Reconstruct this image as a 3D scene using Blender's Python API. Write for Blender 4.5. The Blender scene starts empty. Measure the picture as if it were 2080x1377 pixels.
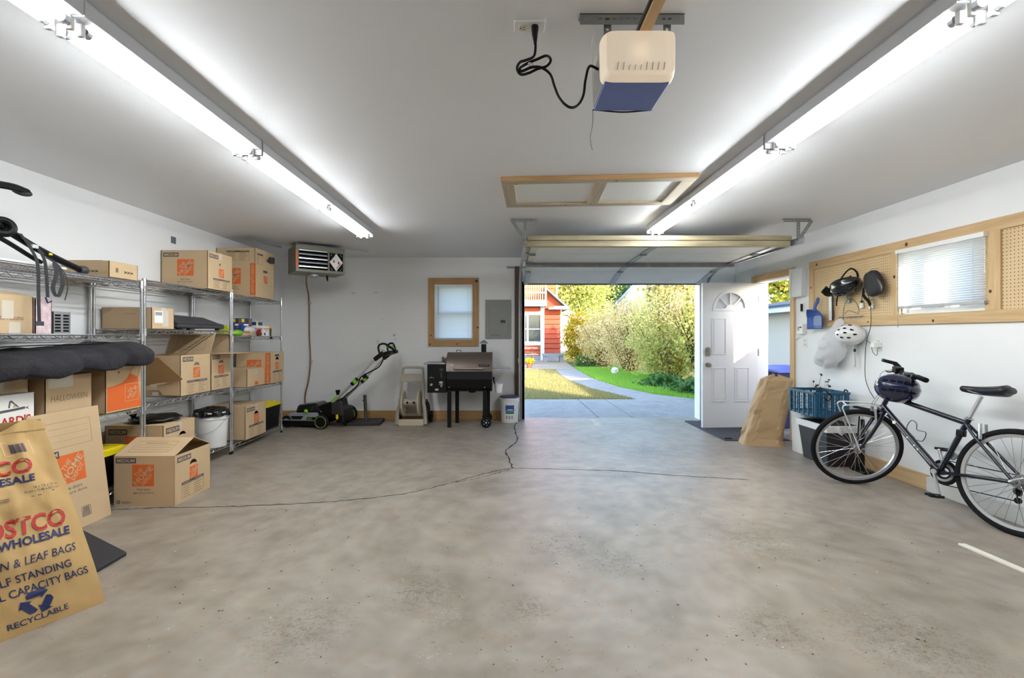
import bpy, bmesh, math, random
import numpy as np
from mathutils import Matrix, Vector, noise
from mathutils.geometry import tessellate_polygon
R = math.radians
random.seed(7)
rng = np.random.default_rng(11)
SC = bpy.context.scene
COL = SC.collection
CAM_H = 1.30

# ---------------------------------------------------------------- camera
cam = bpy.data.cameras.new('camera')
cam.sensor_width = 36.0
cam.lens = 960.0 / 2080.0 * 36.0
cam.shift_x = 13.0 / 2080.0
cam.shift_y = -7.5 / 2080.0
cam.clip_start = 0.03
cam.clip_end = 400
cam_o = bpy.data.objects.new('camera', cam)
cam_o.location = (0, 0, CAM_H)
cam_o.rotation_euler = (R(90), 0, 0)
COL.objects.link(cam_o)
SC.camera = cam_o

# ---------------------------------------------------------------- sky, sun, exposure
world = bpy.data.worlds.new('sky')
SC.world = world
world.use_nodes = True
wn = world.node_tree.nodes
wl = world.node_tree.links
wn.clear()
w_out = wn.new('ShaderNodeOutputWorld')
w_bg = wn.new('ShaderNodeBackground')
w_sky = wn.new('ShaderNodeTexSky')
w_sky.sky_type = 'NISHITA'
w_sky.sun_disc = False
w_sky.sun_elevation = R(21.8)
w_sky.sun_rotation = R(145)
w_sky.air_density = 1.0
w_sky.dust_density = 1.0
w_sky.ozone_density = 1.0
w_bg.inputs['Strength'].default_value = 1.15
wl.new(w_sky.outputs[0], w_bg.inputs['Color'])
wl.new(w_bg.outputs[0], w_out.inputs['Surface'])

sun = bpy.data.lights.new('sun', 'SUN')
sun.energy = 13.0
sun.color = (1.0, 0.86, 0.66)
sun.angle = R(0.55)
sun_o = bpy.data.objects.new('sun', sun)
sun_o.rotation_euler = Vector((-0.71, 1.0, -0.49)).to_track_quat('-Z', 'Y').to_euler()
sun_o.location = (12, -24, 12)
COL.objects.link(sun_o)

TUBE_STRENGTH = 60.0
vs = SC.view_settings
vs.view_transform = 'Standard'
vs.look = 'None'
vs.exposure = 0.0
vs.gamma = 1.0
vs.use_curve_mapping = False
cy = SC.cycles
cy.max_bounces = 6; cy.diffuse_bounces = 3; cy.glossy_bounces = 2; cy.transmission_bounces = 3; cy.transparent_max_bounces = 4
cy.adaptive_threshold = 0.035; cy.caustics_reflective = False; cy.caustics_refractive = False

# ---------------------------------------------------------------- materials
def lin(c):
    if isinstance(c, str):
        c = tuple(int(c[i:i + 2], 16) for i in (0, 2, 4))
    r = []
    for x in c:
        x = x / 255.0
        r.append(x / 12.92 if x <= 0.04045 else ((x + 0.055) / 1.055) ** 2.4)
    return (r[0], r[1], r[2], 1.0)

MATS = {}
def mat(name, col, rough=0.5, metal=0.0, var=0.0, scale=6.0, bump=0.0, bscale=60.0, spec=0.5, col2=None,
        trans=0.0, emit=0.0, stretch=None, coat=0.0, alpha=1.0, thick=False):
    if name in MATS:
        return MATS[name]
    m = bpy.data.materials.new(name)
    m.use_nodes = True
    nt = m.node_tree
    N, L = nt.nodes, nt.links
    b = N['Principled BSDF']
    c = lin(col)
    b.inputs['Base Color'].default_value = c
    b.inputs['Roughness'].default_value = rough
    b.inputs['Metallic'].default_value = metal
    b.inputs['Specular IOR Level'].default_value = spec
    b.inputs['Coat Weight'].default_value = coat
    b.inputs['Alpha'].default_value = alpha
    if emit:
        b.inputs['Emission Color'].default_value = c
        b.inputs['Emission Strength'].default_value = emit
    if var or bump or col2:
        tc = N.new('ShaderNodeTexCoord')
        mp = N.new('ShaderNodeMapping')
        L.new(tc.outputs['Object'], mp.inputs['Vector'])
        if stretch:
            mp.inputs['Scale'].default_value = stretch
    if var or col2:
        nz = N.new('ShaderNodeTexNoise')
        nz.inputs['Scale'].default_value = scale
        nz.inputs['Detail'].default_value = 6.0
        nz.inputs['Roughness'].default_value = 0.6
        L.new(mp.outputs[0], nz.inputs['Vector'])
        rp = N.new('ShaderNodeValToRGB')
        rp.color_ramp.elements[0].position = 0.3
        rp.color_ramp.elements[1].position = 0.7
        if col2:
            rp.color_ramp.elements[0].color = c
            rp.color_ramp.elements[1].color = lin(col2)
        else:
            rp.color_ramp.elements[0].color = tuple(x * (1 - var) for x in c[:3]) + (1,)
            rp.color_ramp.elements[1].color = tuple(min(1, x * (1 + var)) for x in c[:3]) + (1,)
        L.new(nz.outputs[0], rp.inputs[0])
        L.new(rp.outputs[0], b.inputs['Base Color'])
    if bump:
        n2 = N.new('ShaderNodeTexNoise')
        n2.inputs['Scale'].default_value = bscale
        n2.inputs['Detail'].default_value = 4.0
        L.new(mp.outputs[0], n2.inputs['Vector'])
        bp = N.new('ShaderNodeBump')
        bp.inputs['Strength'].default_value = bump
        bp.inputs['Distance'].default_value = 0.01
        L.new(n2.outputs[0], bp.inputs['Height'])
        L.new(bp.outputs[0], b.inputs['Normal'])
    if trans:
        out = N['Material Output']
        tr = N.new('ShaderNodeBsdfTranslucent')
        tr.inputs['Color'].default_value = c
        mx = N.new('ShaderNodeMixShader')
        mx.inputs[0].default_value = trans
        L.new(b.outputs[0], mx.inputs[1])
        L.new(tr.outputs[0], mx.inputs[2])
        L.new(mx.outputs[0], out.inputs['Surface'])
    MATS[name] = m
    return m

def wood(name, c1, c2, axis='x', rough=0.55, scale=9.0):
    st = {'x': (0.25, 4, 4), 'y': (4, 0.25, 4), 'z': (4, 4, 0.25)}[axis]
    return mat(name, c1, rough, var=0.01, scale=scale, col2=c2, stretch=st, bump=0.12, bscale=40)

def leafmat(name, cols, trans=0.35, rough=0.55):
    m = bpy.data.materials.new(name)
    m.use_nodes = True
    N, L = m.node_tree.nodes, m.node_tree.links
    b = N['Principled BSDF']
    b.inputs['Roughness'].default_value = rough
    g = N.new('ShaderNodeNewGeometry')
    rp = N.new('ShaderNodeValToRGB')
    rp.color_ramp.interpolation = 'LINEAR'
    while len(rp.color_ramp.elements) < len(cols):
        rp.color_ramp.elements.new(0.5)
    for i, c in enumerate(cols):
        rp.color_ramp.elements[i].position = i / max(1, len(cols) - 1)
        rp.color_ramp.elements[i].color = lin(c)
    L.new(g.outputs['Random Per Island'], rp.inputs[0])
    L.new(rp.outputs[0], b.inputs['Base Color'])
    tr = N.new('ShaderNodeBsdfTranslucent')
    L.new(rp.outputs[0], tr.inputs['Color'])
    mx = N.new('ShaderNodeMixShader')
    mx.inputs[0].default_value = trans
    L.new(b.outputs[0], mx.inputs[1])
    L.new(tr.outputs[0], mx.inputs[2])
    L.new(mx.outputs[0], N['Material Output'].inputs['Surface'])
    MATS[name] = m
    return m

def glassmat(name, tint=(235, 242, 245), rough=0.02):
    m = bpy.data.materials.new(name)
    m.use_nodes = True
    N, L = m.node_tree.nodes, m.node_tree.links
    N.remove(N['Principled BSDF'])
    t = N.new('ShaderNodeBsdfTransparent'); t.inputs['Color'].default_value = lin(tint)
    g = N.new('ShaderNodeBsdfGlossy'); g.inputs['Roughness'].default_value = rough
    mx = N.new('ShaderNodeMixShader')
    mx.inputs[0].default_value = 0.07; L.new(t.outputs[0], mx.inputs[1]); L.new(g.outputs[0], mx.inputs[2])
    L.new(mx.outputs[0], N['Material Output'].inputs['Surface'])
    MATS[name] = m
    return m

def concrete(name, c_dark, c_mid, c_light, rough=0.55, pits=(), chalk=()):
    m = bpy.data.materials.new(name)
    m.use_nodes = True
    N, L = m.node_tree.nodes, m.node_tree.links
    b = N['Principled BSDF']
    tc = N.new('ShaderNodeTexCoord')
    def nz(scale, detail=8.0, dist=0.0):
        n = N.new('ShaderNodeTexNoise')
        n.inputs['Scale'].default_value = scale
        n.inputs['Detail'].default_value = detail
        n.inputs['Roughness'].default_value = 1.15
        n.inputs['Distortion'].default_value = dist
        L.new(tc.outputs['Object'], n.inputs['Vector'])
        return n
    def ramp(inp, stops):
        r = N.new('ShaderNodeValToRGB')
        while len(r.color_ramp.elements) < len(stops):
            r.color_ramp.elements.new(0.5)
        for e, (p, c) in zip(r.color_ramp.elements, stops):
            e.position = p
            e.color = c if len(c) == 4 else (c[0], c[1], c[2], 1)
        L.new(inp, r.inputs[0])
        return r
    def mix(fac, a, bb, mode='MIX'):
        x = N.new('ShaderNodeMix'); x.data_type = 'RGBA'; x.blend_type = mode
        if isinstance(fac, float): x.inputs[0].default_value = fac
        else: L.new(fac, x.inputs[0])
        L.new(a, x.inputs[6])
        if isinstance(bb, tuple): x.inputs[7].default_value = bb
        else: L.new(bb, x.inputs[7])
        return x.outputs[2]
    big = nz(0.55, 4.5, 0.2)
    base = ramp(big.outputs[0], [(0.32, lin(c_dark)), (0.5, lin(c_mid)), (0.68, lin(c_light))])
    med = nz(6.0, 10, 0.0)
    mm = ramp(med.outputs[0], [(0.3, (0.87, 0.865, 0.855)), (0.7, (1.09, 1.085, 1.08))])
    c1 = mix(1.0, base.outputs[0], mm.outputs[0], 'MULTIPLY')
    # worn, pitted patches with dark flecks
    patch = nz(0.75, 6, 0.15)
    pm = ramp(patch.outputs[0], [(0.53, (0, 0, 0)), (0.62, (1, 1, 1))])
    vor = N.new('ShaderNodeTexVoronoi'); vor.inputs['Scale'].default_value = 55.0
    L.new(tc.outputs['Object'], vor.inputs['Vector'])
    fl = ramp(vor.outputs['Distance'], [(0.16, (1, 1, 1)), (0.30, (0, 0, 0))])
    mul = N.new('ShaderNodeMath'); mul.operation = 'MULTIPLY'
    L.new(pm.outputs[0], mul.inputs[0]); L.new(fl.outputs[0], mul.inputs[1])
    mul2 = N.new('ShaderNodeMath'); mul2.operation = 'MULTIPLY'; mul2.inputs[1].default_value = 1.15
    L.new(mul.outputs[0], mul2.inputs[0])
    c2 = mix(mul2.outputs[0], c1, lin('6f6353'))
    # rusty tint patches
    rust = nz(0.55, 7, 0.1)
    rm = ramp(rust.outputs[0], [(0.49, (0, 0, 0)), (0.70, (0.5, 0.5, 0.5))])
    c3 = mix(rm.outputs[0], c2, lin('a5896a'))
    # pale paint specks
    sp = nz(16.0, 3, 0.2)
    sm = ramp(sp.outputs[0], [(0.70, (0, 0, 0)), (0.75, (0.7, 0.7, 0.7))])
    c4 = mix(sm.outputs[0], c3, lin('cfcabd'))
    sd = nz(13.0, 3, 0.1)
    dm = ramp(sd.outputs[0], [(0.70, (0, 0, 0)), (0.76, (0.7, 0.7, 0.7))])
    c5 = mix(dm.outputs[0], c4, lin('5f574a'))
    def spots(lst, soft):
        acc = None
        for (x, y, r) in lst:
            d = N.new('ShaderNodeVectorMath'); d.operation = 'DISTANCE'; d.inputs[1].default_value = (x, y, 0)
            L.new(tc.outputs['Object'], d.inputs[0])
            mr = N.new('ShaderNodeMapRange'); mr.inputs[1].default_value = r; mr.inputs[2].default_value = r * soft
            L.new(d.outputs['Value'], mr.inputs[0])
            if acc is None: acc = mr.outputs[0]
            else:
                mxx = N.new('ShaderNodeMath'); mxx.operation = 'MAXIMUM'; L.new(acc, mxx.inputs[0]); L.new(mr.outputs[0], mxx.inputs[1]); acc = mxx.outputs[0]
        return acc
    def times(a, bb):
        m_ = N.new('ShaderNodeMath'); m_.operation = 'MULTIPLY'; L.new(a, m_.inputs[0]); L.new(bb, m_.inputs[1]); return m_.outputs[0]
    if pits:
        pn = nz(24.0, 5, 0.0)
        pr = ramp(pn.outputs[0], [(0.51, (0, 0, 0)), (0.56, (0.85, 0.85, 0.85))])
        c5 = mix(times(spots(pits, 0.25), pr.outputs[0]), c5, lin('5c5142'))
    if chalk:
        qn = nz(30.0, 5, 0.0)
        qr = ramp(qn.outputs[0], [(0.56, (0, 0, 0)), (0.62, (0.75, 0.75, 0.75))])
        c5 = mix(times(spots(chalk, 0.3), qr.outputs[0]), c5, lin('d6d2c8'))
    L.new(c5, b.inputs['Base Color'])
    rr = ramp(med.outputs[0], [(0.3, (rough - 0.12,) * 3), (0.7, (rough + 0.12,) * 3)])
    L.new(rr.outputs[0], b.inputs['Roughness'])
    bp = N.new('ShaderNodeBump'); bp.inputs['Strength'].default_value = 0.18; bp.inputs['Distance'].default_value = 0.005
    fine = nz(45.0, 6)
    L.new(fine.outputs[0], bp.inputs['Height'])
    L.new(bp.outputs[0], b.inputs['Normal'])
    MATS[name] = m
    return m

# ---------------------------------------------------------------- mesh builder
class MB:
    def __init__(self, m=None):
        self.v = []; self.f = []; self.mi = []; self.mats = []; self.cur = 0
        self.M = Matrix.Identity(4)
        if m: self.use(m)
    def use(self, m):
        if isinstance(m, str): m = MATS[m]
        if m not in self.mats: self.mats.append(m)
        self.cur = self.mats.index(m)
        return self
    def add(self, vs, fs):
        o = len(self.v)
        M = self.M
        self.v.extend([tuple(M @ Vector(p)) for p in vs])
        for f in fs:
            self.f.append([o + i for i in f]); self.mi.append(self.cur)
        return self
    def box(self, c, s, rz=0.0, rot=None):
        x, y, z = s[0] / 2, s[1] / 2, s[2] / 2
        m = rot if rot is not None else Matrix.Rotation(rz, 3, 'Z')
        c = Vector(c)
        vs = [c + m @ Vector((a * x, b * y, d * z)) for d in (-1, 1) for b in (-1, 1) for a in (-1, 1)]
        return self.add(vs, [(0, 2, 3, 1), (4, 5, 7, 6), (0, 1, 5, 4), (2, 6, 7, 3), (0, 4, 6, 2), (1, 3, 7, 5)])
    def bb(self, x0, x1, y0, y1, z0, z1):
        return self.box(((x0 + x1) / 2, (y0 + y1) / 2, (z0 + z1) / 2), (x1 - x0, y1 - y0, z1 - z0))
    def hexa(self, p):  # bottom 4 ccw, top 4 ccw
        return self.add(p, [(3, 2, 1, 0), (4, 5, 6, 7), (0, 1, 5, 4), (1, 2, 6, 5), (2, 3, 7, 6), (3, 0, 4, 7)])
    def beam(self, p0, p1, w, h, up=(0, 0, 1)):
        p0, p1 = Vector(p0), Vector(p1)
        d = (p1 - p0)
        L = d.length
        d.normalize()
        s = d.cross(Vector(up))
        if s.length < 1e-5: s = d.cross(Vector((1, 0, 0)))
        s.normalize()
        u = s.cross(d)
        m = Matrix((d, s, u)).transposed()
        return self.box((p0 + p1) / 2, (L, w, h), rot=m)
    def tube(self, pts, r, n=8, closed=False, caps=True):
        pts = [Vector(p) for p in pts]
        k = len(pts)
        rs = r if isinstance(r, (list, tuple)) else [r] * k
        vs = []; fs = []
        prev = None
        for i in range(k):
            if closed:
                t = pts[(i + 1) % k] - pts[i - 1]
            elif i == 0: t = pts[1] - pts[0]
            elif i == k - 1: t = pts[-1] - pts[-2]
            else: t = (pts[i + 1] - pts[i]).normalized() + (pts[i] - pts[i - 1]).normalized()
            if t.length < 1e-9: t = Vector((0, 0, 1))
            t.normalize()
            if prev is None:
                a = Vector((0, 0, 1)) if abs(t.z) < 0.9 else Vector((1, 0, 0))
                u = t.cross(a).normalized()
            else:
                u = prev - t * prev.dot(t)
                if u.length < 1e-6: u = t.cross(Vector((0.3, 0.5, 0.8)))
                u.normalize()
            prev = u
            w = t.cross(u)
            for j in range(n):
                a = 2 * math.pi * j / n
                vs.append(pts[i] + (u * math.cos(a) + w * math.sin(a)) * rs[i])
        seg = k if closed else k - 1
        for i in range(seg):
            a, b = i * n, ((i + 1) % k) * n
            for j in range(n):
                j2 = (j + 1) % n
                fs.append((a + j, a + j2, b + j2, b + j))
        if caps and not closed:
            fs.append(tuple(reversed(range(n))))
            fs.append(tuple(range((k - 1) * n, k * n)))
        return self.add(vs, fs)
    def cyl(self, p0, p1, r0, r1=None, n=16, caps=True):
        return self.tube([p0, p1], [r0, r0 if r1 is None else r1], n, caps=caps)
    def lathe(self, prof, o=(0, 0, 0), axis=(0, 0, 1), n=24, caps=False):
        q = Vector((0, 0, 1)).rotation_difference(Vector(axis)).to_matrix()
        o = Vector(o)
        vs = []; fs = []
        for (r, z) in prof:
            for j in range(n):
                a = 2 * math.pi * j / n
                vs.append(o + q @ Vector((r * math.cos(a), r * math.sin(a), z)))
        for i in range(len(prof) - 1):
            for j in range(n):
                j2 = (j + 1) % n
                fs.append((i * n + j, i * n + j2, (i + 1) * n + j2, (i + 1) * n + j))
        if caps:
            fs.append(tuple(reversed(range(n))))
            k = len(prof) - 1
            fs.append(tuple(range(k * n, k * n + n)))
        return self.add(vs, fs)
    def torus(self, o, axis, R0, r, n=40, k=8, sy=1.0):
        q = Vector((0, 0, 1)).rotation_difference(Vector(axis)).to_matrix()
        o = Vector(o); vs = []; fs = []
        for i in range(n):
            a = 2 * math.pi * i / n
            for j in range(k):
                b = 2 * math.pi * j / k
                rr = R0 + r * math.cos(b)
                vs.append(o + q @ Vector((rr * math.cos(a), rr * math.sin(a), r * sy * math.sin(b))))
        for i in range(n):
            i2 = (i + 1) % n
            for j in range(k):
                j2 = (j + 1) % k
                fs.append((i * k + j, i2 * k + j, i2 * k + j2, i * k + j2))
        return self.add(vs, fs)
    def panel(self, outer, holes, t, F):
        """flat panel, outline + holes in 2D (u,v), thickness t along +w, F maps (u,v,w)->xyz"""
        loops = [outer] + list(holes)
        flat = [p for l in loops for p in l]
        tris = tessellate_polygon([[Vector((p[0], p[1], 0)) for p in l] for l in loops])
        n = len(flat)
        vs = [F(p[0], p[1], 0) for p in flat] + [F(p[0], p[1], t) for p in flat]
        fs = []
        for a, b, c in tris:
            p, q, r = flat[a], flat[b], flat[c]
            ar = (q[0] - p[0]) * (r[1] - p[1]) - (q[1] - p[1]) * (r[0] - p[0])
            if ar < 0: b, c = c, b
            fs.append((c, b, a)); fs.append((n + a, n + b, n + c))
        o = 0
        for l in loops:
            k = len(l)
            for i in range(k):
                j = (i + 1) % k
                fs.append((o + i, o + j, n + o + j, n + o + i))
            o += k
        return self.add(vs, fs)
    def prism(self, poly, t, F):
        return self.panel(poly, [], t, F)
    def grid(self, nu, nv, fn, closed_u=False):
        vs = [fn(i / (nu if closed_u else nu - 1), j / (nv - 1)) for j in range(nv) for i in range(nu)]
        fs = []
        for j in range(nv - 1):
            for i in range(nu if closed_u else nu - 1):
                i2 = (i + 1) % nu
                fs.append((j * nu + i, j * nu + i2, (j + 1) * nu + i2, (j + 1) * nu + i))
        return self.add(vs, fs)
    def ellipsoid(self, c, s, n=20, k=12, M3=None, z0=-1.0, fn=None):
        c = Vector(c); M3 = M3 or Matrix.Identity(3)
        def p(u, v):
            a = 2 * math.pi * u
            b = math.asin(z0) + (math.pi / 2 - math.asin(z0)) * v if z0 > -1 else -math.pi / 2 + math.pi * v
            q = Vector((math.cos(b) * math.cos(a), math.cos(b) * math.sin(a), math.sin(b)))
            if fn: q = fn(q)
            return c + M3 @ Vector((q.x * s[0], q.y * s[1], q.z * s[2]))
        return self.grid(n, k, p, closed_u=True)
    def text(self, s, F, w, h, u0=0.0, v0=0.0, bold=0.0, shear=0.0):
        """string fitted in the rectangle (u0,v0,w,h); F maps (u,v,w)->xyz"""
        vs, fs = text_data(s, bold, shear)
        return self.add([F(u0 + x * w, v0 + y * h, 0) for x, y in vs], fs)
    def build(self, name, parent=None, smooth=False, bevel=0.0, angle=35, seg=2, solid=0.0):
        me = bpy.data.meshes.new(name)
        me.from_pydata(self.v, [], self.f)
        for m in self.mats: me.materials.append(m)
        if len(self.mats) > 1:
            me.polygons.foreach_set('material_index', self.mi)
        if smooth:
            me.shade_smooth()
            me.set_sharp_from_angle(angle=R(angle))
        me.update()
        o = bpy.data.objects.new(name, me)
        COL.objects.link(o)
        if parent is not None: o.parent = parent
        if solid:
            sm = o.modifiers.new('solid', 'SOLIDIFY'); sm.thickness = solid; sm.offset = 0
        if bevel:
            bm = o.modifiers.new('bevel', 'BEVEL')
            bm.width = bevel; bm.segments = seg; bm.limit_method = 'ANGLE'; bm.angle_limit = R(40)
        return o

_TXT = {}
def text_data(s, bold=0.0, shear=0.0):
    key = (s, bold, shear)
    if key in _TXT: return _TXT[key]
    cu = bpy.data.curves.new('lettering', 'FONT')
    cu.body = s; cu.offset = bold; cu.shear = shear; cu.resolution_u = 3
    ob = bpy.data.objects.new('lettering', cu)
    COL.objects.link(ob)
    bpy.context.view_layer.update()
    dg = bpy.context.evaluated_depsgraph_get()
    me = bpy.data.meshes.new_from_object(ob.evaluated_get(dg))
    vs = [(v.co.x, v.co.y) for v in me.vertices]
    fs = [tuple(p.vertices) for p in me.polygons]
    nz_ = [p.normal.z for p in me.polygons]
    fs = [f if z > 0 else tuple(reversed(f)) for f, z in zip(fs, nz_)]
    x0 = min(v[0] for v in vs); x1 = max(v[0] for v in vs)
    y0 = min(v[1] for v in vs); y1 = max(v[1] for v in vs)
    vs = [((x - x0) / (x1 - x0), (y - y0) / (y1 - y0)) for x, y in vs]
    bpy.data.objects.remove(ob)
    bpy.data.curves.remove(cu)
    bpy.data.meshes.remove(me)
    _TXT[key] = (vs, fs)
    return _TXT[key]

def tag(o, label, cat=None, group=None, kind=None):
    o['label'] = label
    if cat: o['category'] = cat
    if group: o['group'] = group
    if kind: o['kind'] = kind
    return o

def thing(name, label, cat, loc=(0, 0, 0), rz=0.0, group=None, kind=None, rot=None):
    o = bpy.data.objects.new(name, None)
    COL.objects.link(o)
    o.empty_display_size = 0.05
    o.location = loc
    o.rotation_euler = rot if rot else (0, 0, rz)
    return tag(o, label, cat, group, kind)

def struct(o, label):
    o['kind'] = 'structure'; o['label'] = label
    return o

def copy_tree(o, parent=None):
    c = o.copy(); COL.objects.link(c)
    if parent is not None: c.parent = parent
    for ch in list(o.children): copy_tree(ch, c)
    return c

def smooth_path(pts, k=6, closed=False):
    P = [Vector(p) for p in pts]; n = len(P); out = []
    rngi = range(n if closed else n - 1)
    for i in rngi:
        if closed:
            p0, p1, p2, p3 = P[i - 1], P[i], P[(i + 1) % n], P[(i + 2) % n]
        else:
            p0 = P[i - 1] if i else P[0] * 2 - P[1]
            p1, p2 = P[i], P[i + 1]
            p3 = P[i + 2] if i + 2 < n else P[-1] * 2 - P[-2]
        for j in range(k):
            t = j / k
            out.append(0.5 * ((2 * p1) + (p2 - p0) * t + (2 * p0 - 5 * p1 + 4 * p2 - p3) * t * t + (3 * p1 - p0 - 3 * p2 + p3) * t ** 3))
    if not closed: out.append(P[-1])
    return out

def rrect(w, h, r, n=4, cx=0.0, cy=0.0):
    out = []
    for (sx, sy, a0) in ((1, 1, 0), (-1, 1, 90), (-1, -1, 180), (1, -1, 270)):
        for i in range(n + 1):
            a = R(a0 + 90 * i / n)
            out.append((cx + sx * (w / 2 - r) + r * math.cos(a), cy + sy * (h / 2 - r) + r * math.sin(a)))
    return out

def rect(x0, x1, y0, y1):
    return [(x0, y0), (x1, y0), (x1, y1), (x0, y1)]

def circ(cx, cy, r, n=16, ry=None):
    ry = r if ry is None else ry
    return [(cx + r * math.cos(2 * math.pi * i / n), cy + ry * math.sin(2 * math.pi * i / n)) for i in range(n)]

# material library
M_WALL = mat('white_wall_paint', 'f3f3f2', 0.6, var=0.025, scale=1.6, bump=0.05, bscale=120)
M_CEIL = mat('white_ceiling_paint', 'eeeff1', 0.5, var=0.02, scale=0.8, bump=0.03, bscale=90)
M_FLOOR = concrete('worn_garage_concrete', '7d7365', '958c80', 'a8a196', 0.38,
                   pits=((0.38, 2.95, 0.34), (0.62, 2.72, 0.26), (1.58, 3.0, 0.36), (1.72, 2.02, 0.42), (1.2, 2.1, 0.25), (-0.42, 2.4, 0.28), (0.45, 5.15, 0.45), (1.6, 5.2, 0.5), (-0.9, 2.1, 0.32), (0.1, 2.25, 0.18), (1.05, 4.4, 0.3), (-1.6, 5.6, 0.6)),
                   chalk=((-0.27, 2.17, 0.13), (-0.36, 2.34, 0.09), (-0.30, 1.92, 0.10), (0.02, 1.86, 0.06), (-0.33, 2.75, 0.06)))
M_DRIVE = concrete('driveway_concrete', '8b8b88', '9a9a97', 'a6a6a3', 0.85)
M_PINE_X = wood('pine_x', 'a67e4c', 'c39b66', 'x')
M_PINEB_Z = wood('pine_back_z', 'a67e4c', 'c39b66', 'z')
M_PINE_Y = wood('pine_y', 'bf9a6a', 'd8b98c', 'y')
M_PINE_Z = wood('pine_z', 'c4a06e', 'dbbd90', 'z')
M_PINEPALE_X = wood('pale_pine_x', 'a99a82', 'cbbca2', 'x')
M_PINEPALE_Y = wood('pale_pine_y', 'a99a82', 'cbbca2', 'y')
M_DARKWOOD = wood('dark_stained_wood', '4a382c', '62503f', 'z')
M_OLDWOOD = wood('weathered_lumber', '857a60', 'bdb190', 'x')
M_WHITE = mat('white_plastic', 'f1f1ee', 0.4)
M_WHITEPAINT = mat('white_door_paint', 'f0f1f3', 0.38)
M_OFFWHITE = mat('offwhite_plastic', 'e2dccd', 0.45)
M_GREYPANEL = mat('grey_metal_panel', '8f918c', 0.45, var=0.03)
M_STEEL = mat('galvanised_steel', 'b9bcc0', 0.4, metal=0.55, var=0.15, scale=20)
M_STEEL_D = mat('dull_steel', '97989a', 0.5, metal=0.45, var=0.2, scale=12)
M_CHROME = mat('chrome_wire', 'd2d3d6', 0.22, metal=0.95)
M_ALU = mat('silver_aluminium', 'd6d7d9', 0.3, metal=0.8)
M_BLACK = mat('black_plastic', '09090a', 0.45, spec=0.3)
M_BLACKMAT = mat('black_matte', '0d0d0f', 0.8, spec=0.2)
M_BLACKGLOSS = mat('black_gloss', '0e0e11', 0.2, coat=0.4)
M_RUBBER = mat('tyre_rubber', '1a1a1d', 0.8, spec=0.2, var=0.1, bump=0.2, bscale=150)
M_KRAFT = mat('cardboard', 'ccb08a', 0.75, var=0.05, scale=3, bump=0.04, bscale=90)
M_KRAFT_IN = mat('cardboard_inside', '9a774a', 0.8, var=0.05, scale=4)
M_PAPER = mat('kraft_paper', 'c29f67', 0.7, var=0.07, scale=4, bump=0.25, bscale=14)
M_ORANGE = mat('orange_print', 'df6a2c', 0.6)
M_INK = mat('dark_grey_print', '55545a', 0.7)
M_INKLINE = mat('brown_line_print', '7c6a50', 0.75)
M_RED = mat('red_print', 'b5352b', 0.6)
M_NAVY = mat('navy_print', '1f2c58', 0.6)
M_TAPE = mat('clear_packing_tape', 'd8cdbd', 0.15, coat=0.6)
M_YELLOW = mat('yellow_plastic', 'e6d018', 0.35)
M_LIME = mat('lime_plastic', '7fc42a', 0.4)
M_GREYPL = mat('grey_plastic', '9a9da1', 0.45)
M_GREYDK = mat('dark_grey_plastic', '3a3b3f', 0.5)
M_NAVYPAINT = mat('navy_gloss_paint', '0b1024', 0.2, coat=0.4)
M_GLASS = glassmat('window_glass')
M_LABEL = mat('white_label', 'f4f2ec', 0.6)
# ================================================================ room shell
XL, XR, YB, YR, HC = -3.46, 3.55, 7.30, -1.30, 2.50
WT = 0.15

o = MB(M_FLOOR).bb(XL - WT, XR + WT, YR - WT, YB + WT, -0.20, 0.0).build('floor')
struct(o, 'worn grey concrete garage floor')
# long branching crack in the slab
def crack(pts, wid, name='crack', seed=1):
    rd = random.Random(seed)
    P = smooth_path([(x, y, 0) for x, y in pts], 10)
    vs = []; fs = []
    for i, p in enumerate(P):
        t = (P[min(i + 1, len(P) - 1)] - P[max(i - 1, 0)]).normalized()
        s = Vector((-t.y, t.x, 0))
        j = s * rd.uniform(-0.010, 0.010)
        w = 1.5 * wid * rd.uniform(0.3, 1.0)
        vs += [p + j + s * w + Vector((0, 0, 0.0012)), p + j - s * w + Vector((0, 0, 0.0012))]
        if i: fs.append((2 * i - 2, 2 * i - 1, 2 * i + 1, 2 * i))
    m = MB(mat('crack_dirt', '3b3328', 0.9)); m.add(vs, fs)
    return m.build(name, o)
def FP(px, py):
    y = 960 * 1.3 / (py - 681.0)
    return ((px - 1027.0) / 960 * y, y)
crack([FP(*p) for p in ((225, 1036), (330, 1031), (470, 1029), (620, 1022), (720, 1015), (820, 1003), (900, 985), (960, 968), (1010, 956), (1040, 951))], 0.006)
crack([FP(*p) for p in ((925, 980), (975, 970), (1020, 958), (1042, 951))], 0.004, seed=5)
crack([FP(*p) for p in ((1040, 951), (1140, 953), (1260, 957), (1360, 965), (1440, 970), (1520, 974))], 0.005, seed=2)
crack([FP(*p) for p in ((1040, 951), (1034, 930), (1028, 915), (1050, 897), (1048, 880), (1045, 868), (1049, 857))], 0.008, seed=3)
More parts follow.
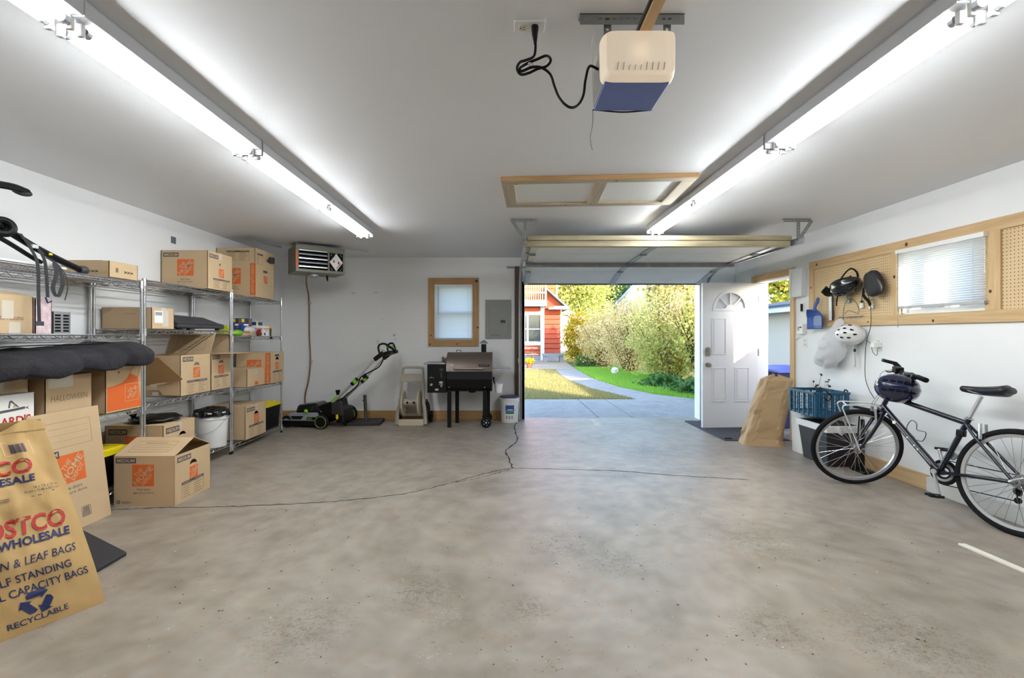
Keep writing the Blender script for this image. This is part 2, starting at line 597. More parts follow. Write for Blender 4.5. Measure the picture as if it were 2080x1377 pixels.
# crumbs of dirt and wood chips
cr = MB(mat('debris_brown', '6b5a3c', 0.9)); cr.use('debris_brown')
M_CHIP = mat('debris_tan', 'b99a62', 0.9); M_CHIPW = mat('debris_white', 'dcd8cc', 0.9)
for i in range(330):
    px, py = random.uniform(300, 1950), 870 + 480 * random.random() ** 1.2
    x, y = FP(px, py)
    if not (-2.2 < x < 2.7): continue
    cr.use(random.choice(['debris_brown', 'debris_brown', 'debris_brown', 'debris_tan', 'debris_white']))
    a = random.uniform(0, 3.14); s = random.uniform(0.002, 0.0052)
    cr.box((x, y, 0.0018), (s * random.uniform(1, 2.6), s, 0.002), rz=a)
cr = cr.build('floor_debris')
tag(cr, 'scattered dirt crumbs and wood chips on the concrete floor', 'debris', kind='stuff')

c = MB(M_CEIL).bb(XL - WT, XR + WT, YR - WT, YB + WT, HC, HC + 0.16).build('ceiling')
struct(c, 'white painted drywall ceiling')
w = MB(M_WALL).bb(XL - WT, XL, YR - WT, YB + WT, 0, HC).build('wall_left')
struct(w, 'white wall behind the wire shelving')
w = MB(mat('darkened_rear_wall', '5d564c', 0.8, var=0.08)).bb(XL, XR, YR - WT, YR, 0, HC).build('wall_rear')  # dark brown chosen to cut bounce onto faces turned to the camera
struct(w, 'unseen rear wall, darkened to cut bounce light')
OPX0, OPX1, OPZ = 0.29, 2.99, 2.13
WIN1 = (-1.10, -0.51, 1.225, 2.09)
m = MB(M_WALL)
m.panel([(XL, 0), (OPX0, 0), (OPX0, OPZ), (OPX1, OPZ), (OPX1, 0), (XR + WT, 0), (XR + WT, HC), (XL, HC)],
        [rect(*WIN1)], WT, lambda u, v, w: (u, YB + w, v))
w = m.build('wall_back'); struct(w, 'white back wall with small window and overhead door opening')
DY0, DY1, DZ = 5.87, 6.70, 2.05
WIN2 = (3.485, 4.23, 1.49, 2.06)
m = MB(M_WALL)
m.panel([(YR, 0), (DY0, 0), (DY0, DZ), (DY1, DZ), (DY1, 0), (YB, 0), (YB, HC), (YR, HC)],
        [rect(*WIN2)], WT, lambda u, v, w: (XR + w, u, v))
w = m.build('wall_right'); struct(w, 'white right wall with side door, window and pegboard')

# sheet seams in the drywall, small scuffs
sm = MB(mat('wall_scuff', 'b9b6ae', 0.8))
for (x, z, a, b) in ((-2.35, 1.95, .06, .012), (-2.0, 1.96, .05, .012), (-1.72, 1.30, .035, .03), (-1.70, 1.24, .02, .015), (-1.9, 1.55, .012, .012), (-2.5, 1.2, .01, .01), (-1.6, 1.7, .01, .01)):
    sm.box((x, YB - 0.0006, z), (a, 0.001, b))
o2 = sm.build('scuff_marks', bpy.data.objects['wall_back'])

b = MB(M_PINE_X).bb(XL + 0.001, OPX0 - 0.16, YB - 0.022, YB, 0, 0.14).build('baseboard_back', bevel=0.003); struct(b, 'pine baseboard along the back wall')
b = MB(M_PINE_Y).bb(XR - 0.022, XR, 3.95, DY0 - 0.1, 0, 0.13).build('baseboard_right', bevel=0.003); struct(b, 'pine baseboard beside the bicycle')
M_CURB = mat('painted_curb', 'd9d7d2', 0.7, var=0.06)
b = MB(M_CURB).bb(XR - 0.035, XR, YR, 3.95, 0, 0.12).build('trim_1', bevel=0.004); struct(b, 'pale painted curb at the foot of the right wall')
b = MB(M_PINE_Y).bb(XL, XL + 0.02, YR, YB - 0.03, 0, 0.12).build('baseboard_left', bevel=0.003); struct(b, 'pine baseboard behind the wire shelving')

# ---------------------------------------------------------------- overhead door opening: jambs
b = MB(M_DARKWOOD).bb(0.14, 0.245, YB - 0.045, YB, 0, 2.36).build('trim_2', bevel=0.004); struct(b, 'dark stained jamb post left of the overhead door')
b = MB(M_WHITEPAINT); b.bb(OPX1 - 0.004, OPX1 + 0.05, YB - 0.03, YB + WT + 0.02, 0, OPZ); b.bb(OPX0 - 0.04, OPX0 + 0.004, YB, YB + WT + 0.02, 0, OPZ)
b = b.build('trim_3', bevel=0.003); struct(b, 'white jambs lining the overhead door opening')

# ---------------------------------------------------------------- window builder
def blind(parent_name, label, span, F, slat_w, nsl, tilt, zb, zt, wand_u, mat_slat):
    """venetian blind; F maps (u along width, v up, w into room) -> xyz, in room coordinates"""
    u0, u1 = span
    root = thing(parent_name, label, 'blinds')
    h = MB(M_WHITE)
    def bx(mb, a, b_, c_, d, e, f):
        mb.add([F(a, c_, e), F(b_, c_, e), F(b_, c_, f), F(a, c_, f), F(a, d, e), F(b_, d, e), F(b_, d, f), F(a, d, f)],
               [(0, 1, 2, 3), (7, 6, 5, 4), (4, 5, 1, 0), (5, 6, 2, 1), (6, 7, 3, 2), (7, 4, 0, 3)])
    bx(h, u0, u1, zt - 0.035, zt, 0.0, 0.035); h.build('headrail', root)
    h = MB(mat('blind_grey', 'b6b7b8', 0.5)); bx(h, u0, u1, zb, zb + 0.022, 0.004, 0.030); h.build('bottom_rail', root)
    first = None
    for i in range(nsl):
        z = zb + 0.03 + (zt - 0.045 - zb - 0.03) * i / (nsl - 1)
        if first is None:
            s = MB(mat_slat)
            ct, st = math.cos(tilt), math.sin(tilt)
            prof = [(-slat_w / 2, -0.0012), (0, 0.0012), (slat_w / 2, -0.0012)]
            vs = []
            for a in (u0 + 0.004, u1 - 0.004):
                for (p, q) in prof:
                    vs.append(F(a, p * st + q * ct, 0.018 + p * ct - q * st))
            s.add(vs, [(0, 1, 4, 3), (1, 2, 5, 4)])
            first = s.build('slat', root, smooth=True)
            sl = first
        else:
            sl = first.copy(); COL.objects.link(sl)
        a, b_ = Vector(F(0, z, 0)), Vector(F(0, 0, 0))
        sl.location = a - b_
    cd = MB(mat('blind_cord', 'c9c6bf', 0.6))
    for u in (u0 + 0.1 * (u1 - u0), u0 + 0.9 * (u1 - u0)):
        cd = MB(MATS['blind_cord']); cd.tube([F(u, zb, 0.034), F(u, zt - 0.03, 0.034)], 0.0012, 4)
        cd.build('ladder_cord', root)
    cd = MB(mat('blind_wand', '9b948a', 0.4))
    cd.tube([F(wand_u[0], zt - 0.03, 0.042), F(wand_u[0], wand_u[1], 0.042)], 0.003, 6)
    cd.build('tilt_wand', root)
    return root

def window(name, label, F, u0, u1, v0, v1, vert=False, mats=None):
    """frame + panes set at the outer part of the wall"""
    root = thing(name, label, None, kind='structure')
    f = MB(M_WHITE)
    def bx(mb, a, b_, c_, d, e, g):
        mb.add([F(a, c_, e), F(b_, c_, e), F(b_, c_, g), F(a, c_, g), F(a, d, e), F(b_, d, e), F(b_, d, g), F(a, d, g)],
               [(0, 1, 2, 3), (7, 6, 5, 4), (4, 5, 1, 0), (5, 6, 2, 1), (6, 7, 3, 2), (7, 4, 0, 3)])
    t = 0.04
    bx(f, u0, u0 + t, v0, v1, -0.13, -0.05); bx(f, u1 - t, u1, v0, v1, -0.13, -0.05)
    bx(f, u0 + t, u1 - t, v0, v0 + t, -0.13, -0.05); bx(f, u0 + t, u1 - t, v1 - t, v1, -0.13, -0.05)
    f.build('window_frame', root)
    mid = MB(M_WHITE)
    if vert:
        c_ = (u0 + u1) / 2
        bx(mid, c_ - 0.03, c_ + 0.03, v0 + t, v1 - t, -0.125, -0.06)
        pn = [(u0 + t, c_ - 0.03, v0 + t, v1 - t), (c_ + 0.03, u1 - t, v0 + t, v1 - t)]
    else:
        c_ = (v0 + v1) / 2
        bx(mid, u0 + t, u1 - t, c_ - 0.025, c_ + 0.025, -0.125, -0.06)
        pn = [(u0 + t, u1 - t, v0 + t, c_ - 0.025), (u0 + t, u1 - t, c_ + 0.025, v1 - t)]
    mid.build('meeting_rail', root)
    for (a, b_, c_, d) in pn:
        g = MB(M_GLASS); bx(g, a, b_, c_, d, -0.098, -0.092); g.build('pane', root)
    rv = MB(M_WHITE)
    bx(rv, u0 - 0.001, u0 + 0.008, v0, v1, -0.05, 0.0); bx(rv, u1 - 0.008, u1 + 0.001, v0, v1, -0.05, 0.0)
    bx(rv, u0, u1, v0 - 0.001, v0 + 0.008, -0.05, 0.0); bx(rv, u0, u1, v1 - 0.008, v1 + 0.001, -0.05, 0.0)
    rv.build('reveal', root)
    return root

M_SLAT = mat('blind_slat', 'f6f6f5', 0.45, trans=0.6)
FB = lambda u, v, w: (u, YB - w, v)
r1 = window('window_1', 'small white window behind closed blinds in the back wall', FB, *WIN1)
tr = MB(M_PINEB_Z)
x0, x1, z0, z1 = WIN1
tr.bb(x0 - 0.095, x0, YB - 0.02, YB, z0 - 0.095, z1 + 0.095); tr.bb(x1, x1 + 0.095, YB - 0.02, YB, z0 - 0.095, z1 + 0.095)
tr.build('side_casing', r1, bevel=0.002)
tr = MB(M_PINE_X); tr.bb(x0, x1, YB - 0.021, YB, z0 - 0.095, z0); tr.bb(x0, x1, YB - 0.021, YB, z1, z1 + 0.095)
tr.build('head_and_sill_casing', r1, bevel=0.002)
kn = MB(mat('wood_knot', '4a2d18', 0.6))
for (x, z, s) in ((-1.165, 1.16, .012), (-0.45, 2.135, .02), (-0.43, 1.42, .013), (-0.75, 1.165, .01), (-1.15, 1.3, .01)):
    kn.panel(circ(x, z, s * 1.3, 12, s), [], 0.001, lambda u, v, w: (u, YB - 0.0215 - w, v))
kn.build('knot', r1)
blind('window_blind', 'white closed venetian blind in the pine framed back window', (x0 + 0.012, x1 - 0.012), FB, 0.026, 44, R(66), z0 + 0.012, z1 - 0.012, (x0 + 0.065, 1.62), M_SLAT)

FR = lambda u, v, w: (XR - w, u, v)
r2 = window('window_2', 'wide white slider window behind blinds in the right wall', FR, *WIN2, vert=True)
M_SLAT2 = mat('blind_slat_sunny', 'f2f2f1', 0.45, trans=0.45)
blind('window_blind', 'white sunlit venetian blind in the right wall window beside the pegboard', (WIN2[0] - 0.03, WIN2[1] + 0.01), lambda u, v, w: (XR - 0.022 - w, u, v), 0.026, 26, R(40), 1.535, 2.06, (WIN2[1] - 0.03, 1.37), M_SLAT2)

# ---------------------------------------------------------------- pegboard band on the right wall
def pegmat():
    m = bpy.data.materials.new('pegboard')
    m.use_nodes = True
    N, L = m.node_tree.nodes, m.node_tree.links
    b = N['Principled BSDF']; b.inputs['Roughness'].default_value = 0.6
    tc = N.new('ShaderNodeTexCoord'); sx = N.new('ShaderNodeSeparateXYZ')
    L.new(tc.outputs['Object'], sx.inputs[0])
    def frac(sock):
        a = N.new('ShaderNodeMath'); a.operation = 'MULTIPLY'; a.inputs[1].default_value = 1 / 0.0254
        L.new(sock, a.inputs[0])
        f = N.new('ShaderNodeMath'); f.operation = 'FRACT'; L.new(a.outputs[0], f.inputs[0])
        s = N.new('ShaderNodeMath'); s.operation = 'SUBTRACT'; s.inputs[1].default_value = 0.5; L.new(f.outputs[0], s.inputs[0])
        p = N.new('ShaderNodeMath'); p.operation = 'POWER'; p.inputs[1].default_value = 2; L.new(s.outputs[0], p.inputs[0])
        return p.outputs[0]
    a = N.new('ShaderNodeMath'); a.operation = 'ADD'
    L.new(frac(sx.outputs['Y']), a.inputs[0]); L.new(frac(sx.outputs['Z']), a.inputs[1])
    lt = N.new('ShaderNodeMath'); lt.operation = 'LESS_THAN'; lt.inputs[1].default_value = 0.022
    L.new(a.outputs[0], lt.inputs[0])
    nz = N.new('ShaderNodeTexNoise'); nz.inputs['Scale'].default_value = 5
    L.new(tc.outputs['Object'], nz.inputs['Vector'])
    rp = N.new('ShaderNodeValToRGB')
    rp.color_ramp.elements[0].color = lin('d3b384'); rp.color_ramp.elements[1].color = lin('e2c79c')
    L.new(nz.outputs[0], rp.inputs[0])
    mx = N.new('ShaderNodeMix'); mx.data_type = 'RGBA'
    L.new(lt.outputs[0], mx.inputs[0]); L.new(rp.outputs[0], mx.inputs[6]); mx.inputs[7].default_value = lin('4d3a24')
    L.new(mx.outputs[2], b.inputs['Base Color'])
    MATS['pegboard'] = m
    return m
M_PEG = pegmat()
pb = thing('pegboard', 'perforated tan pegboard framed in pine boards along the right wall', 'pegboard', (0, 0, 0))
PZ0, PZ1 = 1.395, 2.145
def slab(mb, y0, y1, z0, z1, x0, x1): return mb.bb(x0, x1, y0, y1, z0, z1)
slab(MB(M_PEG), 4.33, 5.42, PZ0 + 0.09, PZ1 - 0.09, XR - 0.008, XR - 0.001).build('perforated_panel', pb)
slab(MB(M_PEG), 2.2, 3.37, PZ0 + 0.09, PZ1 - 0.09, XR - 0.008, XR - 0.001).build('perforated_panel', pb)
slab(MB(M_PINE_Y), 2.2, 5.50, PZ1 - 0.09, PZ1, XR - 0.022, XR - 0.001).build('top_board', pb, bevel=0.002)
slab(MB(M_PINE_Y), 2.2, 5.50, PZ0, PZ0 + 0.09, XR - 0.022, XR - 0.001).build('bottom_board', pb, bevel=0.002)
for (a, b_) in ((5.42, 5.50), (4.235, 4.33), (3.37, 3.48)):
    slab(MB(M_PINE_Z), a, b_, PZ0 + 0.09, PZ1 - 0.09, XR - 0.022, XR - 0.001).build('upright_board', pb, bevel=0.002)
kn = MB(MATS['wood_knot'])
for (y, z, s) in ((5.36, 2.10, .012), (4.29, 1.83, .012), (4.16, 2.10, .014), (4.6, 1.43, .008), (3.9, 1.42, .01), (5.46, 1.85, .01), (3.44, 1.62, .01)):
    kn.panel(circ(y, z, s, 10, s * 1.3), [], 0.001, lambda u, v, w: (XR - 0.0225 - w, u, v))
kn.build('knot', pb)

# ---------------------------------------------------------------- side door: casing, leaf
cs = thing('trim_4', 'pine casing around the side doorway', None, kind='structure')
MB(M_PINE_Z).bb(XR - 0.02, XR, DY0 - 0.085, DY0, 0, DZ + 0.085).build('casing_leg', cs, bevel=0.002)
MB(M_PINE_Z).bb(XR - 0.02, XR, DY1 + 0.012, DY1 + 0.097, 0, DZ + 0.085).build('casing_leg', cs, bevel=0.002)
MB(M_PINE_Y).bb(XR - 0.021, XR, DY0, DY1 + 0.012, DZ, DZ + 0.085).build('casing_head', cs, bevel=0.002)
jb = MB(M_WHITEPAINT)
jb.bb(XR, XR + WT + 0.02, DY0 - 0.001, DY0 + 0.012, 0, DZ); jb.bb(XR, XR + WT + 0.02, DY1 - 0.004, DY1 + 0.012, 0, DZ)
jb.bb(XR, XR + WT + 0.02, DY0, DY1, DZ - 0.012, DZ)
jb.build('door_jamb', cs)
door = thing('door_1', 'white panelled side door with half round fan window, standing open', None, (3.545, 6.665, 0.012), kind='structure')
DW, DH, DT = 0.80, 2.02, 0.042
door.rotation_euler = (0, 0, math.atan2(-0.055, -0.80))
# local: x along leaf 0..DW from hinge, room (camera) side is local +y
lf = MB(M_WHITEPAINT)
FL = lambda u, v, w: (u, w - DT / 2, v)
def halfround(cx, cy, rx, ry, n=20):
    return [(cx + rx * math.cos(math.pi * i / n), cy + ry * math.sin(math.pi * i / n)) for i in range(n + 1)]
fan_c = (DW / 2, 1.66); fan_r = 0.225
lf.panel(rect(0, DW, 0, DH), [halfround(fan_c[0], fan_c[1], fan_r, fan_r)], DT, FL)
lf.build('door_leaf', door)
for (cx, z0, z1) in ((0.235, 0.36, 0.84), (0.565, 0.36, 0.84), (0.235, 1.02, 1.53), (0.565, 1.02, 1.53)):
    p = MB(M_WHITEPAINT)
    a, b_ = cx - 0.105, cx + 0.105
    for s in (1, -1):
        y = s * DT / 2
        p.panel(rect(a, b_, z0, z1), [rect(a + 0.014, b_ - 0.014, z0 + 0.014, z1 - 0.014)], 0.010, lambda u, v, w: (u, y + s * w, v))
        p.panel(rect(a + 0.034, b_ - 0.034, z0 + 0.034, z1 - 0.034), [], 0.008, lambda u, v, w: (u, y + s * w, v))
    p.build('raised_panel', door, bevel=0.003)
fr = MB(M_WHITEPAINT)
for s in (1, -1):
    y = s * DT / 2
    fr.panel(halfround(fan_c[0], fan_c[1] - 0.03, fan_r + 0.035, fan_r + 0.06) , [halfround(fan_c[0], fan_c[1] + 0.006, fan_r - 0.012, fan_r - 0.012)], 0.012, lambda u, v, w: (u, y + s * w, v))
    hub = halfround(fan_c[0], fan_c[1], 0.075, 0.06)
    fr.panel(hub, [], 0.009, lambda u, v, w: (u, y + s * w, v))
    for k in range(1, 4):
        a = math.pi * (k / 4.0)
        d = Vector((math.cos(a), 0, math.sin(a)))
        p0 = Vector((fan_c[0], y, fan_c[1])) + d * 0.06; p1 = Vector((fan_c[0], y, fan_c[1])) + d * fan_r
        fr.beam(p0, p1, 0.016, 0.016, up=(0, 1, 0))
fr.build('fan_light_frame', door, bevel=0.002)
for k in range(4):
    a0, a1 = math.pi * k / 4, math.pi * (k + 1) / 4
    pl = [(fan_c[0] + 0.05 * math.cos((a0 + a1) / 2), fan_c[1] + 0.05 * math.sin((a0 + a1) / 2))] + [(fan_c[0] + fan_r * math.cos(a0 + (a1 - a0) * i / 6), fan_c[1] + fan_r * math.sin(a0 + (a1 - a0) * i / 6)) for i in range(7)]
    MB(mat('frosted_pane', 'e4e7ea', 0.35, trans=0.5)).panel(pl, [], 0.006, lambda u, v, w: (u, w - 0.003, v)).build('pane', door)
M_NICKEL = mat('satin_nickel', 'a39c92', 0.3, metal=0.9)
for s in (1, -1):
    k = MB(M_NICKEL)
    k.lathe([(0.0, 0), (0.032, 0.001), (0.032, 0.008), (0.013, 0.012), (0.012, 0.035), (0.024, 0.042), (0.029, 0.055), (0.024, 0.068), (0.0, 0.072)], (DW - 0.07, s * DT / 2, 0.875), (0, s, 0), 18)
    k.build('door_knob', door, smooth=True)
    k = MB(M_NICKEL)
    k.panel(rrect(0.062, 0.125, 0.028, 5, DW - 0.07, 1.06), [], 0.02, lambda u, v, w: (u, s * (DT / 2 + w), v))
    k.lathe([(0.0, 0.03), (0.018, 0.03), (0.02, 0.018)], (DW - 0.07, s * DT / 2, 1.075), (0, s, 0), 14)
    k.build('deadbolt', door, bevel=0.004)
for z in (0.25, 1.05, 1.8):
    MB(M_NICKEL).cyl((-0.006, 0.022, z - 0.05), (-0.006, 0.022, z + 0.05), 0.007, n=8).build('hinge', door)
wsn = MB(M_BLACKMAT).bb(0.0, DW, -0.016, 0.016, -0.010, 0.0).build('door_sweep', door)

# ================================================================ overhead door, raised on its tracks
od = thing('door_2', 'raised white sectional overhead door seen from below', None, kind='structure')
M_DOORIN = mat('overhead_door_inner', 'f0f0ee', 0.55, var=0.05, scale=3)
DX0, DX1 = 0.27, 2.95
prof = [(4.97, 2.285), (5.52, 2.275), (6.08, 2.262), (6.62, 2.22), (7.16, 2.10)]
for i in range(4):
    (ya, za), (yb, zb) = prof[i], prof[i + 1]
    s = MB(M_DOORIN)
    d = Vector((0, yb - ya, zb - za)); d.normalize()
    s.beam((DX0 + (DX1 - DX0) / 2 , ya + 0.004, za), (DX0 + (DX1 - DX0) / 2, yb - 0.004, zb), DX1 - DX0, 0.04)
    sec = s.build('door_section', od, bevel=0.003)
    # rails and stiles on the inner (lower) face
    n = Vector((0, d.z, -d.y))
    st = MB(M_STEEL)
    for x in (DX0 + 0.04, (DX0 + DX1) / 2, DX1 - 0.04):
        p0 = Vector((x, ya + 0.03, za)) + n * 0.026; p1 = Vector((x, yb - 0.03, zb)) + n * 0.026
        st.beam(p0, p1, 0.07, 0.012, up=n)
    st.build('stile', sec)
for i in range(1, 4):
    (ya, za) = prof[i]
    for x in (DX0 + 0.045, (DX0 + DX1) / 2, DX1 - 0.045):
        h = MB(M_STEEL_D)
        h.box((x, ya, za - 0.034), (0.06, 0.10, 0.012)); h.cyl((x - 0.035, ya, za - 0.038), (x + 0.035, ya, za - 0.038), 0.009, n=8)
        h.build('hinge', od)
for (y, z) in ((6.12, 2.225),):
    s = MB(M_STEEL_D)
    s.bb(DX0 - 0.01, DX1 + 0.01, y - 0.006, y + 0.0, z - 0.04, z + 0.03); s.bb(DX0 - 0.01, DX1 + 0.01, y, y + 0.035, z - 0.04, z - 0.034)
    s.build('reinforcing_strut', od)
wb = MB(M_OLDWOOD); wb.bb(0.19, 2.955, 4.90, 4.965, 2.222, 2.282); wb.build('timber_stiffener', od, bevel=0.003)
wb = MB(M_OLDWOOD); wb.bb(0.21, 2.965, 4.895, 4.985, 2.286, 2.335); wb.build('timber_stiffener', od, bevel=0.003)
lb = MB(M_LABEL); lb.bb(0.36, 0.56, 5.06, 5.10, 2.258, 2.262); lb.build('sticker', od)
sl = MB(mat('bottom_seal', '4b4b4d', 0.7)); sl.bb(DX0, DX1, 7.155, 7.185, 2.065, 2.09); sl.build('bottom_seal', od)
hd = MB(M_STEEL); hd.tube(smooth_path([(1.56, 7.10, 2.08), (1.57, 7.10, 2.045), (1.66, 7.10, 2.045), (1.67, 7.10, 2.08)], 4), 0.006, 6); hd.build('lift_handle', od)
for s, X in ((-1, 0.20), (1, 3.01)):
    t = MB(M_STEEL)
    path = [(X, 4.76, 2.265), (X, 6.55, 2.262)]
    for k in range(9):
        a = R(90 * k / 8)
        path.append((X, 6.55 + 0.62 * math.sin(a), 2.262 - 0.62 * (1 - math.cos(a))))
    path.append((X, 7.17, 0.02))
    # C-shaped channel: web and two lips
    for i in range(len(path) - 1):
        p, q = Vector(path[i]), Vector(path[i + 1])
        t.beam(p, q, 0.003, 0.062, up=(0, 0.001, 1) if abs((q - p).y) > abs((q - p).z) else (0, 1, 0))
        dd = (q - p).normalized(); nn = Vector((0, -dd.z, dd.y))
        for e in (-1, 1):
            t.beam(p + nn * 0.031 * e - Vector((s * 0.012, 0, 0)), q + nn * 0.031 * e - Vector((s * 0.012, 0, 0)), 0.026, 0.003, up=nn)
    t.build('track', od)
    for y in (5.02, 5.55, 6.1, 6.6):
        rl = MB(M_STEEL_D); zz = 2.265 if y < 6.3 else 2.25
        rl.cyl((X - s * 0.004, y, zz), (X - s * 0.10, y, zz), 0.006, n=6); rl.cyl((X - s * 0.004, y, zz), (X - s * 0.02, y, zz), 0.022, n=12)
        rl.build('roller', od)
    # perforated angle hanger to the ceiling
    hg = MB(mat('perforated_angle', '8d8f8c', 0.45, metal=0.6)) if 'perforated_angle' not in MATS else MB('perforated_angle')
    def perf(mb, p0, p1, wdt=0.034, sp=0.03):
        p0, p1 = Vector(p0), Vector(p1); d = p1 - p0; Ln = d.length; d.normalize()
        up = Vector((0, 1, 0)); sd = d.cross(up).normalized()
        n = int(Ln / sp)
        holes = [circ((k + 0.5) * Ln / n, 0, 0.006, 6) for k in range(n)]
        mb.panel(rect(0, Ln, -wdt / 2, wdt / 2), holes, 0.003, lambda u, v, w: p0 + d * u + sd * v + up * w)
    yh = 4.86
    perf(hg, (X - 0.15, yh, HC - 0.018), (X + 0.13, yh, HC - 0.018)); hg.bb(X - 0.15, X + 0.13, yh, yh + 0.034, HC - 0.003, HC)
    perf(hg, (X, yh - 0.004, HC - 0.01), (X, yh - 0.004, 2.27))
    perf(hg, (X + s * 0.135, yh - 0.008, HC - 0.02), (X + 0.0, yh - 0.008, 2.28))
    hg.build('track_hanger', od)
rod = MB(M_STEEL_D); rod.cyl((0.02, 7.22, 2.34), (0.14, 7.22, 2.34), 0.012, n=8); rod.build('shaft_end', od)
latch = MB(M_OFFWHITE); latch.bb(0.19, 0.225, YB - 0.055, YB - 0.045, 0.88, 0.945); latch.build('photo_sensor', od)

# ================================================================ fluorescent strip lights
M_TUBE = bpy.data.materials.new('lit_tube'); M_TUBE.use_nodes = True
_n = M_TUBE.node_tree.nodes; _n.remove(_n['Principled BSDF'])
_e = _n.new('ShaderNodeEmission'); _e.inputs['Color'].default_value = (0.93, 0.97, 1.0, 1); _e.inputs['Strength'].default_value = TUBE_STRENGTH
M_TUBE.node_tree.links.new(_e.outputs[0], _n['Material Output'].inputs['Surface']); MATS['lit_tube'] = M_TUBE
M_FIXT = mat('white_fixture_enamel', 'c6c7c9', 0.4)
def strip_light(x, y0, y1, label):
    Lf = y1 - y0
    t = thing('strip_light', label, 'light', (x, y0, HC), group='fluorescent strip lights')
    hs = MB(M_FIXT)
    hs.prism([(-0.09, -0.070), (0.09, -0.070), (0.09, -0.018), (0.08, 0.0), (-0.08, 0.0), (-0.09, -0.018)], Lf - 0.01, lambda u, v, w: (u, w + 0.005, v))
    hs.build('housing', t, bevel=0.003)
    half = Lf / 2
    for k in range(2):
        for s in (-1, 1):
            a, b_ = k * half + 0.035, (k + 1) * half - 0.035
            tb = MB(M_TUBE); tb.cyl((s * 0.036, a + 0.02, -0.092), (s * 0.036, b_ - 0.02, -0.092), 0.0165, n=8, caps=False)
            tube = tb.build('tube', t, smooth=True)
            for (p, q) in ((a, a + 0.02), (b_ - 0.02, b_)):
                cp = MB(M_STEEL)
                cp.cyl((s * 0.036, p, -0.092), (s * 0.036, q, -0.092), 0.017, n=10)
                cp.build('end_cap', tube)
        for yy in (k * half + 0.022, (k + 1) * half - 0.022):
            for s in (-1, 1):
                sk = MB(M_WHITE)
                sk.box((s * 0.036, yy, -0.093), (0.024, 0.018, 0.05))
                sk.build('lamp_holder', t, bevel=0.003)
    for yy in (0.004, Lf - 0.004):
        cp = MB(M_FIXT); cp.box((0, yy, -0.055), (0.182, 0.004, 0.09)); cp.build('end_plate', t)
    jc = MB(M_FIXT); jc.box((0, half, -0.045), (0.186, 0.05, 0.056)); jc.build('joint_cover', t, bevel=0.002)
    return t
strip_light(-1.58, 2.90, 5.30, 'white strip light with lit tubes, far one of the left row')
strip_light(-1.58, 0.50, 2.89, 'white strip light with lit tubes, near one of the left row above the shelving')
strip_light(1.62, 2.80, 5.12, 'white strip light with lit tubes, far one of the right row beside the attic hatch')
strip_light(1.62, 0.46, 2.79, 'white strip light with lit tubes, near one of the right row')
# ================================================================ outside
M_SOIL = mat('lawn_soil', '7a6f3c', 0.95, var=0.25, scale=2.5, col2='65742f')
g = MB(M_SOIL).add([(-40, -30, -0.06), (60, -30, -0.06), (60, 90, -0.06), (-40, 90, -0.06)], [(0, 1, 2, 3)]).build('ground')
struct(g, 'yard ground around the garage')
dr = thing('driveway', 'grey concrete apron outside the overhead door', None, kind='structure')
for (a, b_, c_, d) in ((-1.2, 1.492, 7.46, 9.78), (1.505, 2.045, 7.46, 9.78), (2.058, 3.3, 7.46, 9.78)):
    MB(M_DRIVE).bb(a, b_, c_, d, -0.12, -0.022).build('concrete_slab', dr, bevel=0.006)
PL = [(9.75, 2.72), (10.0, 2.66), (10.6, 2.52), (11.8, 2.16), (14.1, 1.88), (16.0, 1.86), (18.4, 1.95)]
PR = [(9.75, 4.05), (10.6, 3.35), (12.2, 2.9), (14.5, 2.68), (18.8, 2.76), (24.4, 3.0)]
def lx(y): return float(np.interp(y, [p[0] for p in PL], [p[1] for p in PL]))
def rx(y): return float(np.interp(y, [p[0] for p in PR], [p[1] for p in PR]))
pm = MB(M_DRIVE); vs = []; fs = []
ys = np.linspace(9.79, 18.4, 40)
for i, y in enumerate(ys):
    for (x, z) in ((lx(y), -0.12), (lx(y), -0.024), (rx(y), -0.024), (rx(y), -0.12)): vs.append((x, y, z))
    if i:
        for j in range(3): fs.append((4 * i - 4 + j, 4 * i + j, 4 * i + j + 1, 4 * i - 3 + j))
pm.add(vs, fs); pm.hexa([(3.3, 7.46, -.12), (6.5, 7.46, -.12), (6.5, 9.5, -.12), (3.3, 9.8, -.12), (3.3, 7.46, -.024), (6.5, 7.46, -.024), (6.5, 9.5, -.024), (3.3, 9.8, -.024)])
pw = pm.build('path'); struct(pw, 'curving pale concrete garden path')
M_PATIO = concrete('patio_paving', '9a8d7a', 'a99d8b', 'b4a999', 0.85)
pt = MB(M_PATIO).add([(-6, 18.4, -0.02), (2.75, 18.4, -0.02), (3.1, 26, -0.02), (-6, 26, -0.02)], [(0, 1, 2, 3)]).build('patio'); struct(pt, 'paved patio before the red house')
sp = MB(M_DRIVE).bb(3.72, 4.84, 1.0, 9.9, -0.10, -0.03).build('side_path'); struct(sp, 'concrete strip outside the side door')

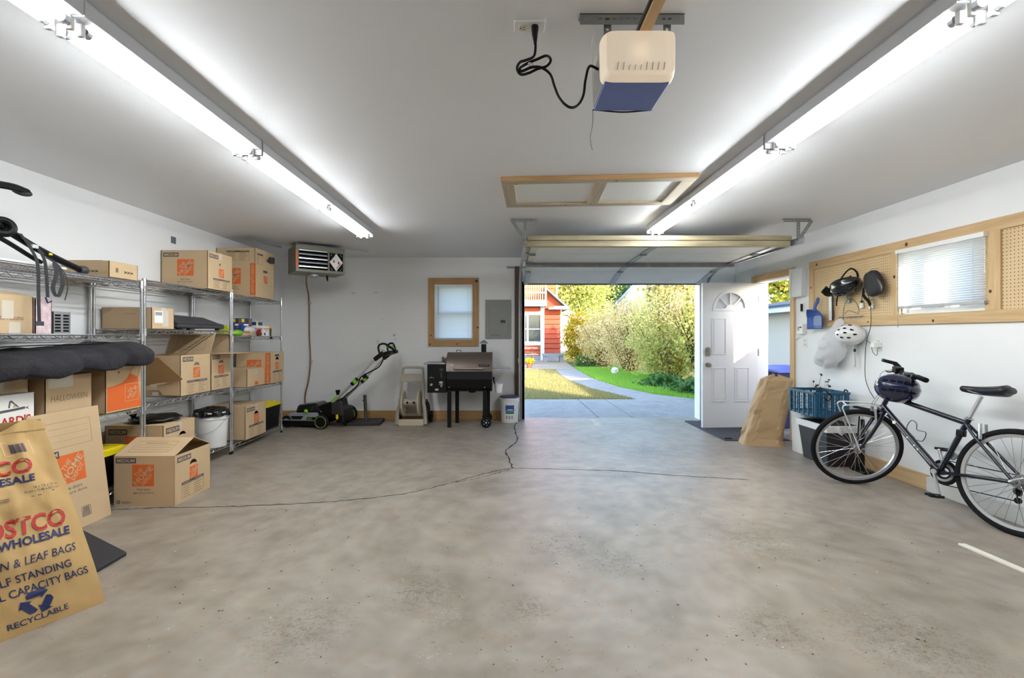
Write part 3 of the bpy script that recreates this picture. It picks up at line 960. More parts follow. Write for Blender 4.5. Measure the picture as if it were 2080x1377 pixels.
# grass blades
def grass(name, label, region, n, h, cols):
    m = leafmat(name + '_blades', cols, 0.3)
    P = np.zeros((n, 2)); k = 0
    while k < n:
        x = rng.uniform(region[0], region[1]); y = region[2] + (region[3] - region[2]) * rng.random() ** 1.25
        if not region[4](x, y): continue
        P[k] = (x, y); k += 1
    a = rng.uniform(0, 2 * np.pi, n); hh = h * rng.uniform(0.5, 1.2, n); w = rng.uniform(0.004, 0.009, n)
    lean = rng.uniform(0, 0.6, n) * hh; b_ = rng.uniform(0, 2 * np.pi, n)
    V = np.zeros((n, 3, 3))
    V[:, 0] = np.c_[P[:, 0] - w * np.cos(a), P[:, 1] - w * np.sin(a), np.full(n, -0.06)]
    V[:, 1] = np.c_[P[:, 0] + w * np.cos(a), P[:, 1] + w * np.sin(a), np.full(n, -0.06)]
    V[:, 2] = np.c_[P[:, 0] + lean * np.cos(b_), P[:, 1] + lean * np.sin(b_), -0.06 + hh]
    me = bpy.data.meshes.new(name)
    me.from_pydata(V.reshape(-1, 3).tolist(), [], np.arange(3 * n).reshape(-1, 3).tolist())
    me.materials.append(m)
    o = bpy.data.objects.new(name, me); COL.objects.link(o)
    return tag(o, label, 'grass', kind='stuff')
grass('lawn_grass', 'dry yellowing lawn grass left of the garden path', (-0.6, 2.8, 9.8, 18.3, lambda x, y: x < lx(y) - 0.03), 52000, 0.075, ['a0935a', 'b3a36c', '86934f', 'c0b080', '97935a'])
grass('lawn_grass', 'green lawn grass between path and hedge, brightened in place of sun', (2.7, 5.2, 9.9, 19.5, lambda x, y: rx(y) + 0.03 < x < 4.9), 42000, 0.09, ['86c03c', 'a2d04c', '78b038', 'b8d85c'])  # lime greens carry the sunlight that the hedge keeps off this strip

def leaves(n, fn, size, z_up=0.3, asp=1.6):
    """n leaf quads, fn(k)->Nx3 points"""
    P = fn(n); n = len(P)
    d = rng.normal(size=(n, 3)); d /= np.linalg.norm(d, axis=1)[:, None]
    e = rng.normal(size=(n, 3)); e -= d * (d * e).sum(1)[:, None]; e /= np.linalg.norm(e, axis=1)[:, None]
    s = size * rng.uniform(0.6, 1.3, n)[:, None]
    V = np.zeros((n, 4, 3))
    V[:, 0] = P - d * s * asp / 2; V[:, 1] = P + e * s / 2; V[:, 2] = P + d * s * asp / 2; V[:, 3] = P - e * s / 2
    return V
def leaf_obj(name, V, m, parent):
    me = bpy.data.meshes.new(name)
    n = len(V)
    me.from_pydata(V.reshape(-1, 3).tolist(), [], np.arange(4 * n).reshape(-1, 4).tolist())
    me.materials.append(m)
    o = bpy.data.objects.new(name, me); COL.objects.link(o); o.parent = parent
    return o
def blob(c, s, shell=0.55, lump=0.22, freq=1.6, zcut=None):
    def fn(n):
        d = rng.normal(size=(n, 3)); d /= np.linalg.norm(d, axis=1)[:, None]
        r = shell + (1 - shell) * rng.random(n) ** 0.6
        ph = np.sin(d[:, 0] * 5.1 * freq + c[0]) * np.cos(d[:, 1] * 4.3 * freq + c[1]) + 0.6 * np.sin(d[:, 2] * 7.7 * freq + c[2] * 3)
        r = r * (1 + lump * ph)
        P = d * r[:, None] * np.array(s) + np.array(c)
        P = P[P[:, 2] > (0.02 if zcut is None else zcut)]
        return P
    return fn
M_TWIG = mat('grey_brown_twig', '7d6648', 0.85); M_TWIGD = mat('dark_bark', '3d3228', 0.9)
def shrub(name, label, loc, rx_, ry_, h, n, size, cols, twigs=70, twigm=M_TWIG, group=None, low=0.1, twigr=0.010):
    t = thing(name, label, 'shrub', (loc[0], loc[1], -0.05), group=group)
    m = leafmat(name + '_leaf_%d' % len(MATS), cols, 0.5)
    V = leaves(n, blob((0, 0, h * 0.52), (rx_, ry_, h * 0.52), shell=0.35, lump=0.16, zcut=low), size)
    leaf_obj('foliage', V, m, t)['kind'] = 'stuff'
    b = MB(twigm)
    rd = random.Random(int(loc[0] * 100 + loc[1] * 7))
    for k in range(twigs):
        a = rd.uniform(0, 6.283); q = rd.uniform(0.1, 1.0)
        ex, ey = math.cos(a) * rx_ * q, math.sin(a) * ry_ * q
        ez = h * (1.02 - 0.35 * q * q) * rd.uniform(0.85, 1.08)
        bx_, by_ = ex * 0.18, ey * 0.18
        P = smooth_path([(bx_, by_, 0.0), (bx_ + ex * 0.25 + rd.uniform(-.1, .1), by_ + ey * 0.25, ez * 0.45), (ex * 0.8, ey * 0.8, ez * 0.8), (ex, ey, ez)], 3)
        r0 = twigr * rd.uniform(0.6, 1.5)
        b.tube(P, [r0 * (1 - 0.8 * i / (len(P) - 1)) for i in range(len(P))], 4, caps=False)
    b.build('stems', t)
    return t
TAN = ['dfc590', 'ecd6a6', 'f4e4bf', 'd6c67e', 'e2cc8e', 'c2c070']
TANG = ['e6d492', 'c4cc70', 'd2d67c', 'ecdaa4', 'a9bd5c']
GRN = ['a9b54e', 'cfc070', '8fa548', 'ddd088', 'b7b85a', '7c983f']
YEL = ['c9a526', 'e0bd33', 'a79a2c', '7f8a2a']
hg_ = 'garden hedge beyond the path'
shrub('hedge_shrub', 'yellow leaved shrub growing against the red house corner', (3.55, 23.2), 0.75, 0.9, 2.4, 5000, 0.07, YEL, 40, group=hg_)
shrub('hedge_shrub', 'tan bare twigged hedge shrub next to the yellow one', (4.3, 20.6), 1.25, 1.4, 2.35, 9000, 0.05, TAN, 160, group=hg_)
shrub('hedge_shrub', 'large tan twiggy hedge shrub in the middle of the hedge', (4.65, 17.6), 1.3, 1.5, 2.55, 10000, 0.045, TAN, 200, group=hg_)
shrub('hedge_shrub', 'tan and green mottled hedge shrub in full sun', (5.0, 15.0), 1.25, 1.4, 2.75, 10000, 0.045, TANG, 180, group=hg_)
shrub('hedge_shrub', 'tall golden hedge shrub behind the green bush', (5.9, 13.6), 1.5, 1.4, 3.2, 10000, 0.045, TAN, 150, group=hg_)
shrub('leafy_bush', 'low green leafy bush before the golden hedge', (4.75, 13.7), 0.85, 0.9, 1.6, 2600, 0.065, GRN, 50, group=hg_)
shrub('leafy_bush', 'green leafy bush nearest the overhead door with dark trunks', (5.15, 12.1), 0.85, 0.85, 2.5, 2500, 0.07, GRN + ['c7b45e'], 34, M_TWIGD, group=hg_, twigr=0.03, low=0.35)
for (x, y, r, h, n, l) in ((4.55, 10.9, 0.75, 0.34, 1800, 'low ivy patch at the right edge of the path'), (3.6, 20.9, 0.55, 0.5, 1000, 'low green plants where the path meets the patio'), (4.1, 12.4, 0.6, 0.3, 1100, 'dark green ground cover under the leafy bush')):
    t = thing('ground_cover', l, 'plant', (x, y, -0.06))
    leaf_obj('foliage', leaves(n, blob((0, 0, 0.08), (r, r * 0.8, h), shell=0.2, zcut=0.0), 0.07), leafmat('cover_%d' % n, ['3f6a32', '55823d', '6f9a52', '35582c']), t)['kind'] = 'stuff'
def tree(name, label, loc, h, crown, n, size, cols, trunk_r=0.16, group=None):
    t = thing(name, label, 'tree', (loc[0], loc[1], -0.06), group=group)
    tk = MB(M_TWIGD)
    zc = crown[2]
    tk.tube(smooth_path([(0, 0, 0), (0.1, 0.05, zc * 0.4), (-0.05, 0.1, zc), (0.05, 0, zc + crown[1] * 0.5)], 4), [trunk_r * (1 - 0.055 * i) for i in range(13)], 8)
    rd = random.Random(int(loc[0] * 31 + loc[1]))
    for k in range(9):
        a = rd.uniform(0, 6.28); z = zc + crown[1] * rd.uniform(-0.7, 0.3)
        e = (math.cos(a) * crown[0] * 0.75, math.sin(a) * crown[0] * 0.75, z + crown[1] * 0.5)
        tk.tube(smooth_path([(0, 0, max(0.5, z)), (e[0] * 0.5, e[1] * 0.5, z + 0.3 * crown[1]), e], 3), [0.05, .045, .04, .03, .025, .02, .015], 5)
    tk.build('trunk', t)
    leaf_obj('crown', leaves(n, blob((0, 0, zc), (crown[0], crown[0], crown[1]), shell=0.3, lump=0.2), size), leafmat(name + '_lf%d' % len(MATS), cols), t)['kind'] = 'stuff'
    return t
gt = 'trees beyond the garden'
tree('garden_tree', 'light green leafy tree behind the red house', (5.0, 32.0), 8, (2.3, 3.6, 4.3), 15000, 0.11, ['a3b060', 'bcc472', '8fa350', 'd0c87c'], group=gt)
tree('garden_tree', 'tall green tree between the distant houses', (10.2, 46.0), 9, (3.0, 4.2, 5.5), 7000, 0.22, ['7f9a55', '9aae66', '637f44'], group=gt)
tree('garden_tree', 'broad green tree filling the far end of the garden', (1.0, 44.0), 9, (4.5, 4.6, 5.0), 9000, 0.2, ['93a860', '7f9850', 'a8b468'], group=gt)
tree('garden_tree', 'autumn tree behind the golden hedge', (14.5, 33.0), 7, (4.0, 4.0, 4.6), 9000, 0.2, ['c0a552', 'a9a04a', 'd3b968', '8b9a46'], group=gt)
tree('side_yard_tree', 'yellow green tree rising above the neighbouring shed roof', (9.0, 14.5), 6, (2.6, 2.4, 3.9), 12000, 0.10, ['a9b23c', 'c7c14a', '7f9a34', 'd6cb5e', '5f7c2c'])

# ---------------------------------------------------------------- red house
M_SIDING = mat('red_siding', 'a5452a', 0.75, var=0.06, scale=3, bump=0.05, bscale=30)
M_SIDING2 = mat('orange_red_siding', 'b8562c', 0.75, var=0.06, scale=3)
M_HWHITE = mat('house_white_trim', 'bcc8d6', 0.6)
HY = 25.0
hs = thing('red_house', 'red sided house with white trim and wooden balcony railing', 'house', (0, HY, -0.05))
def board_wall(x0, x1, z0, z1, y, m, step=0.25):
    n = max(1, int(round((z1 - z0) / step))); st = (z1 - z0) / n
    first = None
    for k in range(n):
        if first is None:
            b = MB(m)
            b.hexa([(x0, y - 0.06, 0), (x1, y - 0.06, 0), (x1, y + 0.02, 0), (x0, y + 0.02, 0), (x0, y - 0.012, st - 0.022), (x1, y - 0.012, st - 0.022), (x1, y + 0.02, st - 0.022), (x0, y + 0.02, st - 0.022)])
            first = b.build('siding_board', hs); q = first
        else:
            q = first.copy(); COL.objects.link(q)
        q.location = (0, 0, z0 + st * k)
MB(mat('siding_gap_shade', '5a2018', 0.9)).bb(-4, 2.90, 0.03, 6, 0.0, 2.75).build('body', hs)  # dark body colour paints shadow lines into the gaps between boards
MB(M_SIDING2).bb(-4, 2.72, 1.2, 6, 2.75, 6.2).build('upper_storey', hs)
board_wall(2.04, 2.90, 0.42, 2.72, 0.0, M_SIDING)
board_wall(-4, 1.84, 0.30, 0.85, 0.0, M_SIDING)
board_wall(-4, 1.84, 2.58, 2.84, 0.0, M_SIDING2)
board_wall(-4, 2.72, 3.2, 6.2, 1.2, M_SIDING2)
MB(mat('foundation_grey', '8a8d92', 0.8)).bb(-4, 2.9, -0.02, 0.1, 0.0, 0.42).build('foundation', hs)
MB(M_HWHITE).bb(1.84, 2.04, -0.10, 0.06, 0.0, 2.95).build('corner_post', hs)
MB(M_HWHITE).bb(2.88, 2.98, -0.03, 0.1, 0.42, 2.75).build('corner_board', hs)
for (z0, z1, d) in ((0.82, 1.02, 0.07), (2.42, 2.60, 0.06)):
    MB(M_HWHITE).bb(-4, 1.84, -d, 0.05, z0, z1).build('window_casing', hs)
MB(M_HWHITE).bb(-4, 2.12, -0.75, 0.05, 2.86, 3.12).build('balcony_beam', hs)
MB(mat('balcony_deck', 'b9a27c', 0.8)).bb(-4, 2.1, -0.75, 1.2, 3.12, 3.17).build('balcony_deck', hs)
M_RAIL = mat('pale_railing_wood', 'b3a17a', 0.7)
MB(M_RAIL).bb(-1.0, 2.1, -0.74, -0.66, 4.12, 4.2).build('top_rail', hs)
MB(M_RAIL).bb(-1.0, 2.1, -0.74, -0.70, 3.50, 3.58).build('mid_rail', hs)
first = None
for k in range(22):
    x = 2.02 - 0.115 * k
    if first is None:
        first = MB(M_RAIL).bb(-0.025, 0.025, -0.70, -0.66, 3.17, 4.12).build('baluster', hs); q = first
    else:
        q = first.copy(); COL.objects.link(q)
    q.location = (x, 0, 0)
for x in (2.06, 0.2): MB(M_RAIL).bb(x - 0.05, x + 0.05, -0.76, -0.64, 3.12, 4.25).build('newel_post', hs)
wf = MB(M_HWHITE)
for x in (-0.6, 0.98, 1.16): wf.bb(x - 0.05, x + 0.05, -0.04, 0.04, 1.0, 2.44)
wf.bb(-4, 1.84, -0.035, 0.04, 1.66, 1.70)
wf.build('window_mullion', hs)
M_HGLASS = mat('reflective_glass', '3f4542', 0.12, spec=0.4, var=0.3, scale=2.0)
for (a, b_) in ((-0.55, 0.93), (1.03, 1.11), (1.21, 1.84)):
    for (z0, z1) in ((1.02, 1.66), (1.70, 2.42)):
        MB(M_HGLASS).bb(a, b_, 0.0, 0.02, z0, z1).build('pane', hs)
# lean-to roof slope with white rake board on the right of the balcony
rk = MB(M_HWHITE); rk.beam((2.05, -0.35, 3.86), (3.25, -0.35, 2.80), 0.05, 0.20, up=(0, 1, 0)); rk.build('rake_board', hs)
rk = MB(mat('roof_shingle_grey', '77736c', 0.9)); rk.hexa([(2.05, -0.3, 3.80), (3.3, -0.3, 2.70), (3.3, 5.5, 2.70), (2.05, 5.5, 3.80), (2.05, -0.3, 3.92), (3.3, -0.3, 2.82), (3.3, 5.5, 2.82), (2.05, 5.5, 3.92)]); rk.build('side_roof', hs)
rk = MB(M_HWHITE); rk.bb(2.25, 3.28, -0.55, 0.0, 2.70, 2.80); rk.bb(2.5, 3.3, -0.58, -0.5, 2.70, 2.86); rk.build('eave_return', hs)
rk = MB(M_SIDING); rk.prism([(2.05, 2.75), (3.15, 2.75), (2.05, 3.78)], 0.05, lambda u, v, w: (u, -0.05 + w, v)); rk.build('gable_wall', hs)
MB(M_HWHITE).cyl((3.02, 3.0, 3.0), (3.02, 3.0, 4.4), 0.07, n=10).build('vent_pipe', hs)
rk = MB(mat('pale_annex', 'dfe3e4', 0.7)); rk.bb(2.95, 3.9, 3.0, 6.0, 0.4, 2.55); rk.build('annex_wall', hs)
rk = MB(M_HWHITE); rk.beam((3.0, 2.9, 3.0), (4.5, 2.9, 2.3), 0.3, 0.12, up=(0, 1, 0)); rk.build('annex_fascia', hs)

# far houses
fh = thing('distant_house', 'distant pale house with blue grey gable roof above the hedge', 'house', (13.0, 40.0, 0), R(-28))
MB(mat('far_wall', 'c9cbb8', 0.8)).prism([(-3.6, 0), (3.6, 0), (3.6, 4.0), (0, 7.6), (-3.6, 4.0)], 9.0, lambda u, v, w: (u, w, v)).build('walls', fh)
M_BLUEROOF = mat('blue_grey_roof', '6f8fb5', 0.7, var=0.05)
for s in (-1, 1):
    rf = MB(M_BLUEROOF); rf.hexa([(s * 4.1, -0.5, 3.5), (0, -0.5, 7.6), (0, 9.5, 7.6), (s * 4.1, 9.5, 3.5), (s * 4.1, -0.5, 3.68), (0, -0.5, 7.8), (0, 9.5, 7.8), (s * 4.1, 9.5, 3.68)]); rf.build('roof_slope', fh)
    rf = MB(M_HWHITE); rf.beam((s * 4.15, -0.55, 3.45), (0, -0.55, 7.6), 0.06, 0.34, up=(0, 1, 0)); rf.build('rake_board', fh)
wn_ = MB(M_HGLASS); wn_.bb(-1.0, -0.1, -0.05, 0.02, 4.2, 5.4); wn_.build('window', fh)
wn_ = MB(M_HGLASS); wn_.bb(0.1, 1.0, -0.05, 0.02, 4.2, 5.4); wn_.build('window', fh)
fh = thing('distant_house', 'distant cream house with porch posts behind the light green tree', 'house', (8.0, 52.0, 0))
MB(mat('far_cream', 'd6d3c2', 0.8)).bb(-3.5, 3.5, 0, 6, 0, 9).build('walls', fh)
for k in range(5): MB(M_HWHITE).bb(-3.3 + 1.6 * k, -3.1 + 1.6 * k, -1.0, -0.8, 3.2, 8).build('porch_post', fh)
for k in range(3): MB(M_HGLASS).bb(-2.6 + 2.0 * k, -1.6 + 2.0 * k, -0.05, 0.02, 4.6, 6.6).build('window', fh)
MB(M_HWHITE).bb(-3.5, 3.5, -1.1, 0, 3.6, 4.0).build('balcony', fh)

# picnic table, flowers, balls
M_BENCH = mat('weathered_bench', 'a9917a', 0.8, var=0.1)
pc = thing('picnic_table', 'weathered wooden picnic table on the patio beside the red house', 'table', (0.75, 22.4, -0.02))
first = None
for k in range(5):
    MB(M_BENCH).bb(-0.9, 0.75, -0.36 + 0.145 * k, -0.23 + 0.145 * k, 0.70, 0.74).build('top_board', pc)
for s in (-1, 1):
    MB(M_BENCH).bb(-0.9, 0.75, s * 0.7 - 0.13, s * 0.7 + 0.13, 0.42, 0.46).build('bench_board', pc)
for x in (-0.6, 0.5):
    l_ = MB(M_BENCH); l_.beam((x, -0.75, 0), (x, 0.25, 0.70), 0.04, 0.09); l_.beam((x, 0.75, 0), (x, -0.25, 0.70), 0.04, 0.09); l_.bb(x - 0.02, x + 0.02, -0.8, 0.8, 0.34, 0.42); l_.build('leg_frame', pc)
sb = thing('stone_bench', 'low grey stone bench at the red house corner', 'bench', (2.35, 23.6, -0.02))
MB(mat('grey_stone', '8d9098', 0.85)).bb(-0.5, 0.55, -0.25, 0.25, 0.30, 0.40).build('seat_slab', sb)
for x in (-0.38, 0.42): MB('grey_stone').bb(x - 0.09, x + 0.09, -0.2, 0.2, 0, 0.30).build('block_leg', sb)
fl = thing('flower_pot', 'yellow chrysanthemums in a pot on the patio edge', 'flowers', (0.95, 19.0, -0.02))
MB(mat('terracotta', '8d5a3c', 0.8)).lathe([(0.0, 0), (0.09, 0), (0.12, 0.2), (0.1, 0.2)], n=14).build('pot', fl, smooth=True)
leaf_obj('blossoms', leaves(900, blob((0, 0, 0.3), (0.17, 0.17, 0.11), shell=0.5, zcut=0.15), 0.04), leafmat('yellow_flowers', ['e8c413', 'f2d42c', 'd9ae10', 'e8cf3a']), fl)['kind'] = 'stuff'
def ball(loc, r, label):
    t = thing('play_ball', label, 'ball', (loc[0], loc[1], r - 0.05))
    MB(M_LABEL).ellipsoid((0, 0, 0), (r, r, r), 18, 12).build('shell', t, smooth=True)
    p = MB(M_NAVY)
    for d in ((0, -1, 0.2), (0.8, -0.6, 0.3), (-0.8, -0.6, 0.2), (0, -0.4, 0.95), (0.5, -0.7, -0.6)):
        d = Vector(d).normalized(); q = d.to_track_quat('Z', 'Y').to_matrix()
        p.add([d * r * 1.003] + [(d * r * 0.93 + q @ Vector((math.cos(a * 1.2566) * r * 0.38, math.sin(a * 1.2566) * r * 0.38, 0))).normalized() * r * 1.004 for a in range(5)], [(0, i + 1, (i + 1) % 5 + 1) for i in range(5)])
    p.build('dark_panels', t)
ball((3.75, 16.2), 0.13, 'white and navy ball lying on the grass by the hedge')

# ---------------------------------------------------------------- neighbouring shed and bin beyond the side door
ns = thing('neighbour_shed', 'pale grey shed with blue roof edge outside the side door', 'shed', (4.85, 1.5, 0))
M_SHED = mat('shed_pale_grey', 'b7b1a8', 0.7)
first = None
for k in range(28):
    y = 0.3 * k
    if first is None:
        first = MB(M_SHED).hexa([(0, 0.0, 0), (0.02, 0.0, 0), (0.02, 0.3, 0), (0, 0.3, 0), (0, 0.0, 1.82), (0.02, 0.0, 1.82), (0.02, 0.3, 1.82), (0, 0.3, 1.82)])
        first.v = [(x if not (yy in (0.0,) and x == 0) else x + 0.008, yy, z) for x, yy, z in first.v]
        first = first.build('wall_panel', ns); q = first
    else:
        q = first.copy(); COL.objects.link(q)
    q.location = (0, y, 0)
MB(M_SHED).bb(0.02, 3.0, 0, 8.4, 0, 1.8).build('shed_body', ns)
MB(M_HWHITE).bb(-0.33, -0.30, -0.2, 8.6, 1.68, 1.77).build('fascia', ns)
MB(M_HWHITE).bb(-0.30, 0.0, -0.2, 8.6, 1.70, 1.72).build('soffit', ns)
rf = MB(mat('shed_roof_blue', '34465f', 0.8)); rf.hexa([(-0.37, -0.25, 1.765), (3.2, -0.25, 2.3), (3.2, 8.65, 2.3), (-0.37, 8.65, 1.765), (-0.37, -0.25, 1.80), (3.2, -0.25, 2.34), (3.2, 8.65, 2.34), (-0.37, 8.65, 1.80)]); rf.build('roof', ns)
bn = thing('wheelie_bin', 'dark bin with a blue lid outside the side door', 'bin', (4.12, 6.98, -0.03))
b = MB(mat('bin_navy', '2a3460', 0.5)); b.hexa([(-.2, -.24, 0), (.2, -.24, 0), (.2, .24, 0), (-.2, .24, 0), (-.26, -.3, .8), (.26, -.3, .8), (.26, .3, .8), (-.26, .3, .8)]); b.build('bin_body', bn, bevel=0.02)
b = MB(mat('bin_lid_blue', '6673c4', 0.4)); b.grid(12, 10, lambda u, v: (-0.28 + 0.56 * u, -0.32 + 0.64 * v, 0.80 + 0.09 * (1 - (2 * u - 1) ** 4) * (1 - (2 * v - 1) ** 4)))
b.build('lid', bn, smooth=True, solid=0.006)
# ================================================================ wire shelving
def wire_shelf_mesh(L):
    """one chrome wire shelf, x depth 0..-0.44 (front at 0), y 0..L"""
    D = 0.42
    fr = MB(M_CHROME)
    for x in (0.0, -D):
        for z in (0.0, -0.032): fr.tube([(x, 0.02, z), (x, L - 0.02, z)], 0.0042, 6)
        n = int(L / 0.05)
        pts = [(x, 0.02 + (L - 0.04) * k / n, 0.0 if k % 2 else -0.032) for k in range(n + 1)]
        fr.tube(pts, 0.0028, 4)
    for y in (0.02, L - 0.02):
        for z in (0.0, -0.032): fr.tube([(0, y, z), (-D, y, z)], 0.0042, 6)
        pts = [(-D * k / 9, y, 0.0 if k % 2 else -0.032) for k in range(10)]
        fr.tube(pts, 0.0028, 4)
    for x in (0, -D):
        for y in (0, L): fr.cyl((x, y, -0.05), (x, y, 0.012), 0.019, 0.017, n=12)
    dk = MB(M_CHROME)
    n = int(L / 0.026)
    for k in range(1, n):
        y = 0.02 + (L - 0.04) * k / n
        dk.tube([(0, y, 0.004), (-D, y, 0.004)], 0.0022, 4, caps=False)
    for x in (-0.14, -0.28): dk.tube([(x, 0.02, -0.002), (x, L - 0.02, -0.002)], 0.004, 6)
    return fr, dk
def shelving(label, y0, L, levels, top):
    t = thing('wire_shelving', label, 'shelving', (-3.005, y0, 0), group='chrome wire shelving units')
    f0 = None
    for z in levels:
        if f0 is None:
            fr, dk = wire_shelf_mesh(L)
            f0 = fr.build('shelf', t, smooth=True); d0 = dk.build('wire_deck', f0, smooth=True); d0['kind'] = 'stuff'; s_ = f0
        else:
            s_ = f0.copy(); COL.objects.link(s_); d = d0.copy(); COL.objects.link(d); d.parent = s_
        s_.location = (0, 0, z)
    p0 = None
    for (x, y) in ((0, 0), (0, L), (-0.42, 0), (-0.42, L)):
        if p0 is None:
            m = MB(M_CHROME); m.cyl((0, 0, 0.03), (0, 0, top), 0.0117, n=12)
            z = 0.08
            while z < top: m.torus((0, 0, z), (0, 0, 1), 0.0125, 0.0012, 12, 4); z += 0.0254 * 2
            p0 = m.build('post', t, smooth=True); q = p0
            f = MB(M_BLACK); f.lathe([(0.0, 0.0), (0.014, 0.0), (0.015, 0.012), (0.008, 0.016), (0.007, 0.035)], n=12); f0_ = f.build('levelling_foot', p0, smooth=True)
        else:
            q = p0.copy(); COL.objects.link(q); d = f0_.copy(); COL.objects.link(d); d.parent = q
        q.location = (x, y, 0)
    return t
shelving('chrome wire shelving unit nearest the camera holding the plush cushion', 2.68, 1.22, (0.12, 0.70, 1.30, 1.735), 1.75)
shelving('chrome wire shelving unit in the middle of the left wall row', 3.930, 1.23, (0.13, 0.725, 1.345, 1.76), 1.775)
shelving('chrome wire shelving unit closest to the back wall corner', 5.19, 1.145, (0.09, 0.68, 1.28, 1.75), 1.80)
wire_dummy = None

# ================================================================ cartons
def FACES(W, D, H):
    return {'front': lambda u, v, w: (-W / 2 + u, -D / 2 - w, v), 'right': lambda u, v, w: (W / 2 + w, -D / 2 + u, v),
            'left': lambda u, v, w: (-W / 2 - w, D / 2 - u, v), 'back': lambda u, v, w: (W / 2 - u, D / 2 + w, v),
            'top': lambda u, v, w: (-W / 2 + u, -D / 2 + v, H + w)}
def lift(F, k=0.0009): return lambda u, v, w: F(u, v, w + k)
def P_logo(root, F, u, v, s):
    m = MB(M_ORANGE); m.panel(rect(u, u + s, v, v + s), [], 0.0003, lift(F, 0.0004))
    m.use(M_KRAFT)
    cx, cy = u + s / 2, v + s / 2; k = math.sqrt(0.5)
    G = lambda a, b, w: F(cx + (a - b) * k, cy + (a + b) * k, 0.0013)
    m.text('HOME', G, 1.10 * s, 0.25 * s, -0.55 * s, -0.125 * s, 0.02)
    m.text('THE', G, 0.46 * s, 0.17 * s, -0.28 * s, 0.165 * s, 0.015)
    m.text('DEPOT', G, 0.66 * s, 0.17 * s, -0.33 * s, -0.34 * s, 0.015)
    return m.build('logo_print', root)
def P_medium(root, F, u, v, w_, h, s='MEDIUM'):
    m = MB(M_INK); m.panel(rect(u, u + w_, v, v + h), [], 0.0003, lift(F, 0.0004)); m.use(M_KRAFT)
    if s: m.text(s, lambda a, b, w: F(a, b, 0.0013), w_ * 0.86, h * 0.62, u + w_ * 0.07, v + h * 0.19, 0.02)
    return m.build('size_print', root)
def P_tag(root, F, u, v, w_, h, lines, m_=None, bold=0.0, name='slogan_print'):
    m = MB(m_ or M_INK); n = len(lines); lh = h / n
    mx = max(len(l) for l in lines)
    for i, l in enumerate(lines):
        ww = w_ * len(l) / mx
        m.text(l, lambda a, b, w: F(a, b, 0.0009), ww, lh * 0.7, u + (w_ - ww) / 2, v + h - lh * (i + 0.85), bold)
    return m.build(name, root)
def P_list(root, F, u, v, w_, h, cols=2, rows=6):
    m = MB(M_INK); hh = h * 0.16; G = lift(F, 0.0004)
    m.panel(rect(u, u + w_, v + h - hh, v + h), [], 0.0003, G)
    e = 0.0016
    for (a, b, c_, d) in ((u, u + e, v, v + h), (u + w_ - e, u + w_, v, v + h), (u, u + w_, v, v + e)): m.panel(rect(a, b, c_, d), [], 0.0003, G)
    m.use(M_INKLINE)
    for c_ in range(cols):
        for r_ in range(rows):
            a = u + w_ * (0.06 + 0.5 * c_); z = v + (h - hh) * (r_ + 0.6) / rows
            m.panel(rect(a, a + w_ * random.uniform(0.24, 0.36), z, z + 0.004), [], 0.0003, G)
    m.use(M_KRAFT)
    m.text('PLACE IN', lambda a, b, w: F(a, b, 0.0013), w_ * 0.3, hh * 0.5, u + w_ * 0.05, v + h - hh * 0.75, 0.01)
    if cols > 1: m.text('CONTENTS', lambda a, b, w: F(a, b, 0.0013), w_ * 0.33, hh * 0.5, u + w_ * 0.6, v + h - hh * 0.75, 0.01)
    return m.build('checklist_print', root)
def P_frame(root, F, u, v, w_, h, rows=3):
    m = MB(M_INKLINE); e = 0.0018; G = lift(F, 0.0004)
    m.panel(rect(u, u + w_, v, v + h), [rect(u + e, u + w_ - e, v + e, v + h - e)], 0.0003, G)
    for k in range(1, rows + 1):
        z = v + h * k / (rows + 1); m.panel(rect(u + w_ * 0.06, u + w_ * 0.94, z, z + 0.001), [], 0.0003, G)
    return m.build('writing_box_print', root)
def P_scrib(root, F, u, v, w_, h):
    m = MB(M_INKLINE); n = 26
    pts = [F(u + w_ * i / n, v + h * (0.5 + 0.5 * math.sin(i * 2.1) * (0.5 + 0.5 * math.sin(i * 0.7))), 0.0008) for i in range(n + 1)]
    m.tube(pts, 0.0009, 4)
    return m.build('handwriting', root)
def P_lines(root, F, u, v, w_, h, n):
    m = MB(M_INKLINE)
    for k in range(n): m.panel(rect(u, u + w_ * (0.75 + 0.25 * (k % 2)), v + h * k / n, v + h * (k + 0.45) / n), [], 0.0003, lift(F, 0.0005))
    return m.build('small_print', root)
def P_recycle(root, F, cx, cy, r, m_=None, name='recycle_print'):
    m = MB(m_ or M_INK)
    for k in range(3):
        a0 = R(90 + 120 * k)
        c_, s_ = math.cos(a0 - R(90)), math.sin(a0 - R(90))
        pl = [(-0.52, 0.36), (0.26, 0.36), (0.26, 0.16), (0.74, 0.60), (0.30, 1.06), (0.30, 0.86), (-0.36, 0.86), (-0.56, 0.60)]
        m.panel([(cx + r * (x * c_ - y * s_), cy + r * (x * s_ + y * c_)) for x, y in pl], [], 0.0003, lift(F, 0.0005))
    return m.build(name, root)
def handle_hole(cx, cy, w_=0.085, h=0.03):
    out = []
    for i in range(9): a = math.pi * i / 8; out.append((cx + w_ / 2 * math.cos(a), cy + h * math.sin(a) * 1.15))
    for i in range(1, 6): t = i / 6; out.append((cx - w_ / 2 + w_ * t, cy + h * 0.2 * math.sin(math.pi * t)))
    return out
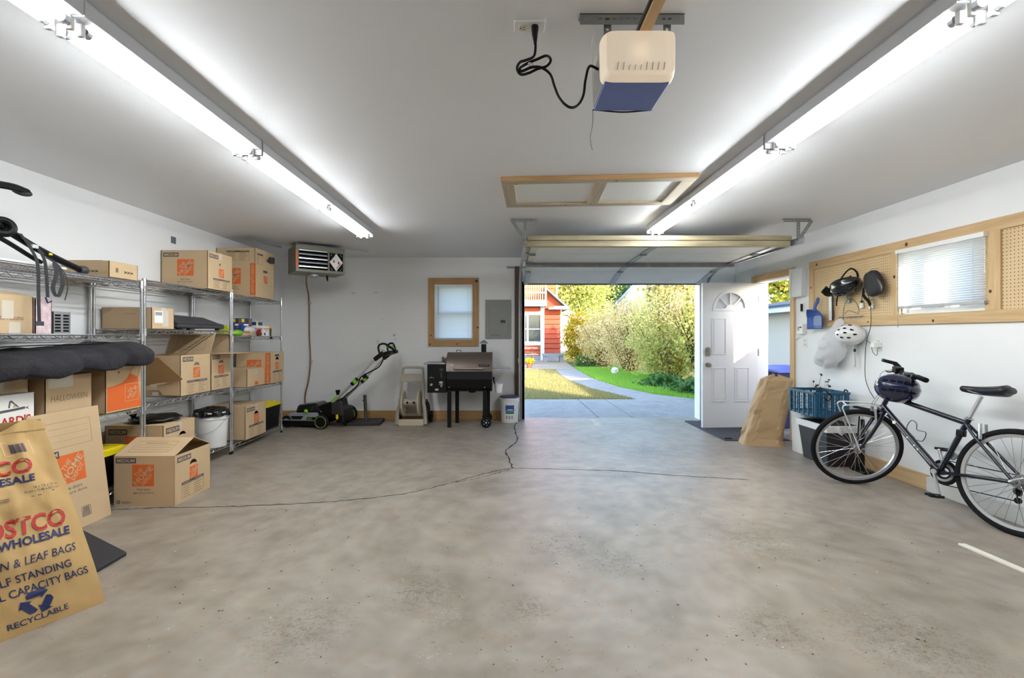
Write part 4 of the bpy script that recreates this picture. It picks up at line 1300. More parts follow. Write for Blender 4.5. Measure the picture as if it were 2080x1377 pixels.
def carton(label, x0, x1, y0, y1, z0, h, rz=0.0, holes=None, lid='closed', name='carton', m=None, group='cardboard cartons', cat='box', tape=True):
    W, D = x1 - x0, y1 - y0
    t = thing(name, label, cat, ((x0 + x1) / 2, (y0 + y1) / 2, z0), rz, group)
    F = FACES(W, D, h); m = m or M_KRAFT; th = 0.004
    b = MB(m)
    for k, (wu) in (('front', W), ('right', D), ('left', D), ('back', W)):
        b.panel(rect(0, wu, 0, h), (holes or {}).get(k, []), th, lambda u, v, w, FF=F[k]: FF(u, v, w - th))
    b.bb(-W / 2 + th, W / 2 - th, -D / 2 + th, D / 2 - th, 0, th)
    b.build('body', t)
    if lid == 'closed':
        for s in (-1, 1):
            MB(m).bb(-W / 2, W / 2, min(s * 0.0015, s * D / 2), max(s * 0.0015, s * D / 2), h, h + 0.004).build('flap', t, bevel=0.001)
        if tape:
            tp = MB(M_TAPE); tp.bb(-W / 2, W / 2, -0.024, 0.024, h + 0.004, h + 0.0046)
            for s in (-1, 1): tp.bb(min(s * (W / 2), s * (W / 2 + 0.0006)), max(s * (W / 2), s * (W / 2 + 0.0006)), -0.024, 0.024, h - 0.06, h + 0.0046)
            tp.build('tape', t)
    return t, F, W, D
def flap(t, p0, p1, d, ln, m=None, inset=0.0):
    """flap hinged on edge p0-p1, extending ln along d"""
    p0, p1, d = Vector(p0), Vector(p1), Vector(d).normalized()
    e = (p1 - p0).normalized(); n = e.cross(d)
    f = MB(m or M_KRAFT)
    q = [p0, p1, p1 + d * ln - e * inset, p0 + d * ln + e * inset]
    f.hexa([x - n * 0.002 for x in q] + [x + n * 0.002 for x in q])
    return f.build('flap', t), (lambda u, v, w: p0 + e * u + d * v + n * (0.002 + w))

# --- top shelf of the middle unit
t, F, W, D = carton('cardboard moving carton with orange logo on the top shelf of the middle unit', -3.45, -2.985, 4.735, 5.16, 1.772, 0.378, holes={'right': [[(0.19, 0.265), (0.215, 0.25), (0.215, 0.282)]]})
P_medium(t, F['front'], 0.02, 0.315, 0.155, 0.042); P_logo(t, F['front'], 0.16, 0.125, 0.165); P_tag(t, F['front'], 0.165, 0.05, 0.155, 0.055, ['How doers', 'get more done.'])
P_medium(t, F['right'], 0.025, 0.315, 0.15, 0.04); P_logo(t, F['right'], 0.185, 0.13, 0.09); P_list(t, F['right'], 0.09, 0.015, 0.29, 0.10)
# --- top shelf of the far unit, tall
t, F, W, D = carton('tall cardboard carton with orange edge stripe on the far unit top shelf', -3.45, -2.99, 5.64, 6.10, 1.762, 0.58)
st = MB(M_ORANGE); st.panel(rect(W - 0.06, W, 0.02, 0.40), [], 0.0003, lift(F['front'], 0.0004)); st.panel(rect(0.0, 0.012, 0.02, 0.40), [], 0.0003, lift(F['right'], 0.0004))
st.use(M_KRAFT); st.text('HEAVY DUTY MEDIUM', lambda a, b, w: F['front'](W - 0.012 - b, a, 0.0014), 0.34, 0.034, 0.04, 0.0, 0.01); st.build('stripe_print', t)
P_logo(t, F['front'], 0.10, 0.15, 0.19); P_tag(t, F['front'], 0.12, 0.08, 0.16, 0.055, ['How doers', 'get more done.'])
P_list(t, F['front'], 0.12, 0.43, 0.27, 0.12); P_frame(t, F['right'], 0.08, 0.02, 0.30, 0.14); P_logo(t, F['right'], 0.20, 0.18, 0.09); P_medium(t, F['right'], 0.19, 0.31, 0.1, 0.03, None)
P_list(t, F['right'], 0.04, 0.40, 0.14, 0.13, 1, 6)
g = MB(M_GREYDK); g.box((W / 2 + 0.03, 0.11, 0.485), (0.05, 0.07, 0.075)); g.box((W / 2 + 0.02, 0.05, 0.47), (0.02, 0.05, 0.03)); g.build('clip_on_block', t, bevel=0.008)
# --- flat shoe box on the near top shelf
t, F, W, D = carton('flat tan shoe carton at the far end of the near unit top shelf', -3.385, -3.02, 3.60, 3.88, 1.748, 0.118, name='shoe_carton', tape=False)
tb = MB(M_KRAFT); tb.panel(rrect(W * 0.9, 0.1, 0.04, 5, W / 2, 0.075), [], 0.002, lift(F['front'], 0.0002)); tb.build('tuck_flap', t)
d = MB(M_BLACKMAT); d.panel(circ(0.16, 0.07, 0.008, 12), [], 0.0004, lift(F['front'], 0.0025)); d.build('finger_hole', t)
P_tag(t, lift(F['front'], 0.0022), 0.2, 0.028, 0.085, 0.026, ['>>>'], M_BLACKMAT, 0.03, 'brand_print'); P_tag(t, F['right'], 0.14, 0.035, 0.09, 0.03, ['>>>'], M_BLACKMAT, 0.03, 'brand_print')
q = MB(M_INKLINE); q.panel(rect(0.06, 0.085, 0.04, 0.075), [], 0.0003, lift(F['right'], 0.0005)); q.build('barcode_print', t)
# --- near unit, second shelf
t, F, W, D = carton('open topped kraft carton with taped side on the near unit second shelf', -3.40, -3.03, 2.72, 3.03, 1.312, 0.235, lid=None)
flap(t, (W / 2, -D / 2, 0.235), (W / 2, D / 2, 0.235), (-1, 0, 0.25), 0.12); flap(t, (-W / 2, D / 2, 0.235), (-W / 2, -D / 2, 0.235), (1, 0, 0.35), 0.12)
tp = MB(M_TAPE); tp.panel(rect(0.12, 0.19, 0.09, 0.2), [], 0.0004, lift(F['right'])); tp.panel(rect(0.16, 0.23, 0.0, 0.07), [], 0.0004, lift(F['right'])); tp.build('tape', t)
P_tag(t, F['right'], 0.06, 0.075, 0.19, 0.045, ['Photo Albums'], M_INKLINE, 0.0, 'handwriting')
M_PINKP = mat('pink_marbled_paper', 'ecdfe0', 0.6, col2='c9a0a4', scale=26)
t, F, W, D = carton('white and pink marbled box on the near unit second shelf', -3.33, -3.03, 3.045, 3.155, 1.312, 0.228, name='gift_box', m=M_PINKP, tape=False, group=None)
t, F, W, D = carton('small grey printed box beside the pink marbled one', -3.25, -3.04, 3.175, 3.30, 1.312, 0.145, name='product_box', m=mat('grey_box_print', '8b8a8c', 0.5), tape=False, group=None)
g = MB(M_BLACKMAT)
for c_ in range(2):
    for r_ in range(6): g.panel(rect(0.012 + 0.06 * c_, 0.054 + 0.06 * c_, 0.012 + 0.021 * r_, 0.025 + 0.021 * r_), [], 0.0003, lift(F['right']))
for r_ in range(5): g.panel(rect(0.02, 0.18, 0.015 + 0.025 * r_, 0.03 + 0.025 * r_), [], 0.0003, lift(F['front']))
g.build('text_print', t)
# --- middle unit, second shelf
t, F, W, D = carton('long kraft carton with white shipping label on the middle unit second shelf', -3.435, -3.01, 4.02, 4.29, 1.357, 0.178)
l_ = MB(M_LABEL); l_.panel(rect(0.03, 0.13, 0.05, 0.155), [], 0.0005, lift(F['right'])); l_.use(M_GREYPL); l_.panel(rect(0.04, 0.12, 0.115, 0.145), [], 0.0003, lift(F['right'], 0.0014)); l_.build('shipping_label', t)
P_scrib(t, F['front'], 0.2, 0.12, 0.09, 0.014)
tp = MB(M_TAPE); tp.panel(rect(0.12, 0.2, 0.02, 0.16), [], 0.0004, lift(F['right'], 0.0004)); tp.build('tape_patch', t)
# --- apron carton and neighbours, near unit third shelf
t, F, W, D = carton('carton printed with a big orange apron on the near unit third shelf', -3.40, -3.0, 3.545, 3.90, 0.712, 0.385, holes={'right': [circ(0.12, 0.30, 0.008, 10)]})
ap = MB(M_ORANGE); G = lift(F['right'], 0.0004)
ap.panel([(0.012, 0.01), (D - 0.008, 0.01), (D - 0.018, 0.09), (D - 0.034, 0.19), (D - 0.045, 0.252), (D - 0.13, 0.285), (D - 0.16, 0.245), (D - 0.21, 0.215), (D - 0.28, 0.20), (0.012, 0.195)], [], 0.0003, G)
ap.tube([F['right'](D - 0.128 + 0.055 * t_ - 0.0, 0.285 + 0.0 * t_, 0.001) for t_ in (0,)] + [F['right'](a, b, 0.001) for a, b in ((D - 0.11, 0.325), (D - 0.075, 0.352), (D - 0.045, 0.355), (D - 0.025, 0.33), (D - 0.035, 0.29), (D - 0.047, 0.252))], 0.0022, 4)
ap.use(M_KRAFT)
k = math.sqrt(0.5); cx, cy, s = D - 0.105, 0.135, 0.115
Gk = lambda a, b, w: F['right'](cx + (a - b) * k, cy + (a + b) * k, 0.0013)
sq = 0.5 * s
for (a0, b0, a1, b1) in ((-1, -1, 1, -1), (1, -1, 1, 1), (1, 1, -1, 1), (-1, 1, -1, -1)):
    pass
ap.text('HOME', Gk, 1.0 * s, 0.25 * s, -0.5 * s, -0.125 * s, 0.02); ap.text('THE', Gk, 0.42 * s, 0.16 * s, -0.24 * s, 0.17 * s, 0.015); ap.text('DEPOT', Gk, 0.6 * s, 0.16 * s, -0.3 * s, -0.34 * s, 0.015)
e = 0.0035
ap.panel(rect(cx - sq - 0.012, cx + sq + 0.012, cy - sq - 0.012, cy + sq + 0.012), [rect(cx - sq - 0.012 + e, cx + sq + 0.012 - e, cy - sq - 0.012 + e, cy + sq + 0.012 - e)], 0.0003, lift(F['right'], 0.0008))
ap.build('apron_print', t)
t, F, W, D = carton('kraft carton marked HALLOWEEN on the near unit third shelf', -3.40, -3.02, 3.10, 3.45, 0.712, 0.31)
P_tag(t, F['right'], 0.04, 0.135, 0.27, 0.055, ['HALLOWEEN'], M_INKLINE, -0.012, 'handwriting')
tp = MB(M_TAPE); tp.panel(rect(0.02, 0.2, 0.235, 0.308), [], 0.0004, lift(F['right'])); tp.build('tape_patch', t)
t, F, W, D = carton('brown carton tucked under the plush cushion behind the white printed box', -3.42, -3.10, 2.72, 3.07, 0.712, 0.31)
t, F, W, D = carton('white box with red lettering and a ribbon emblem on the near unit third shelf', -3.09, -2.985, 2.70, 2.995, 0.712, 0.225, name='printed_box', m=M_LABEL, tape=False, group=None)
b = MB(M_RED); b.text("ARD'S", lambda a, c_, w: F['right'](a, c_, 0.0012), 0.18, 0.055, 0.09, 0.042, 0.03)
b.v = [p for p in b.v]; b.build('red_lettering', t)
b = MB(M_INK)
rb = [(0.04, 0.118), (0.10, 0.125), (0.17, 0.128), (0.235, 0.133), (0.235, 0.148), (0.17, 0.143), (0.10, 0.14), (0.04, 0.133)]
b.panel(rb, [], 0.0003, lift(F['right'], 0.0006)); b.panel([(0.235, 0.138), (0.262, 0.150), (0.25, 0.14), (0.262, 0.128)], [], 0.0003, lift(F['right'], 0.0006)); b.panel([(0.04, 0.125), (0.015, 0.118), (0.026, 0.128), (0.015, 0.138)], [], 0.0003, lift(F['right'], 0.0006))
b.panel([(0.135, 0.15), (0.142, 0.19), (0.155, 0.195), (0.175, 0.172), (0.20, 0.15), (0.192, 0.148), (0.165, 0.172), (0.15, 0.184), (0.145, 0.15)], [], 0.0003, lift(F['right'], 0.0006)); b.use(M_KRAFT)
b.panel([(0.16, 0.148), (0.19, 0.148), (0.185, 0.168), (0.172, 0.172)], [], 0.0003, lift(F['right'], 0.0004)); b.build('ribbon_emblem', t)

# --- open cartons, middle unit third shelf
t, F, W, D = carton('open carton with its torn end flap hanging out on the middle unit third shelf', -3.45, -3.0, 4.36, 4.805, 0.737, 0.376, lid=None, holes={'right': [handle_hole(0.23, 0.27)], 'front': [[(0.02, 0.05), (0.33, 0.06), (0.36, 0.2), (0.22, 0.30), (0.02, 0.30)]]})
P_medium(t, F['right'], 0.03, 0.315, 0.15, 0.045); P_logo(t, F['right'], 0.18, 0.155, 0.10); P_list(t, F['right'], 0.09, 0.01, 0.30, 0.125)
fb, G = flap(t, (-W / 2, D / 2, 0.376), (W / 2, D / 2, 0.376), (0.1, 0.25, 1), 0.21, inset=0.0)
P_frame(fb, lambda u, v, w: Vector(G(u, v, w)) , 0.06, 0.035, 0.33, 0.14) if False else None
fp = MB(M_INKLINE)
def Gf(u, v, w, p0=Vector((-W / 2, D / 2 - 0.003, 0.376)), d_=Vector((0.1, 0.25, 1)).normalized()):
    return p0 + Vector((1, 0, 0)) * u + d_ * v + Vector((0, -1, 0)) * w
fp.panel(rect(0.08, 0.38, 0.04, 0.18), [rect(0.082, 0.378, 0.042, 0.178)], 0.0004, Gf)
for k_ in range(3): fp.panel(rect(0.1, 0.36, 0.07 + 0.03 * k_, 0.0712 + 0.03 * k_), [], 0.0004, Gf)
fp.build('writing_box_print', fb)
# torn flap folding out of the end
tf = MB(M_KRAFT_IN)
tf.prism([(0.03, 0.35), (0.28, 0.36), (0.50, 0.185), (0.52, 0.165), (0.49, 0.148), (0.25, 0.123), (0.03, 0.063)], 0.006, lambda u, v, w: (-W / 2 + u, -D / 2 - 0.008 - 0.12 * u - w, v))
tf.build('torn_flap', t)
tf = MB(M_KRAFT); tf.prism([(0.24, 0.10), (0.44, 0.14), (0.44, 0.01), (0.30, 0.01)], 0.004, lambda u, v, w: (-W / 2 + u, -D / 2 - 0.03 + 0.06 * u - w, v)); tf.build('lower_flap', t)
tp = MB(M_TAPE); tp.box((0.02, -D / 2 - 0.055, 0.105), (0.05, 0.002, 0.025), rz=0.1); tp.box((0.03, -D / 2 - 0.05, 0.03), (0.05, 0.002, 0.03), rz=0.1); tp.build('tape_piece', t)
t, F, W, D = carton('open carton with a wide flap sticking out beside the torn one', -3.45, -3.0, 4.815, 5.155, 0.737, 0.376, lid=None, holes={'right': [handle_hole(0.17, 0.27)]})
P_medium(t, F['right'], 0.02, 0.315, 0.13, 0.04); P_logo(t, F['right'], 0.12, 0.155, 0.095); P_list(t, F['right'], 0.05, 0.02, 0.25, 0.125)
flap(t, (-W / 2, D / 2, 0.376), (W / 2, D / 2, 0.376), (0.1, 0.05, 1), 0.2)
flap(t, (W / 2, -D / 2, 0.376), (W / 2, D / 2, 0.376), (1, 0.15, 0.0), 0.20)
# --- far unit third shelf
t, F, W, D = carton('small plain kraft carton with an orange sticker on the far unit third shelf', -3.40, -3.02, 5.52, 5.93, 0.692, 0.205, lid='closed')
s_ = MB(M_ORANGE); s_.panel(rect(0.17, 0.245, 0.012, 0.05), [], 0.0004, lift(F['right'])); s_.build('orange_sticker', t)
t, F, W, D = carton('carton with orange heavy duty stripe at the end of the far unit third shelf', -3.40, -2.965, 5.955, 6.315, 0.692, 0.39, holes={'right': [handle_hole(0.18, 0.29, 0.09, 0.035)]})
st = MB(M_ORANGE); st.panel(rect(W - 0.062, W - 0.002, 0.01, 0.385), [], 0.0003, lift(F['front'], 0.0004)); st.use(M_KRAFT)
st.text('HEAVY DUTY MEDIUM', lambda a, b, w: F['front'](W - 0.014 - b, a, 0.0014), 0.34, 0.034, 0.02, 0.0, 0.01); st.build('stripe_print', t)
P_logo(t, F['front'], 0.14, 0.12, 0.18); P_logo(t, F['right'], 0.13, 0.17, 0.09); P_list(t, F['right'], 0.06, 0.015, 0.25, 0.14); P_medium(t, F['right'], 0.12, 0.335, 0.11, 0.028, None)
# --- bottom shelves
t, F, W, D = carton('carton with small orange logo on the far unit bottom shelf beside the white bucket', -3.42, -2.975, 5.40, 5.865, 0.102, 0.383, holes={'right': [handle_hole(0.24, 0.26, 0.1, 0.035)]})
P_medium(t, F['right'], 0.03, 0.31, 0.18, 0.045); P_logo(t, F['right'], 0.19, 0.15, 0.11); P_list(t, F['right'], 0.08, 0.01, 0.32, 0.14); P_logo(t, F['front'], 0.05, 0.1, 0.19)
t, F, W, D = carton('carton pushed onto the middle unit bottom shelf behind the floor carton', -3.40, -2.905, 4.01, 4.42, 0.142, 0.388, holes={'right': [handle_hole(0.24, 0.265, 0.09, 0.03)]})
P_medium(t, F['right'], 0.03, 0.31, 0.17, 0.05); P_medium(t, F['front'], 0.03, 0.31, 0.16, 0.05); P_logo(t, F['front'], 0.17, 0.10, 0.20); P_logo(t, F['right'], 0.19, 0.14, 0.1)
# --- carton standing on the floor with a tent of flaps
t, F, W, D = carton('carton on the concrete floor with its top flaps tented', -2.985, -2.525, 3.60, 4.04, 0.0, 0.378, lid=None, rz=R(0.5), holes={'right': [handle_hole(0.22, 0.265, 0.09, 0.032)]})
P_medium(t, F['front'], 0.014, 0.325, 0.155, 0.04); P_logo(t, F['front'], 0.14, 0.15, 0.165); P_tag(t, F['front'], 0.15, 0.085, 0.155, 0.055, ['How doers', 'get more done.'])
P_recycle(t, F['front'], 0.035, 0.03, 0.016); P_lines(t, F['front'], 0.06, 0.018, 0.08, 0.022, 3)
P_medium(t, F['right'], 0.03, 0.315, 0.16, 0.042); P_logo(t, F['right'], 0.175, 0.15, 0.10); P_list(t, F['right'], 0.08, 0.02, 0.27, 0.13)
fa, G = flap(t, (W / 2, -D / 2, 0.378), (-W / 2, -D / 2, 0.378), (0, 0.22, 0.093), 0.245)
fp = MB(M_INKLINE)
def Gt(u, v, w): 
    d_ = Vector((0, 0.22, 0.093)).normalized(); return Vector((-W / 2 + u, -D / 2, 0.378)) + d_ * v + Vector((0, -d_.z, d_.y)) * (0.0028 + w)
fp.panel(rect(0.07, 0.38, 0.05, 0.19), [rect(0.072, 0.378, 0.052, 0.188)], 0.0003, Gt)
for k_ in range(3): fp.panel(rect(0.09, 0.36, 0.08 + 0.03 * k_, 0.0812 + 0.03 * k_), [], 0.0003, Gt)
fp.build('writing_box_print', fa); P_scrib(fa, Gt, 0.14, 0.155, 0.17, 0.014)
flap(t, (-W / 2, D / 2, 0.378), (W / 2, D / 2, 0.378), (0, -0.20, 0.095), 0.225)
# --- flattened carton leaning on the shelving
lc = thing('flattened_carton', 'flattened carton leaning upright behind the paper leaf bag', 'box', (-2.86, 3.43, 0.0), group='cardboard cartons')
LH = 0.80; ln = Vector((-0.125, 0, 1.0)).normalized()
Fl = lambda u, v, w: Vector((0, -0.98 + u, 0)) + ln * v + Vector((ln.z, 0, -ln.x)) * (w - 0.0)
MB(M_KRAFT).panel(rect(0.47, 0.98, 0, LH), [], 0.022, lambda u, v, w: Fl(u, v, w - 0.022)).build('front_panel', lc, bevel=0.002)
MB(M_KRAFT).panel(rect(0.0, 0.462, 0, LH - 0.015), [], 0.022, lambda u, v, w: Fl(u, v, w - 0.026)).build('side_panel', lc, bevel=0.002)
P_frame(lc, Fl, 0.57, 0.56, 0.33, 0.17); P_logo(lc, Fl, 0.63, 0.32, 0.19); P_tag(lc, Fl, 0.60, 0.235, 0.22, 0.07, ['How doers', 'get more done.']); P_medium(lc, Fl, 0.45 + 0.03, 0.50, 0.165, 0.045)
em = MB(M_INK)
em.panel(rrect(0.07, 0.07, 0.008, 3, 0.79, 0.10), [rrect(0.064, 0.064, 0.006, 3, 0.79, 0.10)], 0.0003, lift(Fl, 0.0004))
for k_ in range(5): em.panel([(0.762 + 0.012 * k_, 0.07), (0.768 + 0.012 * k_, 0.07), (0.775 + 0.009 * k_, 0.13), (0.769 + 0.009 * k_, 0.13)], [], 0.0003, lift(Fl, 0.0004))
em.build('emblem_print', lc)
em = MB(M_GREYPL); em.panel([(0.25, 0.58), (0.40, 0.60), (0.40, 0.68), (0.33, 0.70), (0.25, 0.67)], [], 0.0003, lambda u, v, w: Fl(u, v, w - 0.0035)); em.build('grey_print', lc)

# ================================================================ plush cushion
M_PLUSH = mat('charcoal_plush', '151418', 0.9, col2='2b292e', scale=7, bump=0.6, bscale=55)
cu = thing('plush_cushion', 'charcoal plush pet cushion draped over the cartons of the near unit', 'cushion', (-3.12, 3.28, 1.125))
def cushion(u, v):
    a = 2 * math.pi * u
    s = 2 * v - 1
    end = max(0.0, 1 - abs(s) ** 5.0) ** 0.5
    ca, sa = math.cos(a), math.sin(a)
    x = 0.275 * math.copysign(abs(ca) ** 0.75, ca) * (0.25 + 0.75 * end)
    z = 0.088 * math.copysign(abs(sa) ** 0.8, sa) * end
    y = 0.72 * s
    lum = 0.05 * abs(math.sin(y * 8.5 + 0.6)) ** 0.6 * max(0.0, ca) - 0.02
    n = noise.noise(Vector((x * 4, y * 3, z * 9))) * 0.03 + noise.noise(Vector((x * 12, y * 10, z * 20))) * 0.012
    z += (0.035 * s) + n - (0.018 if sa < 0 else 0) + (0.0)
    x += (lum if ca > 0.0 else 0) + n
    if sa < 0: z -= 0.03 * abs(math.sin(y * 8.5 + 0.6)) ** 0.6 * max(0.0, ca) ** 0.5 - 0.012
    if ca > 0.55: z -= 0.018 * (ca - 0.55) / 0.45
    return (x, y, z + 0.01)
MB(M_PLUSH).grid(44, 70, cushion, closed_u=True).build('pad', cu, smooth=True, angle=180)
pp = MB(M_BLACKMAT); pp.tube(smooth_path([(0.10, -0.55, 0.10), (0.05, -0.2, 0.108), (0.16, 0.1, 0.112), (0.02, 0.4, 0.122)], 8), 0.004, 6); pp.build('seam', cu, smooth=True)

# ================================================================ bucket, bags, totes on bottom shelves
def bucket(label, loc, r, h, lid_m=None, name='bucket', rim_m=None):
    t = thing(name, label, 'bucket', loc)
    b = MB(M_WHITE); b.lathe([(0, 0), (r * 0.86, 0), (r * 0.88, 0.006), (r * 0.97, h * 0.80), (r * 1.03, h * 0.80), (r * 1.03, h * 0.82), (r * 0.98, h * 0.825), (r * 0.985, h * 0.87), (r * 1.03, h * 0.875), (r * 1.03, h * 0.895), (r * 0.99, h * 0.9), (r, h * 0.97), (r * 1.04, h * 0.972), (r * 1.04, h), (r * 0.95, h), (r * 0.9, h * 0.5), (0, h * 0.1)], n=36)
    b.build('pail', t, smooth=True, angle=30)
    w_ = MB(M_STEEL)
    P = [(r * 1.05 * math.cos(a), -r * 1.05 * abs(math.sin(a)) - 0.006, h * 0.86 - 0.16 * math.sin(a) ** 1.0) for a in [math.pi * k / 16 for k in range(17)]]
    w_.tube(P, 0.0022, 5); w_.build('wire_handle', t, smooth=True)
    return t
bk = bucket('white bucket topped with a black plastic bag on the middle unit bottom shelf', (-3.08, 4.96, 0.139), 0.150, 0.365)
def bagtop(u, v):
    a = 2 * math.pi * u; r = 0.172 * (1 - v ** 1.5) + 0.012 * math.sin(a * 7 + v * 4) * (1 - v)
    z = 0.352 + 0.062 * v ** 0.5 + 0.012 * noise.noise(Vector((math.cos(a) * 3, math.sin(a) * 3, v * 5)))
    if v < 0.12: r -= 0.006; z -= 0.03 * (0.12 - v) / 0.12
    return (r * math.cos(a), r * math.sin(a), z)
M_BINBAG = mat('black_bin_liner', '0d0d0f', 0.22, bump=0.5, bscale=18)
MB(M_BINBAG).grid(36, 12, bagtop, closed_u=True).build('black_bag_cover', bk, smooth=True, angle=180)
bg = thing('bin_bag', 'flat black plastic bag lying on the carton beside the white bucket', 'bag', (-3.13, 4.23, 0.534))
def flatbag(u, v):
    a = 2 * math.pi * u; b_ = -math.pi / 2 + math.pi * v
    rr = math.cos(b_)
    x = 0.20 * rr * math.cos(a); y = 0.20 * rr * math.sin(a)
    z = 0.03 + 0.032 * math.sin(b_) + 0.016 * noise.noise(Vector((x * 12, y * 12, 3))) * rr
    return (x, y, max(0.001, z))
MB(M_BINBAG).grid(30, 14, flatbag, closed_u=True).build('bag', bg, smooth=True, angle=180)
kn = MB(M_BINBAG)
for k_ in range(6): kn.tube([(-0.12, -0.1, 0.05), (-0.12 + random.uniform(-.05, .05), -0.1 + random.uniform(-.04, .04), 0.10)], [0.014, 0.004], 5)
kn.build('knot', bg)
def tote(label, x0, x1, y0, y1, z0, h):
    t = thing('storage_tote', label, 'tote', ((x0 + x1) / 2, (y0 + y1) / 2, z0), group='black totes with yellow lids')
    W, D = (x1 - x0) / 2, (y1 - y0) / 2
    b = MB(M_BLACK); b.hexa([(-W * .88, -D * .88, 0), (W * .88, -D * .88, 0), (W * .88, D * .88, 0), (-W * .88, D * .88, 0), (-W * .97, -D * .97, h), (W * .97, -D * .97, h), (W * .97, D * .97, h), (-W * .97, D * .97, h)]); b.build('tub', t, bevel=0.012)
    l_ = MB(M_YELLOW); l_.panel(rrect(2 * W, 2 * D, 0.03, 4), [], 0.035, lambda u, v, w: (u, v, h - 0.012 + w)); l_.panel(rrect(2 * W * .8, 2 * D * .8, 0.03, 4), [rrect(2 * W * .7, 2 * D * .7, 0.03, 4)], 0.012, lambda u, v, w: (u, v, h + 0.022 + w)); l_.build('lid', t, bevel=0.006)
    for s in (-1, 1):
        hd = MB(M_YELLOW); hd.box((0, s * (D - 0.005), h + 0.01), (0.14, 0.03, 0.03)); hd.build('latch', t, bevel=0.005)
    return t
tote('black tote with yellow lid at the far end of the bottom shelf', -3.41, -2.99, 5.90, 6.31, 0.102, 0.30)
tote('black tote with yellow lid squeezed between the flattened carton and the floor carton', -3.40, -3.04, 3.48, 3.86, 0.132, 0.255)

# ================================================================ black case, tools and boxes on second shelves
bc = thing('black_case', 'black plastic tool case with a loop handle on the middle unit second shelf', 'case', (-3.22, 4.72, 1.357))
b = MB(M_GREYDK)
b.hexa([(-.19, -.36, 0.012), (.2, -.36, 0.012), (.2, .36, 0.012), (-.19, .36, 0.012), (-.19, -.36, 0.05), (.2, -.36, 0.05), (.2, .36, 0.05), (-.19, .36, 0.05)])
b.hexa([(-.19, -.36, 0.05), (.2, -.36, 0.05), (.2, .36, 0.05), (-.19, .36, 0.05), (-.15, -.32, 0.135), (.10, -.34, 0.135), (.08, .20, 0.125), (-.15, .24, 0.125)])
b.build('shell', bc, bevel=0.012)
hd = MB(M_BLACK); hd.tube(smooth_path([(0.12, -0.37, 0.06), (0.13, -0.42, 0.09), (0.10, -0.40, 0.15), (0.05, -0.33, 0.155), (0.05, -0.28, 0.13)], 5), 0.008, 8); hd.build('handle', bc, smooth=True)
for (x, y) in ((-.15, -.3), (.16, -.3), (-.15, .3), (.16, .3)):
    MB(M_BLACK).cyl((x, y, 0), (x, y, 0.014), 0.02, n=12).build('rubber_foot', bc)
# lime safety items
vst = thing('work_glove', 'lime and grey work gloves lying next to the black case', 'gloves', (-3.13, 5.13, 1.357)); vst.location = (-3.14, 5.20, 1.292)
M_HIVIS = mat('hi_vis_yellow', 'd6e02a', 0.6)
def lumpf(c, s, seed):
    def fn(q): return q * (1 + 0.18 * noise.noise(q * 2.3 + Vector((seed, 0, 0))))
    return dict(c=c, s=s, fn=fn)
MB(M_HIVIS).ellipsoid(n=18, k=10, **lumpf((0.0, 0.1, 0.035), (0.1, 0.07, 0.038), 1)).build('yellow_glove', vst, smooth=True)
MB(M_GREYPL).ellipsoid(n=18, k=10, **lumpf((-0.08, 0.14, 0.085), (0.06, 0.06, 0.05), 2)).build('grey_cuff', vst, smooth=True)
MB(M_LIME).ellipsoid(n=18, k=10, **lumpf((0.06, 0.22, 0.035), (0.05, 0.09, 0.036), 3)).build('green_glove', vst, smooth=True)
dc = thing('trouble_light', 'lime plastic guard leaning upright beside the black case', 'tool', (-3.12, 5.285, 1.292))
MB(M_HIVIS).hexa([(-.06, -.005, 0), (.06, -.005, 0), (.06, .01, 0), (-.06, .01, 0), (-.03, .0, .12), (.01, .0, .12), (.01, .012, .12), (-.03, .012, .12)]).build('guard', dc, bevel=0.004)
fcb = thing('cardboard_sheet', 'flat torn cardboard piece on the far unit second shelf', 'cardboard', (-3.10, 5.62, 1.292), R(6))
for k_ in range(3): MB(M_KRAFT).box((0.01 * k_, 0.01 * k_, 0.006 + 0.011 * k_), (0.16, 0.30 - 0.03 * k_, 0.009), rz=0.1 * k_).build('layer', fcb)
def pbox(label, loc, sz, base, bands, rz=0.0, name='product_box'):
    t = thing(name, label, 'box', loc, rz)
    W, D, h = sz
    MB(base).bb(-W / 2, W / 2, -D / 2, D / 2, 0, h).build('body', t, bevel=0.002)
    F = FACES(W, D, h)
    for (face, wu) in (('right', D), ('front', W)):
        m = MB()
        for (mm, a, b_, c_, d_) in bands:
            m.use(mm); m.panel(rect(a * wu, b_ * wu, c_ * h, d_ * h), [], 0.0004, lift(F[face], 0.0004 + 0.0003 * len(m.f) / 50))
        m.build('colour_print', t)
    return t
M_BLUEBX = mat('blue_box_print', '1d3f86', 0.5); M_BROWNBX = mat('brown_box_print', '8a6a3c', 0.6)
pbox('blue bulb box with a yellow corner on the far unit second shelf', (-3.17, 5.70, 1.334), (0.10, 0.21, 0.17), M_BLUEBX, [(M_YELLOW, 0.02, 0.28, 0.72, 0.95), (M_GREYDK, 0.3, 0.62, 0.66, 0.95), (M_LABEL, 0.22, 0.66, 0.48, 0.6), (M_BROWNBX, 0.68, 0.95, 0.55, 0.97), (M_RED, 0.4, 0.65, 0.3, 0.42)], R(-4))
pbox('white and blue bulb box standing behind the small white carton', (-3.16, 5.99, 1.330), (0.08, 0.15, 0.14), M_LABEL, [(M_YELLOW, 0.02, 0.28, 0.75, 0.98), (M_BLUEBX, 0.3, 0.98, 0.68, 0.98), (M_BLUEBX, 0.02, 0.98, 0.30, 0.45), (M_GREYDK, 0.4, 0.75, 0.82, 0.92)])
